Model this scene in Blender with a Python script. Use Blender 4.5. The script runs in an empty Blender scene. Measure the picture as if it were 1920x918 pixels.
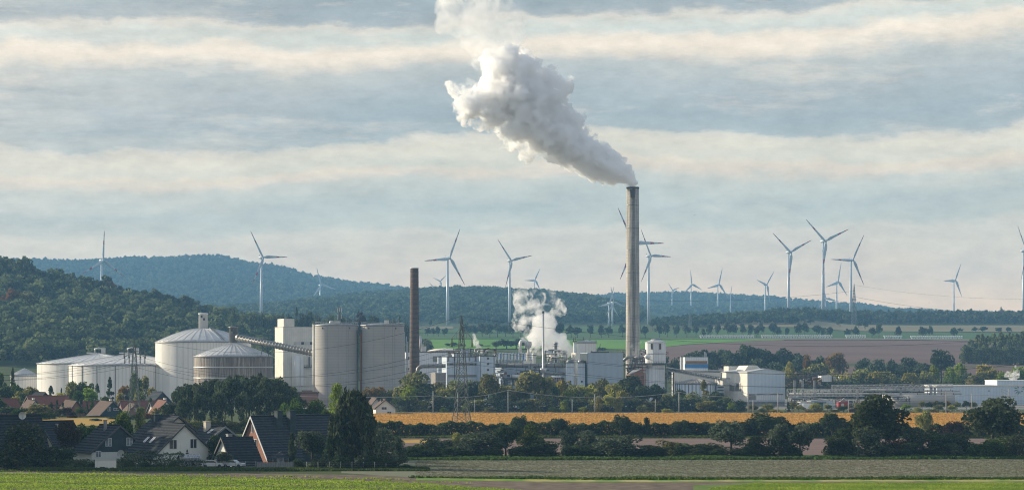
import bpy, bmesh, math, random
import numpy as np
from mathutils import Matrix, Vector, noise as mnoise
S = bpy.context.scene
# ------------------------------------------------------------------ camera, sky, sun, exposure
F, CX, HY, CZ = 5000.0, 960.0, 678.0, 20.0
cd = bpy.data.cameras.new("camera"); cam = bpy.data.objects.new("camera", cd); S.collection.objects.link(cam)
cam.location = (0, 0, CZ); cam.rotation_euler = (math.radians(90), 0, 0)
cd.sensor_width = 36; cd.lens = F / 1920 * 36; cd.shift_y = (HY - 459) / 1920; cd.clip_end = 60000; cd.clip_start = 1
S.camera = cam
SUN_AZ, SUN_EL = math.radians(26), math.radians(19)
sv = Vector((-math.cos(SUN_AZ) * math.cos(SUN_EL), math.sin(SUN_AZ) * math.cos(SUN_EL), math.sin(SUN_EL)))
ld = bpy.data.lights.new("sun", 'SUN'); ld.energy = 5.0; ld.angle = math.radians(0.6); ld.color = (1.0, 0.86, 0.64)
sun = bpy.data.objects.new("sun", ld); S.collection.objects.link(sun); sun.rotation_euler = sv.to_track_quat('Z', 'Y').to_euler(); sun.location = (-500, 300, 400)
S.view_settings.view_transform = 'Standard'; S.view_settings.look = 'None'; S.view_settings.exposure = 0.53; S.view_settings.gamma = 1
S.view_settings.use_curve_mapping = False
cy = S.cycles
cy.use_denoising = True; cy.pixel_filter_type = 'BLACKMAN_HARRIS'; cy.filter_width = 1.1; cy.max_bounces = 32; cy.volume_bounces = 28; cy.transparent_max_bounces = 12; cy.diffuse_bounces = 3
cy.volume_max_steps = 160; cy.use_adaptive_sampling = True; cy.adaptive_threshold = 0.004; cy.sample_clamp_indirect = 6

def lin(r, g, b):
    f = lambda c: (c / 255 / 12.92) if c / 255 < 0.04045 else ((c / 255 + 0.055) / 1.055) ** 2.4
    return (f(r), f(g), f(b), 1)

def NN(nt, typ, **kw):
    n = nt.nodes.new(typ)
    for k, v in kw.items():
        if k.startswith('i_'):
            n.inputs[k[2:].replace('_', ' ')].default_value = v
        else: setattr(n, k, v)
    return n
def math_(nt, op, a, b=None, c=None, clamp=False):
    n = nt.nodes.new('ShaderNodeMath'); n.operation = op; n.use_clamp = clamp
    for i, v in enumerate((a, b, c)):
        if v is None: continue
        if isinstance(v, (int, float)): n.inputs[i].default_value = v
        else: nt.links.new(v, n.inputs[i])
    return n.outputs[0]
def ramp_(nt, fac, stops, interp='LINEAR'):
    n = nt.nodes.new('ShaderNodeValToRGB'); n.color_ramp.interpolation = interp
    els = n.color_ramp.elements
    while len(els) > 1: els.remove(els[-1])
    for i, (p, c) in enumerate(stops):
        e = els[0] if i == 0 else els.new(p)
        e.position = p; e.color = c if len(c) == 4 else (*c, 1)
    if fac is not None: nt.links.new(fac, n.inputs[0])
    return n.outputs[0]
def mix_(nt, fac, a, b, typ='MIX'):
    n = nt.nodes.new('ShaderNodeMix'); n.data_type = 'RGBA'; n.blend_type = typ
    for i, v in ((0, fac), (6, a), (7, b)):
        if isinstance(v, (int, float)): n.inputs[i].default_value = v
        elif isinstance(v, tuple): n.inputs[i].default_value = v if len(v) == 4 else (*v, 1)
        else: nt.links.new(v, n.inputs[i])
    return n.outputs[2]

def world():
    w = bpy.data.worlds.new("World"); S.world = w; w.use_nodes = True; nt = w.node_tree; nt.nodes.clear(); L = nt.links
    tc = NN(nt, 'ShaderNodeTexCoord'); sp = NN(nt, 'ShaderNodeSeparateXYZ'); L.new(tc.outputs['Generated'], sp.inputs[0])
    x, y, z = sp.outputs
    hor = math_(nt, 'SQRT', math_(nt, 'ADD', math_(nt, 'MULTIPLY', x, x), math_(nt, 'MULTIPLY', y, y)))
    hor = math_(nt, 'MAXIMUM', hor, 0.01)
    el = math_(nt, 'DIVIDE', z, hor)                      # tangent of the elevation
    az = math_(nt, 'ARCTAN2', x, y)
    t = math_(nt, 'DIVIDE', el, 0.1356)
    def nz(sx, sy, det, seed, rough=0.55):
        cb = NN(nt, 'ShaderNodeCombineXYZ'); L.new(math_(nt, 'MULTIPLY', az, sx), cb.inputs[0]); L.new(math_(nt, 'MULTIPLY', t, sy), cb.inputs[1]); cb.inputs[2].default_value = seed
        n = NN(nt, 'ShaderNodeTexNoise', i_Scale=1.0, i_Detail=det, i_Roughness=rough); L.new(cb.outputs[0], n.inputs['Vector'])
        return math_(nt, 'SUBTRACT', n.outputs[0], 0.5)
    n1 = nz(7, 1.2, 4, 3.1); n2 = nz(28, 9, 8, 7.7, .6); n3 = nz(15, 10, 10, 1.2, .68); n4 = nz(22, 30, 6, 5.5, .65)
    # bank edges ripple and slope
    tw = math_(nt, 'ADD', t, math_(nt, 'MULTIPLY', n1, 0.24))
    tw = math_(nt, 'ADD', tw, math_(nt, 'MULTIPLY', n2, 0.075))
    tw = math_(nt, 'ADD', tw, math_(nt, 'MULTIPLY', nz(80, 26, 9, 6.6, .65), 0.055))
    tw = math_(nt, 'ADD', tw, math_(nt, 'MULTIPLY', az, -0.16))
    Y = lambda yy: 1 - yy / 678
    stops = [(Y(640), lin(222, 204, 178)), (Y(560), lin(214, 202, 186)), (Y(480), lin(200, 198, 192)), (Y(437), lin(196, 197, 194)), (Y(425), lin(180, 188, 189)), (Y(385), lin(172, 184, 190)),
             (Y(340), lin(186, 194, 195)), (Y(324), lin(208, 203, 196)), (Y(312), lin(212, 207, 198)), (Y(302), lin(200, 204, 199)), (Y(270), lin(207, 208, 201)), (Y(258), lin(196, 199, 197)), (Y(249), lin(160, 174, 184)),
             (Y(215), lin(152, 168, 181)), (Y(160), lin(165, 177, 187)), (Y(118), lin(178, 187, 193)), (Y(94), lin(216, 212, 206)), (Y(82), lin(228, 222, 214)), (Y(72), lin(222, 218, 212)),
             (Y(60), lin(196, 206, 209)), (Y(44), lin(197, 205, 207)), (Y(33), lin(205, 205, 203)), (Y(22), lin(160, 171, 182)), (Y(0), lin(148, 162, 176))]
    col = ramp_(nt, tw, stops)
    # streaky lighter and darker sheets
    hi = math_(nt, 'MULTIPLY', math_(nt, 'ADD', n3, -0.03), 5.0, clamp=True)
    lo = math_(nt, 'MULTIPLY', math_(nt, 'ADD', math_(nt, 'MULTIPLY', n3, -1.0), -0.03), 5.0, clamp=True)
    hh = math_(nt, 'MULTIPLY', math_(nt, 'MULTIPLY', tw, 0.75), hi, clamp=True)
    col = mix_(nt, math_(nt, 'MULTIPLY', hh, 0.95), col, lin(226, 220, 212))
    ll = math_(nt, 'MULTIPLY', math_(nt, 'MULTIPLY', tw, 0.8), lo, clamp=True)
    col = mix_(nt, math_(nt, 'MULTIPLY', ll, 0.6), col, lin(150, 166, 178))
    left = math_(nt, 'MULTIPLY', math_(nt, 'SUBTRACT', -0.06, az), 6.0, clamp=True)
    col = mix_(nt, math_(nt, 'MULTIPLY', left, math_(nt, 'MULTIPLY', math_(nt, 'ADD', n4, 0.25), 1.2, clamp=True)), col, lin(224, 219, 212))
    # higher overhead: broken cloud over the clear sky
    sky = NN(nt, 'ShaderNodeTexSky'); sky.sky_type = 'NISHITA'; sky.sun_disc = False; sky.sun_elevation = SUN_EL
    sky.sun_rotation = math.radians(270) + SUN_AZ; sky.air_density = 1.0; sky.dust_density = 1.5; sky.altitude = 100
    n5 = nz(150, 34, 8, 9.3, .7); n6 = nz(42, 17, 9, 4.4, .68)
    md = math_(nt, 'ADD', math_(nt, 'ADD', math_(nt, 'MULTIPLY', n6, .62), math_(nt, 'MULTIPLY', n5, .30)), 1.0)
    vm = NN(nt, 'ShaderNodeVectorMath'); vm.operation = 'SCALE'; L.new(col, vm.inputs[0]); L.new(md, vm.inputs['Scale']); col = vm.outputs[0]
    glow = ramp_(nt, t, [(0.0, (.84, .675, .50)), (.18, (.73, .63, .495)), (.38, (.59, .56, .495)), (.7, (.54, .52, .49)), (1.0, (.52, .515, .49))])
    col = mix_(nt, 1.0, col, glow, 'MULTIPLY')
    cb = mix_(nt, 1.0, col, (18.3, 17.2, 15.7, 1), 'MULTIPLY')
    upn = NN(nt, 'ShaderNodeTexNoise', i_Scale=3.0, i_Detail=6.0); L.new(tc.outputs['Generated'], upn.inputs['Vector'])
    upc = mix_(nt, math_(nt, 'MULTIPLY', math_(nt, 'SUBTRACT', upn.outputs[0], 0.40), 5.0, clamp=True), sky.outputs[0], (5.0, 5.4, 5.9, 1))
    up = math_(nt, 'MULTIPLY', math_(nt, 'SUBTRACT', t, 1.25), 1.2, clamp=True)
    fin = mix_(nt, up, cb, upc)
    dn = math_(nt, 'GREATER_THAN', 0.0, z)
    fin = mix_(nt, dn, fin, (.9, .9, .85, 1))
    bg = NN(nt, 'ShaderNodeBackground', i_Strength=0.1); L.new(fin, bg.inputs[0])
    L.new(bg.outputs[0], NN(nt, 'ShaderNodeOutputWorld').inputs[0])
world()

# ------------------------------------------------------------------ helpers
C = S.collection
def X(px, D): return (px - CX) * D / F
def Z(py, D): return CZ + (HY - py) * D / F
R = math.radians
used_labels = {}
def tag(o, label=None, cat=None, group=None, kind=None):
    if label: o['label'] = label
    if cat: o['category'] = cat
    if group: o['group'] = group
    if kind: o['kind'] = kind
    return o
def thing(name, label, cat, loc, rz=0, group=None):
    o = bpy.data.objects.new(name, None); C.objects.link(o); o.location = loc; o.rotation_euler = (0, 0, rz); o.empty_display_size = 1
    return tag(o, label, cat, group)
def ordw(n):
    a = "zeroth first second third fourth fifth sixth seventh eighth ninth tenth eleventh twelfth thirteenth fourteenth fifteenth sixteenth seventeenth eighteenth nineteenth".split()
    if n < 20: return a[n]
    t = {2: "twent", 3: "thirt", 4: "fort", 5: "fift", 6: "sixt", 7: "sevent", 8: "eight", 9: "ninet"}[n // 10]
    return t + "ieth" if n % 10 == 0 else t + "y-" + a[n % 10]

class MB:
    def __init__(s): s.v = []; s.f = []; s.m = []; s.M = Matrix.Identity(4); s.mi = 0; s.sm = []
    def add(s, vs, fs, smooth=False):
        b = len(s.v); s.v += [tuple(s.M @ Vector(p)) for p in vs]; s.f += [tuple(b + i for i in f) for f in fs]; s.m += [s.mi] * len(fs); s.sm += [smooth] * len(fs); return s
    def box(s, x0, x1, y0, y1, z0, z1):
        return s.add([(x0, y0, z0), (x1, y0, z0), (x1, y1, z0), (x0, y1, z0), (x0, y0, z1), (x1, y0, z1), (x1, y1, z1), (x0, y1, z1)],
                     [(0, 3, 2, 1), (4, 5, 6, 7), (0, 1, 5, 4), (1, 2, 6, 5), (2, 3, 7, 6), (3, 0, 4, 7)])
    def lathe(s, prof, n=32, cx=0, cy=0, cap=True, smooth=True):
        vs = []; fs = []; k = len(prof)
        for i in range(n):
            a = 2 * math.pi * i / n
            for r, z in prof: vs.append((cx + r * math.cos(a), cy + r * math.sin(a), z))
        for i in range(n):
            j = (i + 1) % n
            for q in range(k - 1): fs.append((i * k + q, j * k + q, j * k + q + 1, i * k + q + 1))
        s.add(vs, fs, smooth)
        if cap:
            b = len(s.v) - n * k
            for q, rev in ((0, True), (k - 1, False)):
                if prof[q][0] > 1e-4:
                    lp = [b + i * k + q for i in range(n)]
                    s.f.append(tuple(reversed(lp)) if rev else tuple(lp)); s.m.append(s.mi); s.sm.append(False)
        return s
    def tube(s, pts, r, n=8, smooth=True, cap=True):
        pts = [Vector(p) for p in pts]; rs = r if isinstance(r, (list, tuple)) else [r] * len(pts); vs = []; fs = []
        for i, p in enumerate(pts):
            d = (pts[min(i + 1, len(pts) - 1)] - pts[max(i - 1, 0)]).normalized()
            u = d.cross(Vector((0, 0, 1)))
            if u.length < 0.05: u = d.cross(Vector((0, 1, 0)))
            u.normalize(); w = d.cross(u)
            for k in range(n):
                a = 2 * math.pi * (k + .5) / n; vs.append(tuple(p + u * (rs[i] * math.cos(a)) + w * (rs[i] * math.sin(a))))
        for i in range(len(pts) - 1):
            for k in range(n): fs.append((i * n + k, i * n + (k + 1) % n, (i + 1) * n + (k + 1) % n, (i + 1) * n + k))
        if cap: fs += [tuple(reversed(range(n))), tuple((len(pts) - 1) * n + k for k in range(n))]
        return s.add(vs, fs, smooth and n > 4)
    def prism(s, poly, y0, y1):   # polygon in xz, extruded in y
        n = len(poly); vs = [(x, y0, z) for x, z in poly] + [(x, y1, z) for x, z in poly]
        fs = [tuple(range(n)), tuple(reversed(range(n, 2 * n)))] + [(i, i + n, (i + 1) % n + n, (i + 1) % n) for i in range(n)]
        return s.add(vs, fs)
    def build(s, name, mat, parent=None):
        me = bpy.data.meshes.new(name); me.from_pydata(s.v, [], s.f)
        for m in (mat if isinstance(mat, (list, tuple)) else [mat]): me.materials.append(m)
        me.polygons.foreach_set('material_index', s.m); me.polygons.foreach_set('use_smooth', s.sm); me.update()
        bm = bmesh.new(); bm.from_mesh(me); bmesh.ops.recalc_face_normals(bm, faces=bm.faces); bm.to_mesh(me); bm.free()
        o = bpy.data.objects.new(name, me); C.objects.link(o)
        if parent: o.parent = parent
        return o
def part(parent, name, mat, fn):
    mb = MB(); fn(mb); return mb.build(name, mat, parent)
def copy_tree(o, parent=None):
    c = o.copy(); C.objects.link(c)
    if parent: c.parent = parent
    for ch in o.children: copy_tree(ch, c)
    return c

# ------------------------------------------------------------------ materials
MT = {}
def mat(name, c1, c2=None, rough=0.7, scale=1.0, stretch=(1, 1, 1), bump=0.0, metal=0.0, det=5, stain=None, stain_s=(3, 3, .25), ribs=None, rows=None, rnd=0.0, trans=0.0, coord='Object', spec=0.3, contrast=1.0):
    m = bpy.data.materials.new(name); m.use_nodes = True; nt = m.node_tree; L = nt.links; nt.nodes.clear()
    out = NN(nt, 'ShaderNodeOutputMaterial'); p = NN(nt, 'ShaderNodeBsdfPrincipled'); p.inputs['Roughness'].default_value = rough; p.inputs['Metallic'].default_value = metal; p.inputs['Specular IOR Level'].default_value = spec
    tc = NN(nt, 'ShaderNodeTexCoord')
    mp = NN(nt, 'ShaderNodeMapping'); mp.inputs['Scale'].default_value = stretch; L.new(tc.outputs[coord], mp.inputs[0])
    n = NN(nt, 'ShaderNodeTexNoise', i_Scale=scale, i_Detail=float(det), i_Roughness=0.6); L.new(mp.outputs[0], n.inputs['Vector'])
    fac = math_(nt, 'ADD', math_(nt, 'MULTIPLY', math_(nt, 'SUBTRACT', n.outputs[0], 0.5), 3.0 * contrast), 0.5, clamp=True)
    col = mix_(nt, fac, c1, c2 or tuple(x * .85 for x in c1[:3]))
    if stain:
        mp2 = NN(nt, 'ShaderNodeMapping'); mp2.inputs['Scale'].default_value = stain_s; L.new(tc.outputs[coord], mp2.inputs[0])
        n2 = NN(nt, 'ShaderNodeTexNoise', i_Scale=1.0, i_Detail=6.0, i_Roughness=0.7); L.new(mp2.outputs[0], n2.inputs['Vector'])
        col = mix_(nt, math_(nt, 'MULTIPLY', math_(nt, 'SUBTRACT', n2.outputs[0], 1 - stain[1]), 4.0, clamp=True), col, stain[0])
    hgt = None
    if ribs:   # vertical ribs across local x and y
        w = NN(nt, 'ShaderNodeTexWave', i_Scale=ribs[0]); w.bands_direction = 'DIAGONAL'; mr = NN(nt, 'ShaderNodeMapping'); mr.inputs['Scale'].default_value = (1, 1, 0); L.new(tc.outputs[coord], mr.inputs[0]); L.new(mr.outputs[0], w.inputs['Vector'])
        col = mix_(nt, math_(nt, 'MULTIPLY', math_(nt, 'LESS_THAN', w.outputs[1], 0.22), ribs[1]), col, tuple(x * .45 for x in c1[:3])); hgt = w.outputs[1]
    if rows:   # horizontal courses
        w = NN(nt, 'ShaderNodeTexWave', i_Scale=rows[0]); w.bands_direction = 'Z'; w.inputs['Distortion'].default_value = rows[2] if len(rows) > 2 else 0; L.new(tc.outputs[coord], w.inputs['Vector'])
        col = mix_(nt, math_(nt, 'MULTIPLY', math_(nt, 'LESS_THAN', w.outputs[1], 0.3), rows[1]), col, tuple(x * .35 for x in c1[:3])); hgt = w.outputs[1]
    if rnd:
        oi = NN(nt, 'ShaderNodeObjectInfo'); hs = NN(nt, 'ShaderNodeHueSaturation'); L.new(col, hs.inputs['Color'])
        L.new(math_(nt, 'ADD', math_(nt, 'MULTIPLY', math_(nt, 'SUBTRACT', oi.outputs['Random'], 0.5), rnd), 1.0), hs.inputs['Value']); col = hs.outputs[0]
    L.new(col, p.inputs['Base Color'])
    if bump:
        b = NN(nt, 'ShaderNodeBump', i_Strength=bump, i_Distance=0.3); L.new(hgt if hgt is not None else n.outputs[0], b.inputs['Height']); L.new(b.outputs[0], p.inputs['Normal'])
    L.new(p.outputs[0], out.inputs[0]); MT[name] = m; return m
def leafmat(name, c1, c2, trans=0.35, rnd=0.35):
    m = bpy.data.materials.new(name); m.use_nodes = True; nt = m.node_tree; L = nt.links; nt.nodes.clear()
    out = NN(nt, 'ShaderNodeOutputMaterial'); at = NN(nt, 'ShaderNodeAttribute'); at.attribute_name = 'tint'
    oi = NN(nt, 'ShaderNodeObjectInfo'); col = mix_(nt, at.outputs['Fac'], c1, c2)
    hs = NN(nt, 'ShaderNodeHueSaturation'); L.new(col, hs.inputs['Color'])
    L.new(math_(nt, 'ADD', math_(nt, 'MULTIPLY', math_(nt, 'SUBTRACT', oi.outputs['Random'], 0.5), rnd), 1.0), hs.inputs['Value'])
    L.new(math_(nt, 'ADD', math_(nt, 'MULTIPLY', math_(nt, 'SUBTRACT', oi.outputs['Random'], 0.5), 0.04), 0.5), hs.inputs['Hue'])
    p = NN(nt, 'ShaderNodeBsdfDiffuse'); tr = NN(nt, 'ShaderNodeBsdfTranslucent'); mx = NN(nt, 'ShaderNodeMixShader'); mx.inputs[0].default_value = trans
    L.new(hs.outputs[0], p.inputs[0]); L.new(hs.outputs[0], tr.inputs[0]); L.new(p.outputs[0], mx.inputs[1]); L.new(tr.outputs[0], mx.inputs[2]); L.new(mx.outputs[0], out.inputs[0])
    MT[name] = m; return m

W_ = (.72, .70, .66); 
mat('white_panel', (.74, .75, .76), (.66, .68, .70), .5, .4, ribs=(.55, .25), stain=((.40, .40, .39), .42))
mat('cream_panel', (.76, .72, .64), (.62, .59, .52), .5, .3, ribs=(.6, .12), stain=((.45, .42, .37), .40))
mat('blue_white_panel', (.60, .68, .76), (.53, .61, .69), .45, .3, ribs=(.9, .3), stain=((.35, .40, .45), .40))  # also carries the bluish shade painted into the packing hall's front
mat('steel_panel', (.40, .47, .54), (.36, .43, .50), .4, .3, ribs=(1.1, .35), stain=((.30, .34, .38), .40))
mat('tank_paint', (.76, .74, .69), (.68, .67, .64), .5, .15, ribs=(.35, .25), stain=((.42, .41, .38), .42))
mat('tank_roof', (.55, .55, .55), (.45, .46, .47), .55, .3, stain=((.30, .30, .30), .45), stain_s=(.4, .4, .4))
mat('stained_tank', (.55, .52, .47), (.48, .46, .43), .7, .3, ribs=(.8, .3), stain=((.13, .10, .08), .70), stain_s=(1.8, 1.8, .06))
mat('silo_concrete', (.42, .40, .375), (.36, .35, .335), .8, .12, rows=(.25, .12), stain=((.30, .30, .30), .42), stain_s=(.6, .6, .05))
mat('stack_concrete', (.50, .46, .40), (.38, .35, .31), .85, .3, rows=(.22, .18, 1.5), stain=((.10, .10, .09), .58), stain_s=(1.8, 1.8, .05))
mat('chimney_brick', (.13, .085, .065), (.09, .062, .052), .85, .8, rows=(.14, .45, 1), stain=((.035, .028, .025), .45), stain_s=(1.2, 1.2, .15))
mat('red_brick', (.34, .16, .11), (.25, .12, .085), .85, 3, rows=(3, .2))
mat('dark_metal', (.055, .06, .065), (.09, .09, .09), .6, 1)
mat('grey_metal', (.30, .31, .32), (.22, .23, .24), .45, .6, metal=.3, stain=((.14, .12, .10), .45), stain_s=(1, 1, .4))
mat('light_metal', (.55, .55, .54), (.45, .45, .44), .4, .6, metal=.3, stain=((.25, .22, .19), .42), stain_s=(1, 1, .3))
mat('duct_metal', (.30, .29, .27), (.22, .21, .20), .5, .5, metal=.4, ribs=(1.2, .3))
mat('rust', (.30, .12, .05), (.18, .08, .045), .9, .5)
mat('green_pipe', (.10, .22, .12), (.08, .18, .10), .7)
mat('blue_paint', (.06, .24, .52), (.05, .20, .45), .5)
mat('orange_glass', (.30, .17, .06), (.22, .12, .05), .3, .5)
mat('white_paint', (.78, .78, .77), (.70, .70, .69), .4, .5)
mat('red_paint', (.45, .03, .03), (.35, .03, .03), .5)
mat('dark_glass', (.03, .035, .045), (.05, .055, .065), .15, 2, spec=.6)
mat('curtained_glass', (.30, .34, .38), (.10, .12, .15), .15, 1.2, spec=.6)
mat('turbine_white', (.50, .57, .63), (.44, .50, .56), .35, .1)
mat('slate_roof', (.040, .048, .062), (.060, .068, .082), .85, 1.5, rows=(.62, .65), bump=.9, stain=((.09, .09, .09), .34), stain_s=(5, 5, 5), contrast=1.4, rnd=.4, spec=.1)
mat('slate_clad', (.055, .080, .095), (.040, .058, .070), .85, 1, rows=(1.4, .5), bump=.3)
mat('roof_brown', (.13, .08, .06), (.09, .06, .05), .8, 1.2, rows=(.9, .4))
mat('roof_red', (.20, .07, .045), (.14, .055, .04), .8, 1.2, rows=(.9, .4), rnd=.3)
mat('render_white', (.76, .76, .71), (.68, .69, .66), .9, 4, rows=(1.8, .25), stain=((.42, .42, .40), .42), rnd=.1)
mat('render_cream', (.58, .53, .44), (.50, .46, .39), .9, 4, stain=((.42, .42, .40), .40))
mat('wood_grey', (.24, .25, .26), (.16, .17, .18), .9, 2, ribs=(1.4, .5))
mat('bark', (.09, .07, .055), (.055, .045, .035), .95, 3, stretch=(1, 1, .3))
mat('pylon_steel', (.10, .13, .125), (.14, .16, .155), .6, 1)
mat('wire', (.035, .04, .045), None, .95, spec=0)
mat('insulated_wire', (.42, .42, .40), None, .9, spec=0)
mat('concrete_post', (.42, .41, .38), (.34, .33, .31), .9, 2)
mat('car_paint', (.55, .58, .62), None, .25, spec=.6)
mat('rubber', (.02, .02, .02), None, .8)
leafmat('leaf_dark', (.018, .034, .018), (.12, .155, .070), .35)
leafmat('leaf_blue', (.024, .042, .028), (.17, .20, .11), .35)
leafmat('leaf_mid', (.030, .060, .016), (.15, .21, .05), .4)
leafmat('leaf_olive', (.075, .090, .035), (.44, .42, .15), .5)
leafmat('leaf_yellow', (.18, .19, .04), (.52, .46, .10), .5)
leafmat('leaf_lime', (.14, .20, .025), (.30, .37, .05), .5)
leafmat('leaf_orange', (.13, .085, .025), (.30, .15, .035), .4)
leafmat('leaf_purple', (.050, .030, .022), (.085, .050, .034), .25)
leafmat('leaf_silver', (.036, .058, .040), (.19, .23, .15), .35)
leafmat('leaf_hill', (.016, .034, .020), (.20, .22, .09), .35)
leafmat('leaf_poplar', (.06, .09, .045), (.30, .34, .17), .4)
leafmat('leaf_grass', (.12, .20, .025), (.32, .38, .06), .5)
leafmat('leaf_crop', (.40, .24, .06), (.62, .40, .12), .5)
leafmat('leaf_straw', (.13, .14, .085), (.25, .24, .17), .4)
leafmat('leaf_weed', (.04, .07, .02), (.10, .15, .04), .4)
G = lambda n, a, b, sc, st=(1, 1, 1), **k: mat(n, a, b, 1.0, sc, st, coord='Object', spec=.05, **k)
G('ground_meadow', (.055, .085, .030), (.085, .095, .040), .05)
G('grass_bright', (.12, .23, .03), (.33, .31, .10), .16, (1, .35, 1), contrast=2.0)
G('grass_muted', (.08, .15, .03), (.15, .19, .055), .25, (1, .5, 1))  # darker, muted green of the right-hand grass field
G('field_green', (.085, .20, .028), (.125, .25, .045), .02, (1, .15, 1))
G('field_green_dark', (.055, .105, .035), (.075, .13, .045), .02, (1, .15, 1))
G('stubble', (.13, .16, .095), (.21, .19, .145), .10, (.22, 1.2, 1), contrast=1.8)
G('ploughed', (.20, .16, .12), (.09, .07, .058), .6, (.6, 1, 1), contrast=1.5)
G('purple_soil', (.20, .145, .125), (.15, .11, .10), .15, (.2, 1, 1), contrast=1.3)
G('brown_soil', (.17, .115, .10), (.12, .085, .075), .015, (.3, 1, 1))
G('crop_yellow', (.44, .28, .075), (.34, .22, .07), .6, (.5, 1, 1), contrast=1.3)
G('tan_field', (.22, .19, .11), (.17, .155, .09), .02, (.2, 1, 1))
G('asphalt', (.06, .06, .06), (.05, .05, .05), .3)
G('pale_track', (.36, .32, .25), (.28, .25, .19), .2)
G('ballast', (.12, .105, .09), (.16, .14, .12), .8)
G('forest_floor', (.030, .045, .018), (.055, .070, .028), .03, contrast=1.4)
G('yard_concrete', (.25, .24, .22), (.19, .185, .17), .1)
# ------------------------------------------------------------------ terrain
COLS = [-6000, -1500, -300, 0, 120, 250, 380, 500, 600, 700, 800, 900, 1000, 1100, 1200, 1300, 1400, 1500, 1600, 1700, 1800, 1920, 2400, 3500, 8000]
def row(D, **k): return D
NODES = {   # image row of the bare ground along each ray, by distance
 1600: [700, 700, 715, 715, 717, 719, 722, 728, 735, 738, 740, 740, 740, 740, 740, 740, 738, 736, 734, 732, 730, 728, 726, 726, 726],
 1800: [640, 640, 660, 665, 668, 670, 680, 690, 695, 695, 690, 690, 690, 690, 685, 682, 682, 682, 682, 684, 686, 688, 690, 690, 690],
 2100: [560, 560, 575, 585, 595, 605, 625, 645, 655, 655, 656, 656, 656, 656, 657, 657, 656, 656, 656, 658, 660, 662, 662, 662, 662],
 2350: [500, 500, 505, 512, 535, 566, 596, 612, 622, 632, 645, 645, 645, 646, 647, 645, 643, 642, 642, 642, 644, 646, 646, 646, 646],
 2700: [520, 520, 530, 545, 570, 595, 610, 620, 628, 634, 634, 634, 634, 634, 634, 634, 634, 634, 634, 635, 636, 637, 637, 637, 637],
 3200: [560, 560, 570, 590, 600, 605, 612, 615, 617, 619, 619, 619, 618, 617, 615, 607, 600, 600, 612, 613, 613, 613, 613, 613, 613],
 3700: [600, 600, 600, 605, 605, 606, 606, 606, 606, 606, 606, 606, 606, 605, 605, 600, 596, 594, 596, 597, 597, 597, 597, 597, 597],
 4500: [600, 600, 600, 602, 602, 598, 590, 582, 572, 566, 560, 558, 562, 572, 590, 602, 602, 602, 602, 602, 602, 602, 602, 602, 602],
 5000: [600, 600, 600, 602, 602, 600, 592, 582, 570, 562, 552, 549, 552, 562, 596, 604, 604, 604, 604, 604, 604, 604, 604, 604, 604],
 5600: [600, 600, 600, 600, 598, 596, 594, 590, 584, 580, 576, 575, 578, 584, 594, 600, 600, 602, 602, 602, 602, 602, 602, 602, 602],
 6400: [545, 545, 545, 545, 545, 545, 542, 545, 556, 565, 572, 575, 578, 578, 578, 580, 582, 584, 590, 594, 597, 598, 598, 598, 598],
 7600: [500, 500, 494, 490, 494, 488, 486, 503, 525, 538, 551, 558, 560, 561, 557, 557, 560, 571, 578, 586, 593, 596, 596, 596, 596],
 9000: [560, 560, 560, 560, 560, 560, 560, 570, 580, 590, 600, 600, 600, 600, 600, 600, 600, 604, 606, 606, 606, 606, 606, 606, 606],
 12000: [640] * 25, 40000: [672] * 25}
ND = sorted(NODES)
NZ = np.array([[CZ + (HY - y) * D / F for y in NODES[D]] for D in ND])
def hgt(px, D):   # px, D arrays -> height
    px = np.asarray(px, float); D = np.asarray(D, float)
    Dn = np.array([1440.0] + ND); ZZ = np.vstack([np.zeros(25), NZ]); YN = (ZZ - CZ) / Dn[:, None]
    i = np.clip(np.searchsorted(Dn, D, side='right') - 1, 0, len(Dn) - 2); j = np.clip(np.searchsorted(COLS, px, side='right') - 1, 0, 23)
    cx = np.array(COLS, float); fd = np.clip((D - Dn[i]) / (Dn[i + 1] - Dn[i]), 0, 1); fp = np.clip((px - cx[j]) / (cx[j + 1] - cx[j]), 0, 1)
    fp = fp * fp * (3 - 2 * fp) * .5 + fp * .5
    a = ZZ[i, j] * (1 - fp) + ZZ[i, j + 1] * fp; b = ZZ[i + 1, j] * (1 - fp) + ZZ[i + 1, j + 1] * fp
    z = a * (1 - fd) + b * fd
    xx = (px - CX) * D / F
    und = (np.sin(xx / 90 + D / 140) + np.sin(xx / 37 - D / 75) * .6 + np.sin(D / 210 - xx / 230) * 1.2) * np.clip((D - 3600) / 1500, 0, 1) * 2.4
    z = np.where(D < 1440, 0.0, z + und)
    return z
def gz(px, D): return float(hgt(px, D))
def gzx(x, D): return gz(CX + x * F / max(D, 1), D)

def grid_mesh(name, pxs, Ds_fn, off, m, kind='structure'):
    """draped sheet: Ds_fn(px) -> array of distances"""
    V = []; nr = None
    for p in pxs:
        Ds = Ds_fn(p); nr = len(Ds); z = hgt(np.full(nr, p), Ds) + off
        V += [((p - CX) * d / F, d, zz) for d, zz in zip(Ds, z)]
    nc = len(pxs); fs = [(c * nr + r, (c + 1) * nr + r, (c + 1) * nr + r + 1, c * nr + r + 1) for c in range(nc - 1) for r in range(nr - 1)]
    me = bpy.data.meshes.new(name); me.from_pydata(V, [], fs); me.materials.append(m); me.polygons.foreach_set('use_smooth', [True] * len(fs))
    o = bpy.data.objects.new(name, me); C.objects.link(o); o['kind'] = kind; return o
Dall = [d for d in sorted(set([5, 60, 150, 250, 400, 600, 800, 1000, 1200, 1440] + list(range(1480, 2400, 40)) + list(range(2400, 5600, 80)) + list(range(5600, 9100, 100)) + ND + [10000, 15000, 20000, 30000])) if d < 10000]
Pall = sorted(set(COLS + list(range(-300, 2300, 25)) + list(range(-1500, -300, 100)) + list(range(2400, 3500, 100))))
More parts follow.
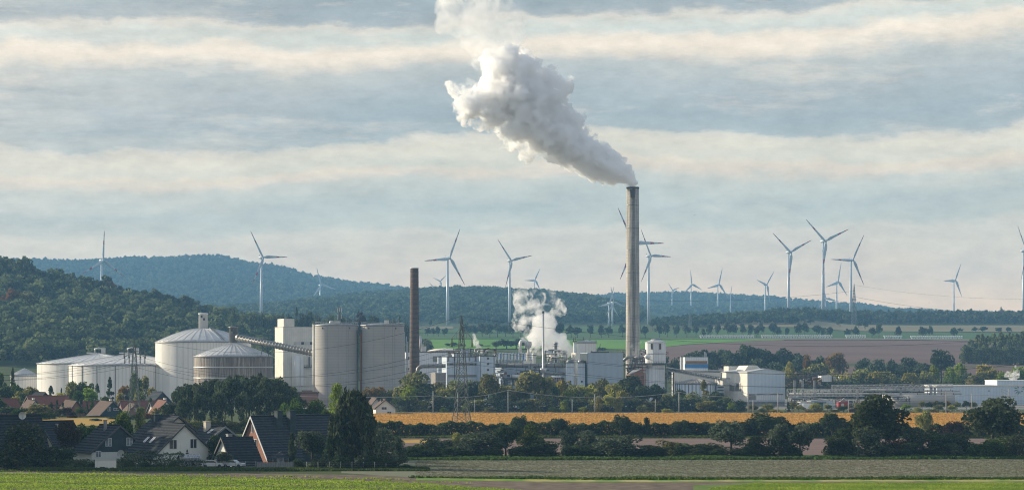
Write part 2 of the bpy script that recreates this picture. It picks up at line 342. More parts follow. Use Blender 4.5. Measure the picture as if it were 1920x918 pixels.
grid_mesh('ground', Pall, lambda p: np.array(Dall, float), 0, MT['ground_meadow'])
def field(name, px0, px1, near, far, off, m, n=60, k=14):
    """near/far: lists of (px, D) polylines"""
    nx, ny = zip(*near); fx, fy = zip(*far)
    rg = 0.0 if max(ny) > 700 else 1.0
    if rg: n = 500
    w = lambda p, s: rg * (math.sin(p * .031 + s) * .5 + math.sin(p * .083 + s * 2) * .35 + math.sin(p * .27 + s * 3) * .25 + math.sin(p * .61 + s) * .2) * (.7 if ny[0] < 500 else 1.3)
    return grid_mesh(name, list(np.linspace(px0, px1, n)), lambda p: np.linspace(np.interp(p, nx, ny) + w(p, len(name)), np.interp(p, fx, fy) + w(p, len(name) * 1.7), k), off, m)
yD = lambda y: 100000.0 / (y - HY)
# near fields: green meadow, ploughed verge, stubble
field('meadow_field', -900, 1500, [(-900, 300), (1500, 300)], [(-900, yD(880)), (0, yD(884)), (300, yD(892)), (600, yD(899)), (820, yD(908)), (1000, yD(921)), (1500, yD(940))], .006, MT['grass_bright'])
field('ploughed_field', -900, 2600, [(-900, yD(880)), (0, yD(884)), (300, yD(892)), (600, yD(899)), (820, yD(908)), (1000, yD(921)), (1500, yD(935)), (2600, yD(940))], [(-900, yD(870)), (0, yD(877)), (300, yD(885)), (600, yD(888)), (780, yD(892)), (1000, yD(898)), (1400, yD(901)), (2600, yD(903))], .010, MT['ploughed'])
field('stubble_field', 640, 3200, [(640, yD(886)), (760, yD(893)), (1100, yD(897)), (1920, yD(900)), (3200, yD(903))], [(640, yD(861)), (760, yD(861)), (1920, yD(855)), (3200, yD(852))], .014, MT['stubble'])
field('grass_field', 1300, 3200, [(1300, yD(934)), (3200, yD(960))], [(1300, yD(909)), (1420, yD(904)), (1920, yD(905)), (3200, yD(905))], .020, MT['grass_muted'])
field('grass_strip', 780, 3200, [(780, yD(899)), (1100, yD(903)), (1400, yD(902)), (3200, yD(902))], [(780, yD(893)), (1100, yD(898)), (1400, yD(897)), (3200, yD(895))], .024, MT['grass_bright'])
field('soil_field', 690, 3200, [(690, 575), (3200, 575)], [(690, 700), (3200, 706)], .008, MT['purple_soil'])
field('crop_field', 660, 3200, [(660, 722), (3200, 724)], [(660, yD(777)), (700, yD(777)), (1400, yD(774)), (3200, yD(772))], .012, MT['crop_yellow'])
field('hay_field', 70, 215, [(70, 840), (215, 840)], [(70, yD(782)), (215, yD(783))], .016, MT['crop_yellow'], 8, 4)
field('crop_patch', 735, 812, [(735, 660), (812, 660)], [(735, 690), (812, 690)], .016, MT['crop_yellow'], 8, 4)
field('railway_bed', -1200, 3400, [(-1200, 1042), (3400, 1046)], [(-1200, 1062), (3400, 1066)], .02, MT['ballast'])
field('factory_yard', -100, 2400, [(-100, 1150), (2400, 1110)], [(-100, 1435), (2400, 1435)], .02, MT['yard_concrete'])
# far fields
field('green_field', 760, 1470, [(760, 2130), (1200, 2130), (1290, 2330), (1470, 2520)], [(760, 2620), (1470, 2620)], .5, MT['field_green'])
field('brown_field', 1200, 2600, [(1200, 1700), (2600, 1700)], [(1200, 2120), (1290, 2320), (1470, 2510), (1920, 2540), (2600, 2540)], .4, MT['brown_soil'])
field('tan_field', 1400, 2600, [(1400, 2550), (2600, 2550)], [(1400, 2625), (2600, 2625)], .7, MT['tan_field'])
field('far_meadow', 760, 2600, [(760, 2650), (2600, 2650)], [(760, 2960), (2600, 2960)], .5, MT['field_green_dark'])
field('far_field', 1330, 2600, [(1330, 2980), (2600, 2980)], [(1330, 3260), (2600, 3300)], .5, MT['tan_field'])
field('country_road', 1060, 2600, [(1060, 2628), (2600, 2628)], [(1060, 2645), (2600, 2645)], .9, MT['pale_track'])
field('valley_meadow', 760, 1200, [(760, 2990), (1200, 2990)], [(760, 3300), (1200, 3400)], .5, MT['field_green_dark'])
field('sandy_field', 770, 850, [(770, 3250), (850, 3250)], [(770, 3480), (850, 3420)], .9, MT['tan_field'], 12, 8)

# ------------------------------------------------------------------ foliage
RG = np.random.default_rng(11)
def leaf_cloud(blobs, n, leaf, rng, shell=(.72, 1.06), up=.25, aspect=1.0, droop=0.0):
    b = np.array(blobs, float); w = b[:, 3] * b[:, 4]; idx = rng.choice(len(b), n, p=w / w.sum())
    d = rng.normal(size=(n, 3)); d[:, 2] += up; d /= np.linalg.norm(d, axis=1)[:, None]
    rr = rng.uniform(shell[0], shell[1], n)[:, None]; ext = b[idx][:, [3, 3, 4]]
    pos = b[idx, :3] + d * rr * ext
    nm = d * .55 + rng.normal(size=(n, 3)) * .75; nm /= np.linalg.norm(nm, axis=1)[:, None]
    a = rng.normal(size=(n, 3)); a[:, 2] -= droop; a -= nm * (a * nm).sum(1)[:, None]; a /= np.linalg.norm(a, axis=1)[:, None]; c = np.cross(nm, a)
    s = leaf * rng.uniform(.6, 1.35, n)[:, None]
    a = a * s * aspect; c = c * s
    q = np.stack([pos - a * .5 - c * .22, pos - a * .1 + c * .5, pos + a * .5 + c * .15, pos + a * .12 - c * .5], 1)
    bt = rng.uniform(0, 1, len(b))[idx]; tint = np.clip(bt * .45 + rng.uniform(0, 1, n) ** 2 * .7 - .05, 0, 1)  # random tint, spread widened to imitate sunlit clumps and dark gaps
    return q.reshape(-1, 3), tint
def quads_mesh(name, V, tint, m):
    n = len(V) // 4; me = bpy.data.meshes.new(name); me.vertices.add(n * 4); me.vertices.foreach_set('co', V.astype(np.float32).ravel())
    me.loops.add(n * 4); me.loops.foreach_set('vertex_index', np.arange(n * 4, dtype=np.int32)); me.polygons.add(n)
    me.polygons.foreach_set('loop_start', np.arange(0, n * 4, 4, dtype=np.int32))
    me.polygons.foreach_set('loop_total', np.full(n, 4, dtype=np.int32))
    at = me.attributes.new('tint', 'FLOAT', 'FACE'); at.data.foreach_set('value', tint.astype(np.float32)); me.materials.append(m); me.update(); return me
def env_blobs(k, rng, cz=.58, rx=.36, rz=.36, br=(.10, .17), inner=.3, flat=1.0):
    B = []
    for i in range(k):
        d = rng.normal(size=3); d /= np.linalg.norm(d); d[2] = d[2] if d[2] > -.75 else -d[2] * .5
        q = rng.uniform(.55, 1.0) if rng.uniform() > inner else rng.uniform(.1, .5)
        r = rng.uniform(*br); B.append((d[0] * (rx - r * .6) * q, d[1] * (rx - r * .6) * q, cz + d[2] * (rz - r * .6) * q, r, r * flat))
    return B
def profile_blobs(k, rng, prof, br, flat=1.0):
    B = []
    for i in range(k):
        z = rng.uniform(0.04, .99); r0 = np.interp(z, [p[0] for p in prof], [p[1] for p in prof]); a = rng.uniform(0, 6.283); q = math.sqrt(rng.uniform(0.1, 1)); r = min(rng.uniform(*br), r0 * .9 + .02)
        B.append((math.cos(a) * max(r0 - r * .6, 0) * q, math.sin(a) * max(r0 - r * .6, 0) * q, min(z, 1 - r * flat * .8), r, r * flat))
    return B
def trunk_mesh(name, h, r, limbs, rng, spread=.25, start=.3, multi=1):
    mb = MB()
    for q in range(multi):
        ox, oy = (rng.uniform(-.12, .12), rng.uniform(-.12, .12)) if multi > 1 else (0, 0); tx, ty = ox * 2.2 + rng.uniform(-.02, .02), oy * 2.2
        mb.tube([(ox * .3, oy * .3, -.02), (ox * .6, oy * .6, h * .4), (tx * .8, ty * .8, h * .75), (tx, ty, h)], [r * 1.2, r * .85, r * .55, r * .15], 7)
    for i in range(limbs):
        a = rng.uniform(0, 6.28); z = rng.uniform(start, h * .8); l = rng.uniform(.5, 1) * spread
        mb.tube([(0, 0, z), (math.cos(a) * l * .5, math.sin(a) * l * .5, z + l * .45), (math.cos(a) * l, math.sin(a) * l, z + l * .9)], [r * .5, r * .3, r * .1], 5)
    me = mb.build(name, MT['bark']); d = me.data; bpy.data.objects.remove(me); return d
PROTO = {}
LOD = {'n': (5200, .042), 'm': (1700, .068), 'f': (520, .115)}
def protos():
    rng = np.random.default_rng(5)
    for lod, (n, leaf) in LOD.items():
        nv = 4 if lod != 'f' else 5
        for v in range(nv):
            K = lambda base: base if lod != 'f' else int(base * .6)
            def put(kind, blobs, nm=1.0, lf=1.0, th=.75, tr=.028, limbs=7, start=.3, multi=1, **kw):
                V, t = leaf_cloud(blobs, int(n * nm), leaf * lf, rng, **kw)
                PROTO[kind, lod, v] = (quads_mesh('crown_%s' % kind, V, t, MT['leaf_mid']), trunk_mesh('trunk_%s' % kind, th, tr, limbs if lod != 'f' else 2, rng, start=start, multi=multi))
            put('broad', env_blobs(K(34), rng, cz=.57, rx=.46, rz=.43, br=(.09, .17)))
            put('round', env_blobs(K(30), rng, cz=.60, rx=.45, rz=.39, br=(.12, .18)), start=.35)
            put('bush', [(x, y, max(z, .12), r, rz) for x, y, z, r, rz in env_blobs(K(30), rng, cz=.46, rx=.48, rz=.5, br=(.10, .18)) + env_blobs(K(14), rng, cz=.16, rx=.50, rz=.14, br=(.10, .16), inner=.1)], 1.15, th=.5, tr=.02, limbs=4, start=.1)
            put('column', profile_blobs(K(46), rng, [(0, .2), (.1, .32), (.4, .45), (.75, .36), (1, .08)], (.07, .15), 1.2), limbs=3)
            put('conifer', profile_blobs(K(60), rng, [(0, .42), (.08, .46), (.5, .27), (.85, .10), (1, .015)], (.04, .10), .55), .9, .8, th=.95, limbs=0, droop=.3)
            put('grove', env_blobs(K(30), rng, cz=.74, rx=.44, rz=.27, br=(.08, .15)) + env_blobs(14, rng, cz=.36, rx=.30, rz=.25, br=(.04, .08)), .85, th=.82, tr=.022, limbs=10, start=.12, multi=2)
            if lod == 'n':
                bl = []
                for i in range(70):
                    a = rng.uniform(0, 6.28); q = rng.uniform(.2, 1); zt = .95 - .45 * q * q + rng.uniform(-.06, .04)
                    bl.append((math.cos(a) * .40 * q, math.sin(a) * .40 * q, zt - .14, .06, .20))
                    if q > .5: bl.append((math.cos(a) * .43 * q, math.sin(a) * .43 * q, zt - .40, .05, .20))
                put('willow', bl + env_blobs(26, rng, cz=.56, rx=.38, rz=.38, br=(.08, .13)) + env_blobs(14, rng, cz=.22, rx=.36, rz=.16, br=(.07, .11)), 1.7, .9, aspect=2.2, droop=2.5)
protos()
tree_count = {}
def tree(kind, px, ytop, D, wpx, leafm, label, group=None, name='tree', cat='tree', lod=None, zb=None, rz=None, ybase=None):
    x = X(px, D); z0 = gz(px, D) if zb is None else zb
    if ybase is not None: z0 = Z(ybase, D)
    h = Z(ytop, D) - z0; w = wpx * D / F
    lod = lod or ('n' if D < 820 else 'm' if D < 1900 else 'f')
    key = (kind, lod); k = tree_count.get(key, 0); tree_count[key] = k + 1; v = k % (4 if lod != 'f' else 5)
    cm, tm = PROTO[kind, lod, v]
    o = thing(name, label, cat, (x, D, z0 - .1), (k * 2.399) % 6.283 if rz is None else rz, group)
    hw = max(h, .5); o.scale = (w / .92, w / .92, hw / 1.0)
    c = bpy.data.objects.new('crown', cm); C.objects.link(c); c.parent = o
    c.material_slots[0].link = 'OBJECT'; c.material_slots[0].material = MT[leafm]
    t = bpy.data.objects.new('trunk', tm); C.objects.link(t); t.parent = o
    return o
def forest(name, pts, hs, leafm, nleaf=90, leaf=.2, rx=.42, kinds=3, seed=3, k=9):
    """many crowns merged into one far-off wood: pts Nx3, hs heights"""
    rng = np.random.default_rng(seed); Vs = []; Ts = []
    P = [leaf_cloud(env_blobs(k, rng, cz=.55, rx=rx, rz=.45, br=(.16, .24)), nleaf, leaf, rng) for _ in range(kinds)]
    for q in range(kinds):
        sel = np.arange(len(pts)) % kinds == q; p = pts[sel]; h = hs[sel]
        V, t = P[q]; a = rng.uniform(0, 6.28, len(p)); ca, sa = np.cos(a)[:, None], np.sin(a)[:, None]
        x = (V[None, :, 0] * ca - V[None, :, 1] * sa) * h[:, None] * 1.05; y = (V[None, :, 0] * sa + V[None, :, 1] * ca) * h[:, None] * 1.05; z = V[None, :, 2] * h[:, None]
        Vs.append(np.stack([x + p[:, 0:1], y + p[:, 1:2], z + p[:, 2:3]], -1).reshape(-1, 3))
        Ts.append(np.clip(t[None, :] * .4 + rng.uniform(0, 1, (len(p), 1)) ** 1.6 * .75, 0, 1).ravel())
    o = bpy.data.objects.new(name, quads_mesh(name, np.concatenate(Vs), np.concatenate(Ts), MT[leafm])); C.objects.link(o); o['kind'] = 'stuff'; return o
def scatter_pts(px0, px1, D0, D1, spacing, seed, cond=None):
    rng = np.random.default_rng(seed); out = []; D = D0
    while D < D1:
        xs = np.arange(X(px0, D), X(px1, D), spacing); xs = xs + rng.uniform(-.45, .45, len(xs)) * spacing; ds = D + rng.uniform(-.45, .45, len(xs)) * spacing
        pp = CX + xs * F / ds; z = hgt(pp, ds)
        k = np.ones(len(xs), bool) if cond is None else cond(pp, ds)
        out.append(np.stack([xs, ds, z - .3], 1)[k]); D += spacing * .9
    return np.concatenate(out)
# ------------------------------------------------------------------ factory
TH = R(17); CT, ST = math.cos(TH), math.sin(TH)
def rb(name, label, cat, xl, xc, xr, D, group=None, th=None):
    """thing at the front corner xc; returns (thing, width, depth)"""
    t = TH if th is None else th
    o = thing(name, label, cat, (X(xc, D), D, 0), t, group)
    return o, (xr - xc) * D / F / math.cos(t), max((xc - xl) * D / F / math.sin(t), 4) if xl is not None else 14
def tank(name, label, cx, r, yrim, yapex, D, wall, roof, cup=None, gutter=True, dome=False, cat='storage tank', zbase=0):
    o = thing(name, label, cat, (X(cx, D), D, zbase)); rr = r * D / F; zr = Z(yrim, D) - zbase; za = Z(yapex, D) - zbase
    part(o, 'wall', MT[wall], lambda b: b.lathe([(rr, 0), (rr, zr)], 72, cap=False))
    n = 9; prof = []
    for i in range(n + 1):
        q = i / n; prof.append(((rr * 1.01) * (1 - q) + .01, zr + .05 + (za - zr) * (math.sin(q * math.pi / 2) if dome else q ** .85)))
    part(o, 'roof', MT[roof], lambda b: b.lathe(prof, 72))
    if gutter: part(o, 'rim', MT['grey_metal'], lambda b: (b.lathe([(rr + .02, zr - .35), (rr + .35, zr - .3), (rr + .35, zr + .15), (rr + .02, zr + .2)], 72, cap=False), [b.tube([(rr * 1.0 * math.cos(a), rr * 1.0 * math.sin(a), zr + .1), (rr * 1.0 * math.cos(a), rr * 1.0 * math.sin(a), zr + 1.2)], .04, 4) for a in np.linspace(0, 6.28, 40)]))
    def rb_(b):
        for k in range(36):
            a = 2 * math.pi * k / 36; pts = [(p[0] * math.cos(a), p[0] * math.sin(a), p[1] + .06) for p in prof]; b.tube(pts, .09, 4)
    part(o, 'roof_ribs', MT['light_metal'], rb_)
    if cup:
        cr, ct = cup[0] * D / F, Z(cup[1], D) - zbase
        part(o, 'cupola', MT[cup[2]], lambda b: b.lathe([(cr, za - 1.5), (cr, ct - .5), (cr * 1.12, ct - .5), (cr * 1.12, ct), (cr * .6, ct + .15)], 20, smooth=True))
        part(o, 'cupola_window', MT['dark_metal'], lambda b: [b.box(-cr * .45, -cr * .05, -cr * 1.13, -cr * .9, ct - 2.2, ct - 1.1), b.box(cr * .1, cr * .5, -cr * 1.1, -cr * .85, ct - 3.4, ct - 2.4)])
    return o
t = tank('storage_tank', 'low broad white tank half hidden behind its twin at the wooded slope', 185, 114, 681, 662, 1370, 'tank_paint', 'tank_roof')
def vent(b, s, z): b.tube([(-2, 0, z), (-2, 0, z + 2.2), (0, 0, z + 2.8), (2, 0, z + 2.4), (2.2, 0, z)], .45, 8); b.box(1.4, 3.4, -1, 1, z, z + 2.8); b.box(-6, -1, -.5, .5, z - .2, z + .5)
part(t, 'roof_vent', MT['light_metal'], lambda b: vent(b, 1, Z(662, 1370)))
t = tank('storage_tank', 'low broad white tank with roof vent standing in front of its twin', 247, 117, 684, 662, 1300, 'tank_paint', 'tank_roof')
part(t, 'roof_vent', MT['light_metal'], lambda b: vent(b, 1, Z(662, 1300)))
def posts(b, rr, h, n):
    b.lathe([(rr - .1, h - .3), (rr + .1, h - .3), (rr + .1, h - .1), (rr - .1, h - .1)], 72, cap=False)
    for k in range(n):
        a = 2 * math.pi * k / n + .2; b.tube([(rr * math.cos(a), rr * math.sin(a), 0), (rr * math.cos(a), rr * math.sin(a), h)], .16, 4)
part(t, 'wall_ribs', MT['dark_metal'], lambda b: posts(b, 117 * 1300 / F + .1, Z(684, 1300), 20))
t = tank('storage_tank', 'tall white domed tank with square white cupola', 381, 89, 641, 615, 1285, 'tank_paint', 'tank_roof', (8.5, 587, 'white_paint'), dome=True)
def stair(b):
    z0 = Z(617, 1285)
    for dx in (0, 1.2): b.tube([(3 + dx, -3, z0 + 1), (11 + dx, -18, Z(641, 1285) + 1)], .18, 5)
    for q in np.linspace(0, 1, 16): b.box(3 + 8 * q, 4.4 + 8 * q, -3.2 - 15 * q, -2.9 - 15 * q, z0 + 1 - 5.5 * q, z0 + 1.15 - 5.5 * q)
part(t, 'roof_stair', MT['grey_metal'], stair)
t = tank('storage_tank', 'shorter stained tank with conical roof and grey cupola', 437.5, 73.5, 668, 640, 1232, 'stained_tank', 'tank_roof', (8, 612, 'duct_metal'))
part(t, 'band', MT['light_metal'], lambda b: [b.lathe([(18.15, z), (18.4, z + .1), (18.4, z + .5), (18.15, z + .6)], 72, cap=False) for z in (Z(689, 1232), Z(709, 1232), 3)])
t = tank('storage_tank', 'small white tank with pointed roof far behind the village trees', 46, 26, 704, 690, 1400, 'tank_paint', 'tank_roof')
# covered conveyor from tank to silo
o = thing('tube_conveyor', 'long round covered conveyor sloping down from stained tank to concrete silo', 'conveyor', (X(445, 1228), 1226, Z(632, 1228)))
e = Vector((X(592, 1206) - X(445, 1228), -22, Z(662, 1206) - Z(632, 1228)))
part(o, 'casing', MT['duct_metal'], lambda b: b.tube([(0, 0, 0), e], 1.35, 16))
part(o, 'rings', MT['grey_metal'], lambda b: [b.tube([e * q, e * (q + .006)], 1.62, 16) for q in np.linspace(.02, .97, 26)])
part(o, 'support', MT['dark_metal'], lambda b: [b.tube([e * .36 + Vector((dx, 0, -1)), e * .36 + Vector((dx * 1.8, 0, -6))], .15, 5) for dx in (-1, 1)] and b.tube([e * .36 + Vector((-1.5, 0, 2)), e * .36 + Vector((1.5, 0, 2)), e * .36 + Vector((1.9, 0, -1)), e * .36 + Vector((-1.9, 0, -1)), e * .36 + Vector((-1.5, 0, 2))], .16, 5))
# white block behind the silos
o, w, d = rb('process_building', 'tall white windowless block with small roof box beside the twin silos', 'building', 509, 531, 620, 1292)
zt = Z(613, 1292)
part(o, 'wall', MT['cream_panel'], lambda b: b.box(0, w, 0, d, 0, zt))
part(o, 'roof_box', MT['cream_panel'], lambda b: b.box(.3, 5.6, .3, d * .75, zt, Z(597, 1292)))
part(o, 'window_band', MT['light_metal'], lambda b: b.box(5.2, w - 1, -.08, 0, Z(646, 1292), Z(640, 1292)))
for k in (8.9, 13.2): part(o, 'window', MT['dark_glass'], lambda b: b.box(k, k + 1.3, -.14, -.09, Z(645.5, 1292), Z(640.5, 1292)))
part(o, 'parapet', MT['light_metal'], lambda b: [b.box(-.1, w + .1, -.1, .1, zt - .1, zt + .25), b.box(-.1, .1, .1, d, zt - .1, zt + .25)])
part(o, 'attached_silo', MT['tank_paint'], lambda b: b.lathe([(2.4, 0), (2.4, Z(667, 1292)), (0.1, Z(666, 1292))], 24, 6.5, -1.2))
part(o, 'stair_shaft', MT['white_paint'], lambda b: b.box(7.9, 9.2, -3.5, -2.4, Z(722, 1292), Z(667, 1292)))
def balc(b): b.box(10.3, 13.8, -1.5, -.05, Z(688, 1292), Z(687, 1292)); b.box(12.6, 13, -.6, -.1, Z(687, 1292), Z(668, 1292)); [b.box(x, x + .1, -1.5, -1.4, Z(687, 1292), Z(683, 1292)) for x in np.linspace(10.3, 13.7, 6)]; b.box(10.3, 13.8, -1.52, -1.4, Z(683.3, 1292), Z(683, 1292))
part(o, 'balcony', MT['dark_metal'], balc)
part(o, 'plinth', MT['red_brick'], lambda b: b.box(-.1, w + .1, -.12, d, 0, Z(731, 1292)))
# twin silos
for cx, r, yt, lab in ((631, 41, 609.5, 'left of the two tall concrete silos carrying the antenna mast'), (717, 41, 610, 'right of the two tall concrete silos with a small hut on its roof')):
    D = 1200; rr = r * D / F; zt = Z(yt, D)
    o = thing('concrete_silo', lab, 'silo', (X(cx, D), D, 0), 0, 'twin concrete silos')
    part(o, 'wall', MT['silo_concrete'], lambda b: b.lathe([(rr, 0), (rr, zt)], 96, cap=False))
    part(o, 'roof', MT['grey_metal'], lambda b: b.lathe([(rr + .15, zt - .3), (rr + .15, zt + .25), (rr * .5, zt + .9), (.01, zt + 1.1)], 72))
    part(o, 'rim', MT['light_metal'], lambda b: (b.lathe([(rr - .3, zt + 1.3), (rr - .3, zt + 1.36)], 48, cap=False), [b.tube([((rr - .3) * math.cos(a), (rr - .3) * math.sin(a), zt + .2), ((rr - .3) * math.cos(a), (rr - .3) * math.sin(a), zt + 1.35)], .04, 4) for a in np.linspace(0, 6.28, 36)]))
    part(o, 'joint', MT['grey_metal'], lambda b: [b.tube([((rr + .02) * math.cos(a), (rr + .02) * math.sin(a), 0), ((rr + .02) * math.cos(a), (rr + .02) * math.sin(a), zt)], .07, 4) for a in (R(-110), R(-82), R(-60), R(-53))])
    part(o, 'vent', MT['dark_metal'], lambda b: [b.box((rr + .05) * math.cos(a) - .25, (rr + .05) * math.cos(a) + .25, (rr + .05) * math.sin(a) - .1, (rr + .05) * math.sin(a) + .3, zt - 1.7, zt - .9) for a in (R(-125), R(-50))])
    if cx < 700:
        part(o, 'downpipe', MT['cream_panel'], lambda b: b.tube([(-rr - .1, -1.5, 0), (-rr - .1, -1.5, zt + .5)], .75, 12))
        part(o, 'platform', MT['grey_metal'], lambda b: (b.box(-rr - 1, -rr + 1.6, -2.5, 0, zt + .6, zt + .8), [b.tube([(-rr - 1 + i * .6, -2.5, zt + .8), (-rr - 1 + i * .6, -2.5, zt + 2)], .05, 4) for i in range(5)]))
        part(o, 'roof_cabin', MT['light_metal'], lambda b: (b.box(-2.8, 1.8, -3, 1, zt + 1, zt + 1.9), b.lathe([(.01, zt + 2.1), (.7, zt + 1.9), (.9, zt + 1.2), (.8, zt + .8)], 12, -2.2, -3.3)))
    else:
        part(o, 'roof_cabin', MT['cream_panel'], lambda b: b.box(1, 3, -3.5, -1.5, zt + .5, Z(600, D)))
        part(o, 'roof_canopy', MT['grey_metal'], lambda b: (b.box(3, 7.6, -3.5, -1.5, Z(601.5, D), Z(600.6, D)), b.box(7.1, 7.6, -3.4, -1.6, zt, Z(601.5, D))))
o = thing('antenna_mast', 'lattice antenna mast with panel aerials on the roof of the silo', 'mast', (X(637, 1200), 1199, Z(609, 1200)))
def mast(b):
    h = Z(574, 1200) - Z(609, 1200)
    for dx, dy in ((-.4, -.4), (.4, -.4), (0, .4)): b.tube([(dx * 1.6, dy * 1.6, .5), (dx * .7, dy * .7, h)], .09, 4)
    for k in range(9): z = .6 + k * (h - 1) / 9; z2 = z + (h - 1) / 9; b.tube([(-.5, -.4, z), (.5, -.4, z2)], .06, 4); b.tube([(.5, -.4, z), (-.5, -.4, z2)], .06, 4)
    b.tube([(0, 0, h), (0, 0, h + 1)], .05, 4)
part(o, 'lattice', MT['dark_metal'], mast)
part(o, 'aerial', MT['light_metal'], lambda b: [b.box(x - .18, x + .18, -.9, -.6, z, z + 1.9) for x, z in ((-.9, 5.6), (.9, 5.6), (0, 5.9), (-.8, 2.6), (.8, 2.9))])
part(o, 'guy_frame', MT['dark_metal'], lambda b: [b.tube([(0, 0, 2.5), (x, -1, .8)], .08, 4) for x in (-3, 3)] and b.box(-3, 3, -1, -.7, .7, 1.1))
o = thing('riser_pipe', 'rusty brown riser pipe in the gap between the two silos', 'pipe', (X(674.2, 1196), 1196, 0))
part(o, 'pipe', MT['rust'], lambda b: b.tube([(.45, 0, 0), (.45, 0, Z(624, 1196))], .42, 10)); part(o, 'green_ladder', MT['green_pipe'], lambda b: b.box(-.5, -.15, 0, .2, Z(672, 1196), Z(624, 1196)))
part(o, 'bridge', MT['dark_metal'], lambda b: b.box(-.9, 1.1, -.3, .5, Z(624, 1196), Z(618, 1196)))
o = thing('riser_pipe', 'thin white vapour pipe running up beside the right-hand silo', 'pipe', (X(760.5, 1205), 1205, 0))
part(o, 'pipe', MT['light_metal'], lambda b: [b.tube([(dx, 0, 0), (dx, 0, z)], .22, 8) for dx, z in ((-.5, Z(622, 1205)), (.3, Z(630, 1205)), (.9, Z(640, 1205)))])
# chimneys
def chimney(name, label, cx, rt, rb_, ytop, D, mt, bands):
    o = thing(name, label, 'chimney', (X(cx, D), D, 0)); zt = Z(ytop, D); a, c = rt * D / F, rb_ * D / F
    part(o, 'shaft', MT[mt], lambda b: b.lathe([(c, 0), (a, zt)] + [(a * .82, zt), (a * .8, zt - 3)], 40, cap=False))
    part(o, 'band', MT['dark_metal'], lambda b: [b.lathe([(c + (a - c) * z / zt + .03, z), (c + (a - c) * z / zt + .09, z), (c + (a - c) * z / zt + .09, z + .18), (c + (a - c) * z / zt + .03, z + .18)], 40, cap=False) for z in np.linspace(4, zt - 2, bands)])
    return o, zt, a, c
o, zt, a, c = chimney('brick_chimney', 'old tapering dark brick chimney beside the concrete silos', 777, 7.6, 10.2, 502, 1255, 'chimney_brick', 26)
part(o, 'rim', MT['light_metal'], lambda b: b.lathe([(a + .02, zt - .4), (a + .12, zt - .4), (a + .12, zt), (a * .8, zt + .08)], 40, cap=False))
o, zt, a, c = chimney('tall_chimney', 'very tall stained concrete chimney giving off the large steam plume', 1186.3, 11.6, 13.4, 351, 1320, 'stack_concrete', 0)
part(o, 'ladder', MT['dark_metal'], lambda b: [b.tube([(a * .1 + dx, -c - .15, 2), (a * .1 + dx, -a - .15, zt)], .09, 4) for dx in (-.35, .35)] + [b.box(a * .1 - .35, a * .1 + .35, -(c + (a - c) * z / zt) - .3, -(c + (a - c) * z / zt) - .1, z, z + .12) for z in np.linspace(4, zt - 1, 80)])
for z in np.linspace(8, zt - 9, 9): part(o, 'ring', MT['grey_metal'], lambda b: b.lathe([(c + (a - c) * z / zt + .02, z), (c + (a - c) * z / zt + .14, z + .05), (c + (a - c) * z / zt + .02, z + .25)], 40, cap=False))
part(o, 'warning_panel', MT['dark_metal'], lambda b: b.box(-1.2, .9, -a - .25, -a + .3, zt - 5.3, zt - 1.2))
part(o, 'rim', MT['dark_metal'], lambda b: b.lathe([(a + .02, zt - .7), (a + .15, zt - .7), (a + .15, zt + .1), (a * .8, zt + .15)], 40, cap=False))
o, zt, a, c = chimney('steel_stack', 'slender silver steel stack standing before the low steam cloud', 1018.5, 1.9, 2.2, 583, 1236, 'light_metal', 0)
part(o, 'rim', MT['dark_metal'], lambda b: b.lathe([(a + .02, zt - .9), (a + .1, zt - .9), (a + .1, zt + .1), (a * .7, zt + .1)], 20, cap=False))
part(o, 'collar', MT['light_metal'], lambda b: b.lathe([(.1, Z(697, 1236)), (1.6, Z(697, 1236)), (1.6, Z(690, 1236)), (.1, Z(689, 1236))], 16))
# buildings of the sugar works: front faces shaded, left faces sunlit
def windows(o, rects, D, xo, m='dark_glass', nm='window', prd=.09):
    for x0, x1, y0, y1 in rects:
        k = lambda v: (v - xo) * D / F / CT
        fr = part(o, nm, MT[m], lambda b: b.box(k(x0), k(x1), -prd, 0, Z(y1, D), Z(y0, D)))
o, w, d = rb('workshop_building', 'pale low works hall directly behind the brick chimney with louvred window', 'building', 757, 761, 842, 1290)
zt = Z(660, 1290); part(o, 'wall', MT['white_panel'], lambda b: b.box(0, w, 0, 22, 0, zt)); windows(o, [(811, 834, 667, 678)], 1290, 761, 'duct_metal', 'louvre'); windows(o, [(761.5, 768, 668, 674), (761.5, 768, 689, 693)], 1290, 761)
part(o, 'roof_edge', MT['dark_metal'], lambda b: b.box(-.1, w + .1, -.15, 22, zt, zt + .35))
part(o, 'roof_duct', MT['light_metal'], lambda b: (b.tube([(8.5, 2, zt), (7.5, 2, zt + 8)], .8, 8), b.box(8, 10.5, 1, 3, zt, zt + 3)))
o = thing('domed_roof_tank', 'flat golden domed roof of a round tank behind the pale hall', 'storage tank', (X(836, 1340), 1345, 0)); rr = 36 * 1340 / F
part(o, 'wall', MT['stained_tank'], lambda b: b.lathe([(rr, 0), (rr, Z(657, 1340))], 48, cap=False)); part(o, 'roof', MT['cream_panel'], lambda b: b.lathe([(rr, Z(657, 1340)), (rr * .6, Z(653.5, 1340)), (.01, Z(652, 1340))], 48))
o, w, d = rb('boiler_building', 'blue-white boxy building with two dark window bands behind the pylon', 'building', 836, 837.5, 900, 1238)
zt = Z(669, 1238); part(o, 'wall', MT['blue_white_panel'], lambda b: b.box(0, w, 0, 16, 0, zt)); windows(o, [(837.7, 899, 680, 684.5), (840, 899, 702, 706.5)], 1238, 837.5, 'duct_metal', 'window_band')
for x in (843, 856, 868, 880, 890): windows(o, [(x, x + 7, 680.8, 683.8)], 1238, 837.5, 'dark_glass', 'window', .13)
part(o, 'roof_edge', MT['dark_metal'], lambda b: b.box(-.1, w, -.12, 16, zt, zt + .3)); part(o, 'downpipe', MT['dark_metal'], lambda b: b.box(3.7, 3.9, -.3, -.1, 2, zt))
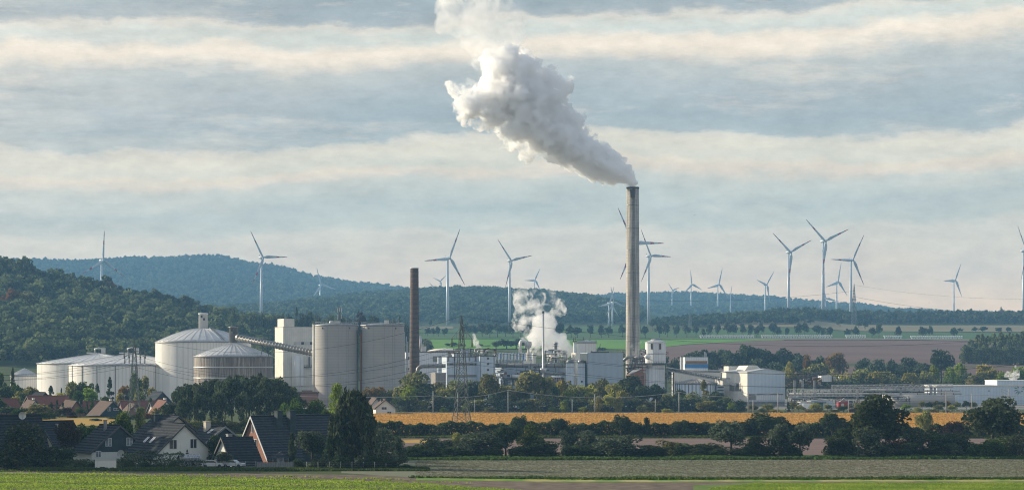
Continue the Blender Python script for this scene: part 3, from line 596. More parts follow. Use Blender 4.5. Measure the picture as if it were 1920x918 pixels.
part(o, 'roof_hut', MT['blue_white_panel'], lambda b: (b.box(8.5, 12, 3, 7, zt, zt + 4), b.box(4, 7, 2, 6, zt, zt + 1.6)))
part(o, 'roof_pipes', MT['light_metal'], lambda b: [b.tube([(x, 2, zt), (x, 2, zt + h), (x + 1.2, 2, zt + h)], .2, 6) for x, h in ((9, 2.5), (11, 4.4), (12.6, 3.2), (14, 2.2), (15.5, 3), (3, 1.6), (6, 2))])
o, w, d = rb('stair_tower', 'blue-white stair tower with three small square windows in a column', 'building', 899.4, 900.5, 928.5, 1236)
zt = Z(667.5, 1236); part(o, 'wall', MT['blue_white_panel'], lambda b: b.box(0, w, 0, 12, 0, zt)); windows(o, [(913, 917, y, y + 3.6) for y in (669.5, 680, 691)], 1236, 900.5)
part(o, 'frame', MT['dark_metal'], lambda b: (b.box(-.1, .15, -.12, 0, 0, zt), b.box(w - .7, w - .45, -.12, 0, 0, zt), b.box(-.1, w + .1, -.14, 12, zt, zt + .35)))
o, w, d = rb('filter_house', 'dark green-grey ribbed annex at the foot of the big elbow duct', 'building', 815, 816.5, 836, 1230)
zt = Z(699, 1230); part(o, 'wall', MT['duct_metal'], lambda b: b.box(0, w, 0, 8, 0, zt)); part(o, 'roof', MT['light_metal'], lambda b: b.box(-.2, w + .2, -.2, 8, zt, zt + .25)); part(o, 'rail', MT['light_metal'], lambda b: b.box(0, w, -.15, -.02, Z(714, 1230), Z(713, 1230)))
o = thing('elbow_duct', 'fat ribbed grey duct bending down beside the brick chimney', 'duct', (X(783, 1234), 1232, 0))
pts = [(0, 0, Z(716, 1232)), (0, 0, Z(696, 1232))] + [(2.6 - 2.6 * math.cos(a), 0, Z(696, 1232) + 2.5 * math.sin(a)) for a in np.linspace(.3, 1.57, 6)] + [(X(836, 1232) - X(783, 1232), 0, Z(696, 1232) + 2.6)]
part(o, 'duct', MT['duct_metal'], lambda b: b.tube(pts, .95, 14)); part(o, 'flange', MT['dark_metal'], lambda b: [b.tube([(x, 0, pts[-1][2]), (x + .12, 0, pts[-1][2])], 1.05, 14) for x in (3, 5, 7.2, 9.4, 11.5)])
part(o, 'leg', MT['grey_metal'], lambda b: b.tube([(0, 0, 0), (0, 0, Z(716, 1232))], .3, 6))
o, w, d = rb('cable_shed', 'small grey-blue shed between chimney foot and ribbed annex', 'building', 792, 794, 808, 1226)
part(o, 'wall', MT['steel_panel'], lambda b: b.box(0, w, 0, 6, 0, Z(712, 1226))); windows(o, [(796, 806, 714, 716), (796, 806, 722, 724)], 1226, 794)
# evaporator columns
for k in range(12):
    D = 1302; px = 929.5 + k * 6.1
    o = thing('filter_column', '%s white column from the stair tower in the row of bent filter pipes' % ordw(k + 1), 'filter column', (X(px, D), D, 0), 0, 'row of filter columns')
    part(o, 'column', MT[['light_metal', 'blue_white_panel'][k % 2]], lambda b: b.tube([(0, 0, 0), (0, 0, Z(662, D))], .48 if k % 3 else .62, 10))
    part(o, 'bend', MT['light_metal'], lambda b: (b.tube([(0, 0, Z(663, D)), (0, -.2, Z(661.8, D)), (1.1, -.2, Z(661.8, D))], .3, 8), b.tube([(.1, -.7, Z(680, D)), (.1, -.7, Z(674, D)), (.9, -.7, Z(673.4, D)), (.9, -.7, Z(680, D))], .2, 6)))
o = thing('pipe_rack', 'blue steel gallery carrying the row of filter columns', 'steel frame', (X(928, 1304), 1304, 0))
part(o, 'beam', MT['blue_paint'], lambda b: (b.box(0, 19.5, 0, .5, Z(663.5, 1304), Z(661.3, 1304)), b.box(0, 19.5, -.3, 0, Z(672, 1304), Z(671, 1304))))
part(o, 'posts', MT['blue_paint'], lambda b: [b.box(x, x + .5, 0, .4, 0, Z(662, 1304)) for x in np.linspace(0, 19, 8)])
o, w, d = rb('evaporator_hall', 'grey-blue low hall beneath the long horizontal pipes', 'building', 942, 944, 1062, 1252)
part(o, 'wall', MT['steel_panel'], lambda b: b.box(0, w, 0, 14, 0, Z(688, 1252))); windows(o, [(975, 1004, 695, 699), (950, 958, 702, 706), (1012, 1030, 693, 694)], 1252, 944, 'dark_metal', 'opening')
o, w, d = rb('brick_annex', 'low dark brick annex below the thin steel stack', 'building', 1029, 1031, 1058, 1240)
part(o, 'wall', MT['red_brick'], lambda b: b.box(0, w, 0, 8, 0, Z(709, 1240))); part(o, 'roof', MT['dark_metal'], lambda b: b.box(-.3, w + .3, -.3, 8, Z(709, 1240), Z(707.5, 1240))); windows(o, [(1040, 1045, 713, 718)], 1240, 1031)
def hpipe(label, x0, x1, y, D, r, m, brackets=6):
    o = thing('horizontal_pipe', label, 'pipe', (X(x0, D), D, 0)); L_ = X(x1, D) - X(x0, D); z = Z(y, D)
    part(o, 'pipe', MT[m], lambda b: b.tube([(0, 0, z), (L_, 0, z)], r, 14)); part(o, 'flange', MT['dark_metal'], lambda b: [b.tube([(x, 0, z), (x + .25, 0, z)], r * 1.15, 14) for x in np.linspace(L_ * .05, L_ * .95, brackets)])
    part(o, 'support', MT['grey_metal'], lambda b: [b.box(x - .15, x + .15, r * .2, r * .2 + .3, 0, z - r * .8) for x in np.linspace(L_ * .1, L_ * .9, 5)])
hpipe('long fat grey pipe running level from stair tower to the twin filter bins', 928, 1061, 684.5, 1240, .95, 'duct_metal', 9)
hpipe('shorter silver pipe below the long fat pipe', 965, 1060, 700, 1238, .55, 'duct_metal')
hpipe('stubby shining horizontal vessel low among dark pipework', 957, 992, 706, 1233, 1.1, 'light_metal', 3)
hpipe('thin white pipe above the brick annex', 1033, 1054, 706, 1232, .35, 'white_paint', 2)
hpipe('white horizontal vessel in front of the steam beside the steel stack', 1021, 1037, 661, 1262, .95, 'light_metal', 2)
o = thing('dust_collector', 'white dust collector with inverted U-shaped pipe and round vessel', 'dust collector', (X(982, 1268), 1266, 0)); D = 1266
zz = lambda y: Z(y, D)
part(o, 'bent_pipe', MT['white_paint'], lambda b: b.tube([(-1.7, 0, zz(662)), (-1.7, 0, zz(642)), (-1.2, 0, zz(639)), (-.2, 0, zz(638.5)), (.9, 0, zz(640)), (1, 0, zz(652))], .75, 10))
part(o, 'vessel', MT['light_metal'], lambda b: b.lathe([(.2, zz(654)), (1.1, zz(651)), (1.5, zz(647)), (1.5, zz(641)), (.6, zz(639.5))], 16, 2.3, 0)); part(o, 'hopper', MT['cream_panel'], lambda b: b.lathe([(.9, zz(680)), (.9, zz(663)), (.4, zz(655)), (.5, zz(652))], 12, 2.2, 0)); part(o, 'base', MT['cream_panel'], lambda b: b.box(-.2, 4.2, -1, 1, 0, zz(676)))
part(o, 'platform', MT['dark_metal'], lambda b: (b.box(.2, 4.6, -1.6, -1.3, zz(665.5), zz(665)), b.box(-.4, 4.8, -1.6, -1.3, zz(655), zz(654.5))))
o = thing('cooling_cone', 'pale flared cooling cone with slotted top between collector and steel stack', 'cooling tower', (X(1001.5, 1262), 1262, 0))
part(o, 'shaft', MT['cream_panel'], lambda b: b.lathe([(.75, 0), (.75, Z(672, 1262)), (1.1, Z(667, 1262)), (1.1, Z(662.5, 1262)), (.9, Z(662.3, 1262))], 18)); part(o, 'slot', MT['dark_metal'], lambda b: b.lathe([(1.12, Z(665.5, 1262)), (1.13, Z(664.5, 1262))], 18, cap=False))
o = thing('distillation_column', 'slim grey column with ringed platforms in front of the steam', 'column', (X(1042, 1264), 1264, 0))
part(o, 'shaft', MT['grey_metal'], lambda b: b.lathe([(.75, 0), (.75, Z(649, 1264)), (.9, Z(645, 1264)), (.9, Z(641, 1264))], 14)); part(o, 'platform', MT['dark_metal'], lambda b: [b.lathe([(.8, Z(y, 1264)), (1.5, Z(y, 1264)), (1.5, Z(y - .6, 1264)), (.8, Z(y - .6, 1264))], 14, cap=False) for y in (644, 649, 664)])
rnd = random.Random(4)
def clutter(label, x0, x1, y0, y1, D, n, mats, seed, base=True, name='pipework'):
    rn = random.Random(seed); o = thing(name, label, 'pipework', (X((x0 + x1) / 2, D), D, 0)); W2 = (x1 - x0) * D / F / 2; za, zb = Z(y1, D), Z(y0, D)
    for mi, m in enumerate(mats):
        def f(b):
            for k in range(n):
                x = rn.uniform(-W2, W2); z = rn.uniform(za, zb); y = rn.uniform(-2, 3); r = rn.choice([.1, .14, .2, .32, .45]); c = rn.random()
                l = rn.uniform(1, 5)
                if c < .35: b.tube([(x, y, z), (min(x + l, W2), y, z)], r, 6)
                elif c < .6: b.tube([(x, y, max(za, z - l)), (x, y, z)], r, 6)
                elif c < .85: b.tube([(x, y, max(za, z - l)), (x, y, z - .3), (x + .4, y, z), (min(x + l, W2 + .5), y, z)], r, 6)
                else: b.box(x, x + rn.uniform(.5, 1.6), y, y + 1, z, z + rn.uniform(.4, 1.3))
        part(o, ['pipes', 'ducts', 'fittings', 'cables'][mi], MT[m], f)
    def fr(b):
        for x in np.linspace(-W2, W2, max(2, int(W2 / 1.5))):
            b.box(x - .12, x + .12, -.1, .15, 0 if base else za, zb - rn.uniform(0, 2))
        for z in np.linspace(za, zb - .6, 3): b.box(-W2, W2, -.2, .2, z, z + .22)
    part(o, 'frame', MT['dark_metal'], fr); return o
clutter('tangle of pale looped pipes between steel stack and twin bins', 1022, 1062, 655, 682, 1256, 16, ['light_metal', 'cream_panel', 'grey_metal'], 2)
clutter('cluttered brown and white pipework beside the stair tower', 928, 946, 690, 724, 1244, 12, ['rust', 'grey_metal', 'white_paint'], 3)
clutter('small white valves and pipes on the hall roof left of the steel stack', 985, 1012, 686, 700, 1238, 7, ['white_paint', 'dark_metal'], 5)
clutter('low grey pipework under the shining vessel', 940, 980, 706, 722, 1232, 12, ['grey_metal', 'light_metal', 'dark_metal'], 6)
clutter('dense dark steelwork and pipes at the foot of the tall chimney', 1171, 1212, 672, 738, 1262, 26, ['dark_metal', 'grey_metal', 'light_metal', 'rust'], 7)
clutter('valves and short pipes clinging to the side of the white tower', 1200, 1214, 655, 684, 1246, 9, ['light_metal', 'dark_metal'], 8, False)
clutter('roof pipes on top of the boiler building', 850, 930, 652, 668, 1275, 10, ['light_metal', 'dark_metal', 'rust'], 9)
# twin bins
for cx, lab in ((1068.5, 'blue-grey filter bin with domed top nearer the long pipes'), (1090, 'blue-grey filter bin with domed top touching the big steel-clad box')):
    D = 1234; o = thing('filter_bin', lab, 'filter bin', (X(cx, D), D, 0), 0, 'twin filter bins'); q = 7 * D / F
    part(o, 'body', MT['blue_white_panel'], lambda b: b.box(-q, q, -q, q, 0, Z(680, D)))
    part(o, 'dome', MT['grey_metal'], lambda b: b.lathe([(q * .95, Z(680, D)), (q * .95, Z(677, D)), (q * .75, Z(674.5, D)), (.1, Z(673.5, D))], 20)); part(o, 'rail', MT['dark_metal'], lambda b: (b.box(-q - .3, q + .3, -q - .3, -q - .15, Z(680, D), Z(679, D)), [b.tube([(x, -q - .2, Z(680, D)), (x, -q - .2, Z(674, D))], .07, 4) for x in (-q, 0, q)], b.box(-q - .1, q + .1, -q - .12, -q - .02, Z(688, D), Z(687.6, D))))
    part(o, 'port', MT['dark_glass'], lambda b: b.tube([(.2, -q - .15, Z(714.5, D)), (.2, -q + .1, Z(714.5, D))], .45, 14)); part(o, 'pipe', MT['light_metal'], lambda b: b.tube([(-q - .5, -q, 0), (-q - .5, -q, Z(708, D)), (-q - 1.2, -q, Z(707, D))], .3, 8))
o, w, d = rb('sunlit_shaft', 'narrow sunlit cream shaft rising behind the twin bins', 'building', 1073, 1079, 1088, 1252)
part(o, 'wall', MT['cream_panel'], lambda b: b.box(0, w, 0, 6, 0, Z(661, 1252)))
o = thing('riser_column', 'tall pale riser column with platform beside the white domed tank', 'column', (X(1077, 1268), 1268, 0))
part(o, 'shaft', MT['white_paint'], lambda b: b.tube([(0, 0, 0), (0, 0, Z(640, 1268))], .62, 12)); part(o, 'platform', MT['dark_metal'], lambda b: (b.lathe([(.7, Z(640, 1268)), (1.4, Z(640, 1268)), (1.4, Z(639, 1268)), (.7, Z(639, 1268))], 12, cap=False), b.box(-1, 1, -.2, .2, Z(636, 1268), Z(635.6, 1268)), b.tube([(.4, 0, Z(640, 1268)), (.4, 0, Z(630, 1268))], .12, 5), b.tube([(-.5, 0, Z(640, 1268)), (-.5, 0, Z(633, 1268))], .2, 5)))
t = tank('domed_tank', 'small white domed tank above the steel-clad box', 1099.5, 18.8, 641.5, 636.5, 1285, 'tank_paint', 'tank_roof')
part(t, 'roof_platform', MT['dark_metal'], lambda b: (b.box(-4.5, 2, -1, 1, Z(637.5, 1285), Z(636.8, 1285)), b.tube([(-1.5, 0, Z(637, 1285)), (-1.5, 0, Z(631, 1285))], .12, 5)))
part(t, 'side_stair', MT['dark_metal'], lambda b: [b.box(4.6 + i * .28, 5.6 + i * .2, -2, -1.2, Z(661, 1285) + i * .55, Z(661, 1285) + i * .55 + .3) for i in range(8)])
o, w, d = rb('steel_clad_building', 'large windowless blue-grey steel-clad box left of the tall chimney', 'building', 1088, 1101.5, 1169, 1230, th=R(12))
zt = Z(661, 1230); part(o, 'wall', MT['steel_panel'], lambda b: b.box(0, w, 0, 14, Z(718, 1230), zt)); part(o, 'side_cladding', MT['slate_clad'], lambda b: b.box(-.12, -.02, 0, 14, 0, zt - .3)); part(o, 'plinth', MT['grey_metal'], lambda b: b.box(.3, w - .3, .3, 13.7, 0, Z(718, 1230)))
part(o, 'roof_unit', MT['dark_metal'], lambda b: (b.box(3, 11, 3, 7, zt, zt + .6), b.lathe([(.6, zt), (.5, zt + .7), (.01, zt + .9)], 8, 2.4, 2)))
# broken-backed conveyor heap and brick house
o = thing('conveyor_housing', 'bent ribbed conveyor housing hanging at the base of the tall chimney', 'conveyor', (X(1172, 1248), 1248, 0)); D = 1248
px_ = lambda x: X(x, D) - X(1172, D)
part(o, 'housing', MT['duct_metal'], lambda b: (b.tube([(px_(1168), 0, Z(676, D)), (px_(1178), 0, Z(669, D)), (px_(1187), 0, Z(668, D)), (px_(1196), 0, Z(679, D))], .8, 8), b.tube([(px_(1190), -1, Z(671, D)), (px_(1198), -1, Z(669.5, D)), (px_(1206), -1, Z(672, D))], .9, 8)))
part(o, 'walkway', MT['dark_metal'], lambda b: (b.box(px_(1169), px_(1213), -1, -.6, Z(684, D), Z(682, D)), b.tube([(px_(1176), -1, Z(700, D)), (px_(1190), -1, Z(688, D))], .3, 5), b.tube([(px_(1170), -1, Z(690, D)), (px_(1205), -1, Z(687, D))], .3, 5)))
o, w, d = rb('brick_machine_house', 'small red brick gabled machine house between chimney foot and white tower', 'building', 1183, 1186, 1211, 1246)
part(o, 'wall', MT['red_brick'], lambda b: b.prism([(0, 0), (w, 0), (w, Z(700, 1246)), (w * .5, Z(694, 1246)), (0, Z(700, 1246))], 0, 8)); part(o, 'roof', MT['grey_metal'], lambda b: (b.prism([(-.3, Z(700.5, 1246)), (w * .5, Z(694, 1246) + .05), (w * .5, Z(693, 1246)), (-.3, Z(699.5, 1246))], -.3, 8.3), b.prism([(w + .3, Z(700.5, 1246)), (w * .5, Z(694, 1246) + .05), (w * .5, Z(693, 1246)), (w + .3, Z(699.5, 1246))], -.3, 8.3)))
windows(o, [(1192, 1197, 704, 709), (1202, 1207, 704, 709)], 1246, 1186)
# white tower
D = 1236; o = thing('lime_kiln_tower', 'white octagonal tower with dark slit windows right of the tall chimney', 'tower', (X(1229, D), D, 0)); r1, r2 = 19.3 * D / F, 17.5 * D / F
part(o, 'upper_drum', MT['white_panel'], lambda b: b.lathe([(r1 * .86, Z(681, D)), (r1, Z(680, D)), (r1, Z(642, D))], 10, smooth=False)); part(o, 'roof', MT['light_metal'], lambda b: b.lathe([(r1 * 1.05, Z(642, D)), (r1 * 1.05, Z(641, D)), (r1 * .5, Z(637.5, D)), (r1 * .4, Z(635.5, D)), (.01, Z(635, D))], 10, smooth=False))
part(o, 'lower_drum', MT['white_panel'], lambda b: b.lathe([(r2, 0), (r2, Z(684, D))], 28, cap=False))
part(o, 'platform', MT['dark_metal'], lambda b: (b.box(-r1 * 1.9, r1 * 1.25, -r1 - .8, -r1 * .3, Z(682.5, D), Z(681.3, D)), [b.tube([(x, -r1 - .7, Z(681, D)), (x, -r1 - .7, Z(677, D))], .06, 4) for x in np.linspace(-r1 * 1.8, r1 * 1.2, 14)], b.box(-r1 * 1.9, r1 * 1.25, -r1 - .74, -r1 - .66, Z(677.4, D), Z(677, D)), b.lathe([(r1 + .05, Z(663, D)), (r1 + .2, Z(663, D)), (r1 + .2, Z(662.3, D)), (r1 + .05, Z(662.3, D))], 10, cap=False, smooth=False)))
for xx in (-2.0, 1.9): part(o, 'window', MT['dark_glass'], lambda b: b.box(xx - .45, xx + .45, -r1 - .1, -r1 * .9, Z(654.5, D), Z(643.5, D)))
part(o, 'drop_pipe', MT['light_metal'], lambda b: [b.tube([(x, -r2 * .5 - 1, 0), (x, -r2 * .5 - 1, Z(683, D))], .16, 6) for x in (-r2 - .7, -r2 - .1, -r2 + .5)])
o = thing('roof_hopper', 'white dish-shaped hopper cap hung on the left of the white tower', 'hopper', (X(1213, D), D - 5, 0))
part(o, 'bowl', MT['white_paint'], lambda b: b.lathe([(.3, Z(673, D)), (1.4, Z(670, D)), (1.5, Z(667, D)), (1, Z(664.6, D)), (.1, Z(664, D))], 16)); part(o, 'bracket', MT['dark_metal'], lambda b: (b.tube([(-.2, 0, Z(672, D)), (1.6, 3, Z(673, D))], .2, 5), b.tube([(-.8, 0, Z(664, D)), (-.8, 0, Z(655, D))], .3, 6)))
# sloping truss conveyor
def truss(name, label, p0, p1, h, wdt, n, mats, belt=None, cat='conveyor'):
    p0, p1 = Vector(p0), Vector(p1); o = thing(name, label, cat, (p0.x, p0.y, 0)); e = p1 - p0; z0 = Vector((0, 0, p0.z)); U = Vector((0, 0, h))
    for k, y in enumerate((-wdt / 2, wdt / 2)):
        def f(b):
            Y = Vector((0, y, 0)); b.tube([z0 + Y, z0 + e + Y], .16, 4); b.tube([z0 + U + Y, z0 + e + U + Y], .16, 4)
            for i in range(n):
                a = z0 + e * (i / n) + Y; c = z0 + e * ((i + 1) / n) + Y; b.tube([a, c + U] if i % 2 else [a + U, c], .11, 4); b.tube([a, a + U], .09, 4)
        part(o, 'truss_side', MT[mats[0]], f)
    if belt: part(o, 'deck', MT[belt], lambda b: b.add([z0 + Vector((0, -wdt / 2, .3)), z0 + Vector((0, wdt / 2, .3)), z0 + e + Vector((0, wdt / 2, .3)), z0 + e + Vector((0, -wdt / 2, .3)), z0 + Vector((0, -wdt / 2, .7)), z0 + Vector((0, wdt / 2, .7)), z0 + e + Vector((0, wdt / 2, .7)), z0 + e + Vector((0, -wdt / 2, .7))], [(0, 3, 2, 1), (4, 5, 6, 7), (0, 1, 5, 4), (1, 2, 6, 5), (2, 3, 7, 6), (3, 0, 4, 7)]))
    return o, e, z0
def P3(px, py, D): return (X(px, D), D, Z(py, D))
o, e, z0 = truss('truss_conveyor', 'long grey truss conveyor sloping from white tower down to cream hall', P3(1249, 694, 1230), P3(1352, 713, 1218), 1.3, 2.2, 22, ['grey_metal'], 'dark_metal')
part(o, 'cover', MT['light_metal'], lambda b: b.add([z0 + Vector((0, -1.2, 1.4)), z0 + Vector((0, 1.2, 1.4)), z0 + e + Vector((0, 1.2, 1.4)), z0 + e + Vector((0, -1.2, 1.4)), z0 + Vector((0, -1.2, 1.75)), z0 + Vector((0, 1.2, 1.75)), z0 + e + Vector((0, 1.2, 1.75)), z0 + e + Vector((0, -1.2, 1.75))], [(0, 3, 2, 1), (4, 5, 6, 7), (0, 1, 5, 4), (1, 2, 6, 5), (2, 3, 7, 6), (3, 0, 4, 7)]))
o, e, z0 = truss('truss_conveyor', 'short light pipe bridge continuing from conveyor end behind the cream hall', P3(1352, 712, 1219), P3(1380, 724, 1215), 1.0, 2, 6, ['light_metal'], 'light_metal')
o = thing('trestle_tower', 'dark steel trestle holding up the sloping conveyor beside the white tower', 'trestle', (X(1256, 1236), 1236, 0)); zt = Z(698, 1236)
part(o, 'legs', MT['dark_metal'], lambda b: [b.box(x - .2, x + .2, y - .2, y + .2, 0, zt) for x in (-1.7, 1.7) for y in (0, 3)]); part(o, 'braces', MT['grey_metal'], lambda b: [(b.tube([(-1.7, 0, z), (1.7, 0, z + 2.8)], .13, 4), b.tube([(1.7, 0, z), (-1.7, 0, z + 2.8)], .13, 4), b.box(-1.7, 1.7, -.1, .1, z, z + .2)) for z in np.linspace(.5, zt - 3, 5)])
o, w, d = rb('blue_box_building', 'white box building with amber window strip and bright blue band', 'building', 1282.5, 1284, 1328, 1300, th=R(6))
zt = Z(669, 1300); k = 1300 / F
part(o, 'wall', MT['white_panel'], lambda b: b.box(0, w, 0, 14, 0, zt)); part(o, 'blue_band', MT['blue_paint'], lambda b: b.box(-.05, w + .05, -.1, -.01, Z(689.5, 1300), Z(681.8, 1300))); part(o, 'amber_window', MT['orange_glass'], lambda b: b.box(.5, w - .4, -.06, -.005, Z(681.5, 1300), Z(676.2, 1300)))
part(o, 'vent_pipe', MT['light_metal'], lambda b: (b.tube([(w - 1.4, 1, zt), (w - 1.4, 1, zt + 2.6)], .3, 8), b.tube([(w - .8, 1, zt), (w - .8, 1, zt + 2)], .25, 8)))
o, w, d = rb('beige_shed', 'long beige ribbed shed behind the round stained tank', 'building', 1258, 1261, 1362, 1292, th=R(1))
part(o, 'wall', MT['cream_panel'], lambda b: b.box(0, w, 0, 5, 0, Z(697, 1292))); part(o, 'roof', MT['grey_metal'], lambda b: b.box(-.2, w + .2, -.3, 5, Z(697, 1292), Z(695.5, 1292)))
o, w, d = rb('beige_shed', 'grey flat-roofed store behind conveyor right of the blue-banded box', 'building', 1322, 1328, 1402, 1310, th=R(8))
part(o, 'wall', MT['steel_panel'], lambda b: b.box(0, w, 0, 18, 0, Z(695, 1310))); part(o, 'roof', MT['light_metal'], lambda b: b.box(-.2, w + .2, -.3, 18, Z(695, 1310), Z(693.5, 1310)))
t = tank('streaked_tank', 'broad low tank with rusty streaks and shallow brown cone roof', 1305.5, 39, 718, 708.5, 1222, 'blue_white_panel', 'stained_tank')
part(t, 'wall_ribs', MT['dark_metal'], lambda b: posts(b, 39 * 1222 / F + .06, Z(718, 1222), 34))
o, w, d = rb('stair_block', 'little grey stair block with dark flights left of the cream hall', 'building', 1342, 1344, 1358, 1216, th=R(8))
part(o, 'wall', MT['steel_panel'], lambda b: b.box(0, w, 0, 6, 0, Z(722, 1216))); part(o, 'stairs', MT['dark_metal'], lambda b: [b.box(.3, w - .3, -.5, -.05, Z(y + 2, 1216), Z(y, 1216)) for y in (724, 730, 736, 742)])
# cream hall: sunlight put into the side's colour, shade into the gable front's
D = 1205; th = R(21); o = thing('packing_hall', 'big gabled hall, side coloured sunlit cream, front coloured shaded blue-grey', 'building', (X(1401.5, D), D, 0), th); w = (1475 - 1401.5) * D / F / math.cos(th); d = (1401.5 - 1361) * D / F / math.sin(th)
zr = Z(697.5, D); za = Z(691.5, D)
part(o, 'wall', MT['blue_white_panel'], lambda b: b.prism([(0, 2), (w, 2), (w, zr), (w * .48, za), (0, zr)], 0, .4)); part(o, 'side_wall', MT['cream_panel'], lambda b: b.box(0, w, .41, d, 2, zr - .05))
part(o, 'roof', MT['light_metal'], lambda b: (b.prism([(-.3, zr - .1), (w * .48, za), (w * .48, za + .3), (-.3, zr + .2)], -.3, d + .3), b.prism([(w + .3, zr - .1), (w * .48, za), (w * .48, za + .3), (w + .3, zr + .2)], -.3, d + .3)))
part(o, 'plinth', MT['grey_metal'], lambda b: b.box(.2, w - .2, .2, d - .2, 0, 2)); part(o, 'roof_hood', MT['cream_panel'], lambda b: b.prism([(3, zr + .4), (5, zr + 3), (9.5, zr + 3.1), (11.5, za)], d * .35, d * .7))
part(o, 'shutter', MT['duct_metal'], lambda b: (b.box(-.1, -.01, d * .25, d * .68, Z(733, D), Z(718, D)))); part(o, 'shutter_frame', MT['white_paint'], lambda b: (b.box(-.16, -.11, d * .46, d * .475, Z(733, D), Z(718, D)), b.box(-.14, -.02, d * .24, d * .69, Z(718, D), Z(717.3, D))))
part(o, 'window_strip', MT['duct_metal'], lambda b: b.box(4.5, w - 1, -.1, -.01, Z(740, D), Z(737.5, D))); part(o, 'louvre_panel', MT['duct_metal'], lambda b: b.box(.6, 4, -.2, -.02, Z(749, D), Z(738, D))); part(o, 'corner_strip', MT['white_paint'], lambda b: (b.box(-.12, .12, -.12, .12, 2, zr), b.box(-.1, w + .1, -.14, -.01, zr - .35, zr - .1)))
part(o, 'lower_strip', MT['white_panel'], lambda b: b.box(4.6, w, -.06, -.01, Z(750, D), Z(740.2, D)))
part(o, 'downpipe', MT['dark_metal'], lambda b: [b.box(-.25, -.05, y, y + .2, .2, zr) for y in (d * .98,)])
o, w, d = rb('roof_lift_house', 'square white lift house rising at the back of the cream hall', 'building', 1358.5, 1366, 1388, 1232)
part(o, 'wall', MT['cream_panel'], lambda b: b.box(0, w, 0, 6, 0, Z(686, 1232))); part(o, 'lamp', MT['dark_metal'], lambda b: b.box(-.1, 1.5, -.2, -.02, Z(702, 1232), Z(699, 1232)))
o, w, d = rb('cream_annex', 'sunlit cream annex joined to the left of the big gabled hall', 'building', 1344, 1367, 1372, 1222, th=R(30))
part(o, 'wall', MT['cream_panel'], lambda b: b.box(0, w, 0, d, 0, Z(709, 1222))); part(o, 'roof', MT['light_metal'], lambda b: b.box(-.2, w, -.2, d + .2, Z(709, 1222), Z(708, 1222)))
# beet conveyors on the right
truss('truss_conveyor', 'dark conveyor rising away to the right from the gabled hall', P3(1474, 716, 1200), P3(1549, 701, 1225), 1.6, 2.5, 18, ['dark_metal'], 'dark_metal')
truss('truss_conveyor', 'dark lower conveyor dropping behind the rising one', P3(1474, 724, 1190), P3(1560, 731, 1215), 1.6, 2.5, 18, ['dark_metal'], 'dark_metal')
truss('pipe_bridge', 'lower tier of the long lattice pipe bridge beside the gabled hall', P3(1476, 742, 1180), P3(1620, 742, 1180), 3.0, 3, 22, ['light_metal'], 'grey_metal', 'pipe bridge')
truss('pipe_bridge', 'upper lattice pipe bridge running far right above the big round-crowned tree', P3(1560, 728.5, 1190), P3(1786, 726.5, 1190), 1.7, 3, 40, ['light_metal'], 'grey_metal', 'pipe bridge')
hpipe('long silver pipe laid along the lattice bridge', 1500, 1800, 732.5, 1192, .32, 'light_metal', 14)
hpipe('second long silver pipe just under the lattice bridge', 1480, 1803, 737.5, 1194, .38, 'light_metal', 14)
hpipe('thin white pipe along the bottom of the lattice bridge', 1620, 1790, 730.0, 1188, .2, 'white_paint', 10)
for k, x in enumerate((1490, 1505.5, 1527, 1608, 1689, 1746, 1753)):
    D = 1186; o = thing('bridge_pier', '%s dark pier from the gabled hall under the pipe bridges' % ordw(k + 1), 'pier', (X(x, D), D, 0), 0, 'piers of the pipe bridges')
    part(o, 'column', MT['grey_metal'], lambda b: b.box(-.45, .45, 0, .9, 0, Z(712 if k < 3 else 727, D))); part(o, 'cap', MT['dark_metal'], lambda b: b.box(-.7, .7, -.2, 1.2, Z(712 if k < 3 else 727, D), Z(711 if k < 3 else 726, D)))
o, w, d = rb('transfer_house', 'white transfer box at the head of the rising dark conveyor', 'building', 1536, 1540, 1560, 1228)
part(o, 'wall', MT['white_panel'], lambda b: b.box(0, w, 0, 4, Z(715, 1228), Z(703, 1228))); part(o, 'legs', MT['dark_metal'], lambda b: [b.box(x, x + .3, 1, 1.3, 0, Z(715, 1228)) for x in (.5, w - .8)])
o = thing('open_frame', 'open steel frame with hanging chutes right of the transfer box', 'steel frame', (X(1561, 1228), 1228, 0))
part(o, 'frame', MT['dark_metal'], lambda b: ([b.box(x, x + .25, 0, .25, 0, Z(704, 1228)) for x in (0, 2.3, 4.4, 5.8)], b.box(0, 6, 0, .3, Z(705, 1228), Z(704, 1228)), b.box(0, 6, 0, .3, Z(716, 1228), Z(715.4, 1228)))); part(o, 'chute', MT['light_metal'], lambda b: [b.tube([(x, .5, Z(705, 1228)), (x + .5, .5, Z(714, 1228))], .25, 6) for x in (.5, 1.3, 3)])
clutter('brown beet machinery beneath the rising dark conveyor', 1500, 1540, 706, 722, 1222, 16, ['rust', 'dark_metal', 'light_metal'], 12, False)
clutter('dark pumps and pipes at the base of the pipe bridge', 1476, 1530, 742, 762, 1174, 16, ['dark_metal', 'grey_metal', 'light_metal'], 13)
clutter('scattered pipes and valves near the red machine', 1566, 1612, 744, 764, 1172, 14, ['dark_metal', 'light_metal', 'rust'], 14)
clutter('dark valves on posts beside the round settling basin', 1672, 1706, 741, 752, 1170, 8, ['dark_metal', 'grey_metal'], 15)
o, w, d = rb('low_shed', 'low white shed with small green door under the pipe bridge', 'building', 1517, 1521, 1562, 1150, th=R(6))
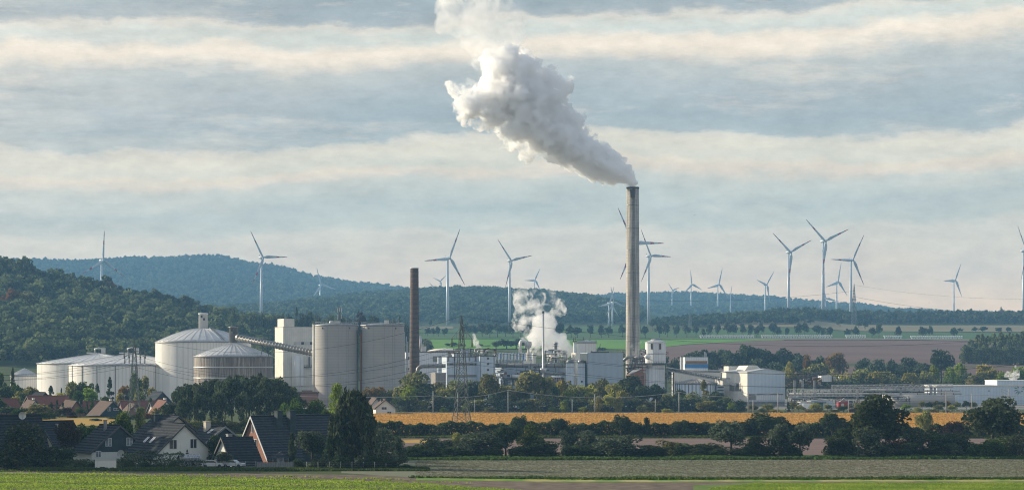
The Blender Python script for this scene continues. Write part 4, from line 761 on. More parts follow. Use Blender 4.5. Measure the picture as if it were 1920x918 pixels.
part(o, 'wall', MT['blue_white_panel'], lambda b: b.box(0, w, 0, 9, 0, Z(750.5, 1150))); part(o, 'roof', MT['grey_metal'], lambda b: b.prism([(-.4, Z(751, 1150)), (w + .4, Z(748, 1150)), (w + .4, Z(747.4, 1150)), (-.4, Z(750.4, 1150))], -.4, 9.4)); part(o, 'door', MT['green_pipe'], lambda b: b.box(2.6, 5.2, -.12, -.01, .2, Z(753.5, 1150))); part(o, 'canopy', MT['dark_metal'], lambda b: b.box(1.4, 6.4, -1.2, -.05, Z(754, 1150), Z(753.3, 1150)))
o, w, d = rb('low_shed', 'small cream windowless shed just left of the low white shed', 'building', 1499, 1501, 1520, 1148, th=R(6))
part(o, 'wall', MT['cream_panel'], lambda b: b.box(0, w, 0, 7, 0, Z(753, 1148))); part(o, 'roof', MT['light_metal'], lambda b: b.box(-.2, w + .2, -.2, 7, Z(753, 1148), Z(752.3, 1148)))
o, w, d = rb('shipping_container', 'white shipping container parked in front of the cream shed', 'container', 1491, 1493, 1511, 1132, th=R(4))
part(o, 'body', MT['white_panel'], lambda b: b.box(0, w, 0, 2.4, .15, 2.75)); part(o, 'corner_posts', MT['grey_metal'], lambda b: [b.box(x - .06, x + .06, -.06, .1, 0, 2.8) for x in (0, w)])
def van(label, px, D, L_, Hh, paint, cat='van', name='parked_van'):
    o = thing(name, label, cat, (X(px, D), D, gz(px, D)), 0)
    part(o, 'body', MT[paint], lambda b: b.prism([(-L_ / 2, .4), (L_ / 2, .4), (L_ / 2, Hh * .5), (L_ / 2 - .5, Hh * .55), (L_ / 2 - 1.1, Hh), (-L_ / 2 + .1, Hh), (-L_ / 2, Hh * .9)], -.9, .9))
    part(o, 'window', MT['dark_glass'], lambda b: b.prism([(L_ / 2 - 1.6, Hh * .58), (L_ / 2 - .62, Hh * .58), (L_ / 2 - 1.15, Hh * .92), (L_ / 2 - 1.6, Hh * .92)], -.93, .93))
    for x in (-L_ / 2 + .8, L_ / 2 - .8): part(o, 'wheel', MT['rubber'], lambda b: b.tube([(x, -.95, .35), (x, .95, .35)], .35, 14))
van('white van parked right beside the white container', 1516, 1130, 4.8, 2.2, 'white_paint')
o, w, d = rb('red_machine', 'red and white machine cabin by the railway below the pipe bridge', 'machine', 1570, 1572, 1590, 1126, th=R(4))
part(o, 'body', MT['red_paint'], lambda b: b.box(0, w, 0, 3, .5, 3.1)); part(o, 'window', MT['light_metal'], lambda b: b.box(1.2, 2.4, -.06, -.01, 1.4, 2.5)); part(o, 'boom', MT['white_paint'], lambda b: (b.tube([(.5, 1, 3), (2.5, 1, 4.6), (4, 1, 3.4)], .18, 5),)); part(o, 'wheels', MT['rubber'], lambda b: [b.tube([(x, -.1, .45), (x, 2.9, .45)], .45, 12) for x in (.8, w - .8)])
o = thing('settling_basin', 'broad round concrete settling basin right of the large dark tree', 'basin', (X(1722, 1196), 1196, 0)); rr = 68 * 1196 / F
part(o, 'wall', MT['silo_concrete'], lambda b: b.lathe([(rr, 0), (rr, Z(739, 1196)), (rr - .4, Z(739, 1196)), (rr - .4, Z(739, 1196) - .4), (.01, Z(739, 1196) - .4)], 64)); part(o, 'gantry', MT['light_metal'], lambda b: (b.box(-rr, rr, -.5, .5, Z(738, 1196), Z(737.3, 1196)), b.box(-rr, -2, -rr * .6, -rr * .6 + .1, Z(739, 1196), Z(736, 1196))))
o, w, d = rb('long_warehouse', 'long pale warehouse with low parapet and green leaf emblem at far right', 'building', 1755, 1757, 2060, 1240, th=R(3))
part(o, 'wall', MT['blue_white_panel'], lambda b: (b.box(0, w, 0, 28, 0, Z(723.5, 1240)))); part(o, 'roof', MT['cream_panel'], lambda b: (b.box(-.3, w + .3, -.3, 28, Z(723.5, 1240), Z(721.5, 1240))))
part(o, 'upper_wall', MT['blue_white_panel'], lambda b: b.box((1872 - 1757) * 1240 / F, w, 1, 26, Z(721.5, 1240), Z(713, 1240))); part(o, 'coping', MT['white_paint'], lambda b: b.box((1872 - 1757) * 1240 / F - .2, w, .8, 26, Z(713, 1240), Z(712.2, 1240)))
def leaves(b):
    cx_, cz_ = (1914 - 1757) * 1240 / F, Z(729, 1240)
    for a, l, q in ((2.9, 2.6, 0), (3.45, 2.4, 0), (3.95, 2.5, 0), (4.35, 2.3, 0), (4.75, 1.6, 0), (.55, 3.2, 1), (.1, 3, 1), (2.3, 1.2, 1)):
        d_ = Vector((math.cos(a), 0, math.sin(a))); n_ = Vector((-d_.z, 0, d_.x)); o_ = Vector((cx_, 0, cz_)) + d_ * .7
        pts = [o_, o_ + d_ * l * .4 + n_ * .22, o_ + d_ * l, o_ + d_ * l * .6 - n_ * .25]
        b.add([(p.x, -.06, p.z) for p in pts] + [(p.x, -.01, p.z) for p in pts], [(0, 1, 2, 3), (7, 6, 5, 4), (0, 4, 5, 1), (1, 5, 6, 2), (2, 6, 7, 3), (3, 7, 4, 0)])
part(o, 'leaf_emblem', MT['green_pipe'], leaves); windows(o, [(1788, 1790, 732, 734), (1850, 1852, 731, 733), (1910, 1912, 732, 734)], 1240, 1757)
o = thing('fence_rail', 'pale railway fence with posts before the settling basin', 'fence', (X(1700, 1090), 1090, 0))
part(o, 'rail', MT['light_metal'], lambda b: [b.box(0, 62, 0, .06, z, z + .25) for z in (.5, 1.4)]); part(o, 'posts', MT['light_metal'], lambda b: [b.box(x, x + .15, 0, .15, 0, 1.7) for x in np.arange(0, 62, 2)])

# ------------------------------------------------------------------ wind turbines
def fit_rotor(hub, tips):
    best = None
    for c in np.linspace(.62, 1, 20):
        for ph in np.linspace(0, 2 * math.pi / 3, 60, endpoint=False):
            e = 0; nR = []; 
            for tx, ty in tips:
                dx, dy = (tx - hub[0]), (hub[1] - ty); ang = math.atan2(dy, dx / c); r = math.hypot(dx / c, dy); nR.append(r)
                q = (ang - ph + math.pi / 3) % (2 * math.pi / 3) - math.pi / 3; e += (q * r) ** 2
            mR = sum(nR) / len(nR); e += sum((r - mR) ** 2 for r in nR) + 30 * abs(c - .78)
            if best is None or e < best[0]: best = (e, c, ph, mR)
    return best[1:]
BL = {}
def blade_mesh(red):
    if red in BL: return BL[red]
    mb = MB(); n = 26; Lb = 1.0
    st = [(0, .024, .024, 0), (.05, .022, .022, 0), (.1, .036, .018, .35), (.2, .045, .011, .28), (.4, .032, .007, .15), (.54, .026, .0055, .1), (.66, .021, .0045, .06), (.80, .015, .0035, .03), (.97, .007, .002, 0), (1, .002, .001, 0)]
    vs = []
    for z, c, tk, tw in st:
        c *= 1.15 if red else 1.7
        for k in range(10):
            a = 2 * math.pi * k / 10; x = c * math.cos(a) + c * .35; y = tk * math.sin(a); vs.append((x * math.cos(tw) - y * math.sin(tw), x * math.sin(tw) + y * math.cos(tw), z))
    for i in range(len(st) - 1):
        mb.mi = 1 if red and (.5 < (st[i][0] + st[i + 1][0]) / 2 < .64 or st[i][0] >= .8) else 0
        mb.add(vs[i * 10:i * 10 + 20], [(k, (k + 1) % 10, 10 + (k + 1) % 10, 10 + k) for k in range(10)], True)
    o = mb.build('blade', [MT['turbine_white'], MT['red_paint']]); d = o.data; bpy.data.objects.remove(o); BL[red] = d; return d
def turbine(label, hub, tips, twx, red, Rm=41.0, Dx=None):
    c, ph, Rp = fit_rotor(hub, tips); D = Dx or F * Rm / Rp; Rm = Rp * D / F
    psi = math.acos(c); nrm = Vector((math.sin(psi), -math.cos(psi), 0)); hx = Vector((math.cos(psi), math.sin(psi), 0))
    hubp = Vector((X(hub[0], D), D, Z(hub[1], D))); base = hubp - nrm * Rm * .11; gp = CX + base.x * F / base.y; g = gz(gp, base.y) - 1
    o = thing('wind_turbine', label, 'wind turbine', (base.x, base.y, g), 0, 'wind turbines on the hills')
    H = hubp.z - g; r0, r1 = Rm * .052, Rm * .030; zs = H / (2.4 * Rm); r0 *= min(1.5, max(1, zs))
    part(o, 'tower', MT['turbine_white'], lambda b: b.lathe([(r0, 0), (r0 * .85 + r1 * .15, H * .3), (r1, H - Rm * .03)], 20))
    def nac(b):
        p = nrm * Rm * .09; q = -nrm * Rm * .10; b.tube([p, p * .5, q * .4, q], [Rm * .035, Rm * .05, Rm * .05, Rm * .035], 12); s = q * .9; b.tube([s, s + Vector((0, 0, Rm * .09))], Rm * .012, 4)
    nb = MB(); nb.M = Matrix.Translation((0, 0, H)); nac(nb); nb.build('nacelle', MT['turbine_white'], o)
    hb = MB(); hb.M = Matrix.Translation(Vector((0, 0, H)) + nrm * Rm * .11); hb.tube([-nrm * Rm * .02, nrm * Rm * .01, nrm * Rm * .035], [Rm * .04, Rm * .038, Rm * .008], 12); hb.build('hub', MT['turbine_white'], o)
    for k in range(3):
        a = ph + k * 2 * math.pi / 3; d = hx * math.cos(a) + Vector((0, 0, math.sin(a))); side = nrm.cross(d)
        m = Matrix((( side.x, nrm.x, d.x), (side.y, nrm.y, d.y), (side.z, nrm.z, d.z))).to_4x4() @ Matrix.Scale(Rm, 4); m.translation = Vector((0, 0, H)) + nrm * Rm * .11
        bl = bpy.data.objects.new('blade', blade_mesh(red)); C.objects.link(bl); bl.parent = o; bl.matrix_local = m
    return o
TB = [('red-banded turbine with one blade straight up behind the wooded hill', (194.2, 488), [(194.2, 432), (163, 513), (230, 521.6)], 0, 1),
 ('red-banded turbine standing before the blue ridge above the stained tank', (493.9, 482.4), [(472.7, 430), (536.7, 484.3), (479.5, 531.7)], 0, 1),
 ('small plain white turbine halfway up the blue ridge', (602.4, 534.3), [(596, 500.6), (628, 539)], 0, 0),
 ('large red-banded turbine just right of the brick chimney', (843.6, 483.7), [(859.6, 427.8), (797, 487), (871.7, 535.3)], 0, 1),
 ('tiny turbine seen just left of the turbine by the brick chimney', (826, 526.8), [(812.5, 515.7), (835, 515.7), (831, 543.8)], 0, 0),
 ('tiny turbine sunk behind the ridge with only blades showing', (824, 549.7), [(806.7, 531), (847, 538)], 0, 0),
 ('red-banded turbine rising behind the low steam cloud', (959.5, 488.5), [(936, 449), (999, 475)], 0, 1),
 ('small white turbine right above the low steam cloud', (1003.3, 524.9), [(1015, 498), (983, 524.3), (1012, 541)], 0, 0),
 ('red-banded turbine whose tower is hidden by the tall chimney', (1189, 456.5), [(1154.2, 388.8), (1246.4, 456.5), (1163, 522.8)], 0, 1),
 ('large red-banded turbine close on the right of the tall chimney', (1220.9, 479.7), [(1201, 429), (1262, 483.3), (1205, 527.4)], 0, 1),
 ('small white turbine, left one of the overlapping pair before the chimney', (1144, 568), [(1125, 573.5), (1153, 534.6), (1163.7, 594)], 0, 0),
 ('small white turbine, right one of the overlapping pair before the chimney', (1151, 566.5), [(1173.5, 573.5), (1146.7, 534.6), (1139, 589)], 0, 0),
 ('smallest white turbine nearest the chimney in the distant row of four', (1261.8, 544), [(1255, 530.7), (1275.8, 540.8), (1260.8, 566)], 0, 0),
 ('white turbine, second from the chimney in the distant row of four', (1297.7, 533), [(1296.4, 504.5), (1284.6, 549), (1320.6, 544.7)], 0, 0),
 ('white turbine, third from the chimney in the distant row of four', (1348.4, 533), [(1355.2, 502.2), (1325.8, 541), (1366.7, 558)], 0, 0),
 ('little white turbine partly overlapping at the end of the row of four', (1370.6, 549.6), [(1373, 531), (1364, 552), (1381.7, 560.7)], 0, 0),
 ('plain white turbine alone left of the three tallest red-banded ones', (1438, 533.6), [(1424, 521), (1454.5, 508.4), (1448, 572.8)], 0, 0),
 ('leftmost of the three tallest red-banded turbines', (1483.3, 472.5), [(1445.4, 435.2), (1524.8, 452.5), (1481.5, 531)], 0, 1),
 ('highest red-banded turbine in the middle of the three tallest', (1548.3, 451.9), [(1504.5, 404.2), (1593, 428.4), (1545.4, 510.7)], 0, 1),
 ('rightmost of the three tallest red-banded turbines beside a lattice tower', (1599.6, 487), [(1620.5, 441.4), (1553.9, 485.9), (1622.8, 536.9)], 0, 1),
 ('white turbine between the two right-hand tall red-banded ones', (1571.8, 528), [(1579, 491.4), (1547.6, 536.2), (1592, 554.2)], 0, 0),
 ('small turbine with low hub half behind the highest red-banded tower', (1549, 559.4), [(1545, 536), (1577.7, 568.6), (1533, 585)], 0, 0),
 ('lone plain turbine above the flat tree line at the right', (1791.6, 525.4), [(1803.4, 494.7), (1765.5, 527), (1807, 557.4)], 0, 0),
 ('red-banded turbine cut off by the right edge of the picture', (1925, 470), [(1901.7, 421.2), (1913.5, 521.5)], 0, 1)]
for lab, hub, tips, _, red in TB:
    D = 3550 if red else None
    if not red:
        Rp = fit_rotor(hub, tips)[2]; D = {1144: 3440, 1151: 3430, 1371: 5600}.get(int(hub[0] + .5), min(max(F * 41 / Rp, 4200), 6300))
    turbine(lab, hub, tips, 0, red, Dx=D)
# ------------------------------------------------------------------ pylons, masts and wires
def pylon(label, px, ytop, ybase, wtop, wbase, arms, D, name='power_pylon', n=13, r=.11, rz=.35):
    g = gz(px, D) if ybase is None else Z(ybase, D); o = thing(name, label, 'pylon', (X(px, D), D, g), rz); H = Z(ytop, D) - g; wb, wt = wbase * D / F / 2, wtop * D / F / 2
    def wd(z): q = z / H; return wb + (wt * 1.6 - wb) * (q / .3) if q < .3 else wt * 1.6 + (.08 - wt * 1.6) * max(0, (q - .3) / .7) ** 1.3
    def body(b):
        zs = [H * (1 - (1 - i / n) ** 1.05) for i in range(n + 1)]
        for sx in (-1, 1):
            for sy in (-1, 1): b.tube([(sx * wd(z), sy * wd(z), z) for z in zs], r, 4)
        for i in range(n):
            a, c, za, zc = wd(zs[i]), wd(zs[i + 1]), zs[i], zs[i + 1]
            for s in (-1, 1):
                b.tube([(-a, s * a, za), (c, s * c, zc)], r * .6, 4); b.tube([(a, s * a, za), (-c, s * c, zc)], r * .6, 4)
                b.tube([(s * a, -a, za), (s * c, c, zc)], r * .6, 4); b.tube([(s * a, a, za), (s * c, -c, zc)], r * .6, 4)
            b.box(-a, a, -a - .05, -a + .05, za, za + .1)
        b.tube([(0, 0, H), (0, 0, H + .5)], r * .6, 4)
    part(o, 'lattice', MT['pylon_steel'], body); pts = []
    for ya, half, up in arms:
        za = Z(ya, D) - g; hw = half * D / F
        def arm(b):
            for s in (-1, 1):
                for y in (-.3, .3): b.tube([(0, y, za), (s * hw, 0, za)], r * .9, 4)
                b.tube([(0, 0, za + up), (s * hw, 0, za + .1)], r * .8, 4)
                for q in (.25, .5, .75): b.tube([(s * hw * q, 0, za), (s * hw * q, 0, za + up * (1 - q))], r * .5, 4)
        part(o, 'crossarm', MT['pylon_steel'], arm)
        def ins(b):
            for q in ((-1, -.55, .55, 1) if up < 1.6 else (-1, 1)):
                b.tube([(hw * q, 0, za), (hw * q, 0, za - 2.3)], .09, 6); b.tube([(hw * q + .25, 0, za), (hw * q + .25, 0, za - 2.3)], .09, 6)
        part(o, 'insulator', MT['dark_metal'], ins)
        for q in (-1, 1): pts.append(Vector((X(px, D) + hw * q * math.cos(rz), D + hw * q * math.sin(rz), g + za - 2.3)))
    pts.append(Vector((X(px, D), D, g + H))); return o, pts
pa, A = pylon('steel lattice pylon rising among the red-roofed village houses', 252, 632, 791, 9, 26, [(658, 20, 1.4), (668, 19, 1.2)], 893)
pb, B = pylon('steel lattice pylon with two crossarm levels at the edge of the yellow field', 865.5, 592, 812, 12, 32, [(634.5, 20, 3.6), (661, 27, 1.2)], 746)
pylon('dark lattice tower beside the rightmost tall red-banded turbine', 1601.5, 532, None, 4, 9, [(560, 4, 1), (575, 4, 1)], 3300, 'lattice_tower', 14, .22)
pylon('faint lattice tower standing above the flat tree line at far right', 1877, 574, None, 5, 9, [(583, 5, 1)], 3500, 'lattice_tower', 10, .2)
pylon('short dark lattice tower before the distant row of four turbines', 1294, 582, None, 3, 5, [], 3000, 'lattice_tower', 9, .2)
def wire(label, a, b, sag, r=.028, m='wire', name='power_line', group='power lines across the works'):
    a, b = Vector(a), Vector(b); pts = [a.lerp(b, q) - Vector((0, 0, sag * 4 * q * (1 - q))) for q in np.linspace(0, 1, 25)]
    mb = MB(); o0 = pts[0].copy(); mb.tube([p - o0 for p in pts], r, 5); o = mb.build(name, MT[m]); o.location = o0; return tag(o, label, 'power line', group)
for i, nm in enumerate(('outer upper', 'inner upper', 'outer lower', 'inner lower', 'topmost')):
    wire('%s dark cable strung between the two big pylons in front of the tanks' % nm, A[i], B[i], 7.5, .04)
    e = B[i] + (B[i] - A[i]) * 1.1; e.y = 640 + i * 3; e.z += 1
    wire('%s dark cable running right from the pylon by the yellow field' % nm, B[i], (X(2150, 900), 900 + 3 * i, B[i].z + 1), 8.5, .035)
    wire('%s dark cable leaving the village pylon to the left' % nm, A[i], (X(-250, 1000), 1000 + 2 * i, A[i].z), 6, .045)
wire('high thin cable rising from the works toward the lattice tower by the turbines', P3(1120, 560, 2600), P3(1601, 545, 3300), 6, .12, group='far power lines'); wire('high thin cable from lattice tower toward the far right tree line', P3(1601, 556, 3300), P3(1930, 590, 3500), 5, .14, group='far power lines')
wire('upper thin cable crossing the pale sky above the right tree line', P3(1601, 534, 3300), P3(1930, 560, 3500), 5, .08, group='far power lines')
# railway overhead line
PS = [(812, 732, 1052), (858, 735, 1046), (890, 749, 1046), (952.6, 730, 1048), (1073, 748, 1046), (1115, 738, 1056), (1229, 748, 1046), (1273, 734, 1048), (1403, 733, 1056), (1412, 749, 1044), (1458.6, 735, 1048), (1591, 749, 1044), (1774, 733, 1056), (1822, 738, 1048), (1891, 728, 1056)]
for k, (x, y, D) in enumerate(PS):
    o = thing('railway_mast', '%s railway mast from the village end standing behind the yellow field' % ordw(k + 1), 'railway mast', (X(x, D), D, 0), 0, 'railway masts')
    h = Z(y, D); part(o, 'post', MT['concrete_post'], lambda b: b.tube([(0, 0, 0), (0, 0, h)], [.28, .18], 6)); s = 1 if k % 2 else -1
    if k % 3 != 1: part(o, 'arm', MT['grey_metal'], lambda b: (b.tube([(0, 0, h - 1.2), (s * 2.8, 0, h - .2)], .07, 4), b.tube([(0, 0, h - 2.6), (s * 2.8, 0, h - .9)], .06, 4), b.tube([(s * 2.8, 0, h - 1.4), (s * 2.8, 0, h)], .05, 4)))
M_ = [P3(560, 742, 1049), P3(812, 741, 1049), P3(952.6, 730.5, 1048), P3(1273, 734.5, 1048), P3(1458.6, 735.5, 1048), P3(1822, 739, 1048), P3(2150, 738, 1048)]
for k in range(6): wire('%s sagging pale feeder cable span of the railway counted from the village' % ordw(k + 1), M_[k], M_[k + 1], [.6, 1.6, 2.6, 1.7, 3.0, 1][k], .085, 'insulated_wire', 'railway_cable', 'pale railway cables')
for y, D, nm in ((749, 1047, 'upper'), (753.5, 1045, 'lower'), (751, 1055, 'middle')): wire('%s straight dark contact wire above the railway' % nm, P3(560, y, D), P3(2100, y + 1, D), .2, .035, 'wire', 'railway_cable', 'dark railway contact wires')

# ------------------------------------------------------------------ houses
def house(label, px, D, yr, ye, W, L_, ang, wall, roof, wins=(), chim=(), sky=(), lower=None, name='house', group=None, zb=0.0, over=.4, wm='dark_glass', rake='dark_metal', trimw='white_paint'):
    """gable apex (front wall) at pixel px; wall faces local -y, ridge runs along local +y"""
    o = thing(name, label, 'house', (X(px, D), D, zb), R(ang), group); zr = Z(yr, D) - zb; ze = Z(ye, D) - zb; w = W / 2
    part(o, 'wall', MT[wall], lambda b: b.prism([(-w, 0 if not lower else lower[1]), (w, 0 if not lower else lower[1]), (w, ze), (0, zr - .15), (-w, ze)], 0, L_))
    if lower: part(o, 'lower_wall', MT[lower[0]], lambda b: b.box(-w + .03, w - .03, .03, L_ - .03, 0, lower[1]))
    sl = (zr - ze) / w; ex = w + over; zo = ze - sl * over; t = .28
    rf = part(o, 'roof', MT[roof], lambda b: (b.prism([(-ex, zo), (0, zr), (0, zr + t), (-ex, zo + t)], -over, L_ + over), b.prism([(ex, zo), (ex, zo + t), (0, zr + t), (0, zr)], -over, L_ + over), b.tube([(0, -over, zr + t), (0, L_ + over, zr + t)], .16, 6)))
    part(o, 'bargeboard', MT[rake], lambda b: (b.prism([(-ex, zo - .1), (0, zr - .1), (0, zr + t + .05), (-ex, zo + t + .05)], -over - .12, -over - .01), b.prism([(ex, zo - .1), (ex, zo + t + .05), (0, zr + t + .05), (0, zr - .1)], -over - .12, -over - .01)))
    for s_, nm in ((-1, ''), (1, '')): g_ = part(rf, 'gutter', MT['dark_metal'], lambda b: b.tube([(s_ * (ex + .08), -over, zo + .05), (s_ * (ex + .08), L_ + over, zo + .05)], .09, 6))
    for q in wins:
        x, z, ww, hh = q[:4]; f_ = part(o, 'window', MT[trimw], lambda b: b.box(x - ww / 2 - .09, x + ww / 2 + .09, -.07, -.003, z - .09, z + hh + .09)); part(f_, 'pane', MT[wm], lambda b: (b.box(x - ww / 2, x + ww / 2, -.10, -.073, z, z + hh),)); part(f_, 'sash', MT[trimw], lambda b: b.box(x - .04, x + .04, -.13, -.103, z, z + hh))
    for cx_, cy_, s_, h_, m_ in chim:
        zc = zr - abs(cx_) * sl; part(rf, 'chimney', MT[m_], lambda b: (b.box(cx_ - s_ / 2, cx_ + s_ / 2, cy_ - s_ / 2, cy_ + s_ / 2, zc - .9, zr + h_), b.box(cx_ - s_ / 2 - .08, cx_ + s_ / 2 + .08, cy_ - s_ / 2 - .08, cy_ + s_ / 2 + .08, zr + h_, zr + h_ + .12)))
    for side, yy, dn in sky:
        a0, a1 = dn, dn + 1.5; x0, x1 = side * a0 * .7, side * a1 * .7 ; z0_, z1_ = zr + t - abs(x0) * sl + .06, zr + t - abs(x1) * sl + .06
        v = [(x0, yy, z0_), (x1, yy, z1_), (x1, yy + .95, z1_), (x0, yy + .95, z0_)]; f_ = part(rf, 'skylight', MT['white_paint'], lambda b: b.add(v + [(p[0], p[1], p[2] + .1) for p in v], [(3, 2, 1, 0), (4, 5, 6, 7), (0, 1, 5, 4), (1, 2, 6, 5), (2, 3, 7, 6), (3, 0, 4, 7)]))
        part(f_, 'pane', MT['curtained_glass'], lambda b: b.add([(p[0] * .98 + (x0 + x1) * .01, yy + .15 if p[1] == yy else yy + .8, p[2] + .13) for p in v], [(0, 1, 2, 3)]))
    return o
def dish(label, loc, r=.5):
    o = thing('satellite_dish', label, 'satellite dish', loc, .5); part(o, 'dish', MT['light_metal'], lambda b: b.tube([(0, .05, 0), (0, 0, 0), (0, -.12, 0)], [.05, r * .7, r], 16, cap=False) or b.tube([(0, .02, 0), (0, -.03, 0)], [r * .5, r * .85], 16)); part(o, 'arm', MT['grey_metal'], lambda b: (b.tube([(0, 0, 0), (0, .1, -1.1)], .05, 5), b.tube([(0, -.1, -r), (0, -.7, -.1)], .03, 4)))
house('house with long dark tiled roof sloping toward us at the left edge', -66, 503, 781, 866, 11, 15, -57, 'render_white', 'slate_roof', sky=[(1, 3.0, 2.2)])
dish('grey satellite dish on the ridge of the leftmost dark roof', (X(47, 511), 508, Z(778, 509)), .75)
house('slate-clad gable house with two white windows and white lower storey', 224, 540, 799, 846, 12.2, 9.6, 32, 'slate_clad', 'slate_roof', [(-2.4, 3.1, 1.15, 1.5), (2.2, 3.1, 1.15, 1.5), (-4.6, .9, 1, 1.1)], [(-1.2, 4.4, .55, 1.2, 'grey_metal')], (), ('render_white', 1.9), wm='curtained_glass')
dish('white satellite dish beside the garden of the slate-clad house', (X(226, 524), 524, Z(850, 524)), .8)
house('large white gable house with two dark windows and skylights', 346, 522, 796, 855, 13.6, 13.5, 33, 'render_white', 'slate_roof', [(-2.5, 3.1, 1.5, 1.7), (1.9, 3.2, 1.3, 1.7)], [], [(-1, 6.2, 4.6), (-1, 9.0, 4.6)])
house('dark-roofed house with cream gable tip behind the large white gable house', 334, 552, 781, 822, 12, 9.5, 36, 'render_cream', 'slate_roof', [], [(-1.5, 6.5, 1.5, .3, 'slate_clad'), (-3.2, 3.6, .9, -1.3, 'rust')])
house('blue-slate gabled house with brown chimney between the white gable house and the poplars', 421, 548, 801, 838, 11.5, 9.2, 34, 'slate_clad', 'slate_roof', [(0, 3, 1, 1)], [(-1.1, 5.6, 1.1, 1.1, 'render_cream')], [(-1, 2.7, 1.6)], rake='grey_metal')
house('low white-gabled garage house with broad dark roof in front of the brick house', 418, 514, 822, 869, 8.6, 6.1, -56, 'render_white', 'slate_roof', [], [(-1.2, 2, .9, .8, 'grey_metal')])
hb_ = house('tall red-brick house with steep dark roof and white bargeboards', 473, 531, 782, 856, 11.4, 8.0, -52, 'red_brick', 'slate_roof', [(1.1, 3.0, 1.1, 1.6), (0, 6.0, .5, 1.5)], [(1.2, 5.4, 1.2, 1.2, 'slate_clad'), (1.6, 8.2, 1.35, 1.2, 'slate_clad')], [(1, 6.6, 4.8)], rake='white_paint')
house('wide dark tiled roof adjoining the tall brick house behind the trees', 545, 541, 780, 842, 12, 9.5, -62, 'slate_clad', 'slate_roof', [], [])
house('small dark roof glimpsed between the leftmost house and the slate-clad house', 78, 600, 791, 835, 11, 8, -48, 'render_cream', 'slate_roof', [], [(1, 3.5, .9, -.5, 'light_metal')])
# village houses in front of the tanks
V = [('red-roofed row house behind the village conifers at the left', 52, 1040, 743, 758, 10, 16, -62, 'red_brick', 'roof_red', ()),
 ('little white-gabled house with dark roof before the red row house', 66, 985, 751, 769, 7, 6, 40, 'render_white', 'roof_brown', ((0, 1.6, 1, 1),)),
 ('brick gabled house with sunlit brown roof next to a purple bush', 143, 985, 751, 777, 9, 6.5, 46, 'red_brick', 'roof_brown', ((.5, 1.6, 1, 1.2),)),
 ('slate-gabled village house with brown roof and white porch', 211, 975, 753, 777, 10.5, 8.5, 40, 'slate_clad', 'roof_brown', ((-1.4, 2.2, 1.1, 1.2), (1.6, 2.4, 2.2, .7))),
 ('long red roof visible between the brick gable and the slate gable', 152, 1035, 753, 768, 9, 12, -66, 'red_brick', 'roof_red', ()),
 ('long bright red roof behind the village pylon', 226, 1030, 752, 770, 10, 17, -68, 'red_brick', 'roof_red', ()),
 ('pale orange-brick gable house behind the legs of the village pylon', 254, 985, 757, 782, 10, 6, 30, 'red_brick', 'roof_brown', ((0, 1.8, 1, 1.2),)),
 ('purple-brown roof with white gable strip right of the village pylon', 283, 990, 755, 776, 9, 7, -60, 'render_white', 'roof_brown', ()),
 ('white gabled house half hidden by the poplar grove', 312, 960, 751, 778, 9, 6, 36, 'render_white', 'roof_red', ((.8, 1.5, 1, 1),)),
 ('dark slate gabled house before the tall domed tank', 304, 1050, 735, 758, 10, 8, 34, 'slate_clad', 'slate_roof', ()),
 ('dark pointed roof among trees below the left white tank', 84, 1080, 736, 752, 8, 7, 44, 'slate_clad', 'slate_roof', ()),
 ('red roof just visible at the far left edge of the village', -8, 1010, 748, 764, 9, 8, -60, 'red_brick', 'roof_red', ()),
 ('small dark pointed roof between conifer and domed tank', 236, 1075, 740, 758, 7, 6, 30, 'slate_clad', 'slate_roof', ())]
for lab, px, D, yr, ye, W, L_, a, wl, rf, wn in V:
    house(lab, px, D, yr, ye, W, L_, a, wl, rf, wn, [(1.0, 3.0, .8, .9, 'render_white')] if px in (211, 66, 312, 283) else (), (), name='village_house', group='village houses before the tanks')
house('white double-gabled house alone at the back edge of the yellow field', 723, 1012, 749, 764, 7.6, 6, 14, 'render_white', 'roof_brown', [(-.6, 2.0, 1.9, .9), (1.4, .2, 1.5, 1)], [(-1, 2.5, .7, .3, 'dark_metal')], (), over=.5)
house('white rear wing adjoining the double-gabled house by the yellow field', 706, 1020, 746.5, 765, 6.4, 6, 20, 'render_white', 'roof_brown', [(1, 2.9, 1.2, 1)], (), (), over=.5)
house('two low brick farm sheds seen right of the silos foot', 1228, 1115, 747, 757, 9, 9, -62, 'red_brick', 'roof_red', [], [(1.2, 3, .8, 1.2, 'render_white')], (), name='village_house')
o = thing('brick_shed', 'low dark red brick shed at the foot of the white process block', 'shed', (X(548, 1180), 1180, 0)); part(o, 'wall', MT['red_brick'], lambda b: b.box(-9, 11, 0, 8, 0, Z(737, 1180))); part(o, 'roof', MT['roof_brown'], lambda b: b.box(-9.3, 11.3, -.3, 8, Z(737, 1180), Z(734, 1180)))
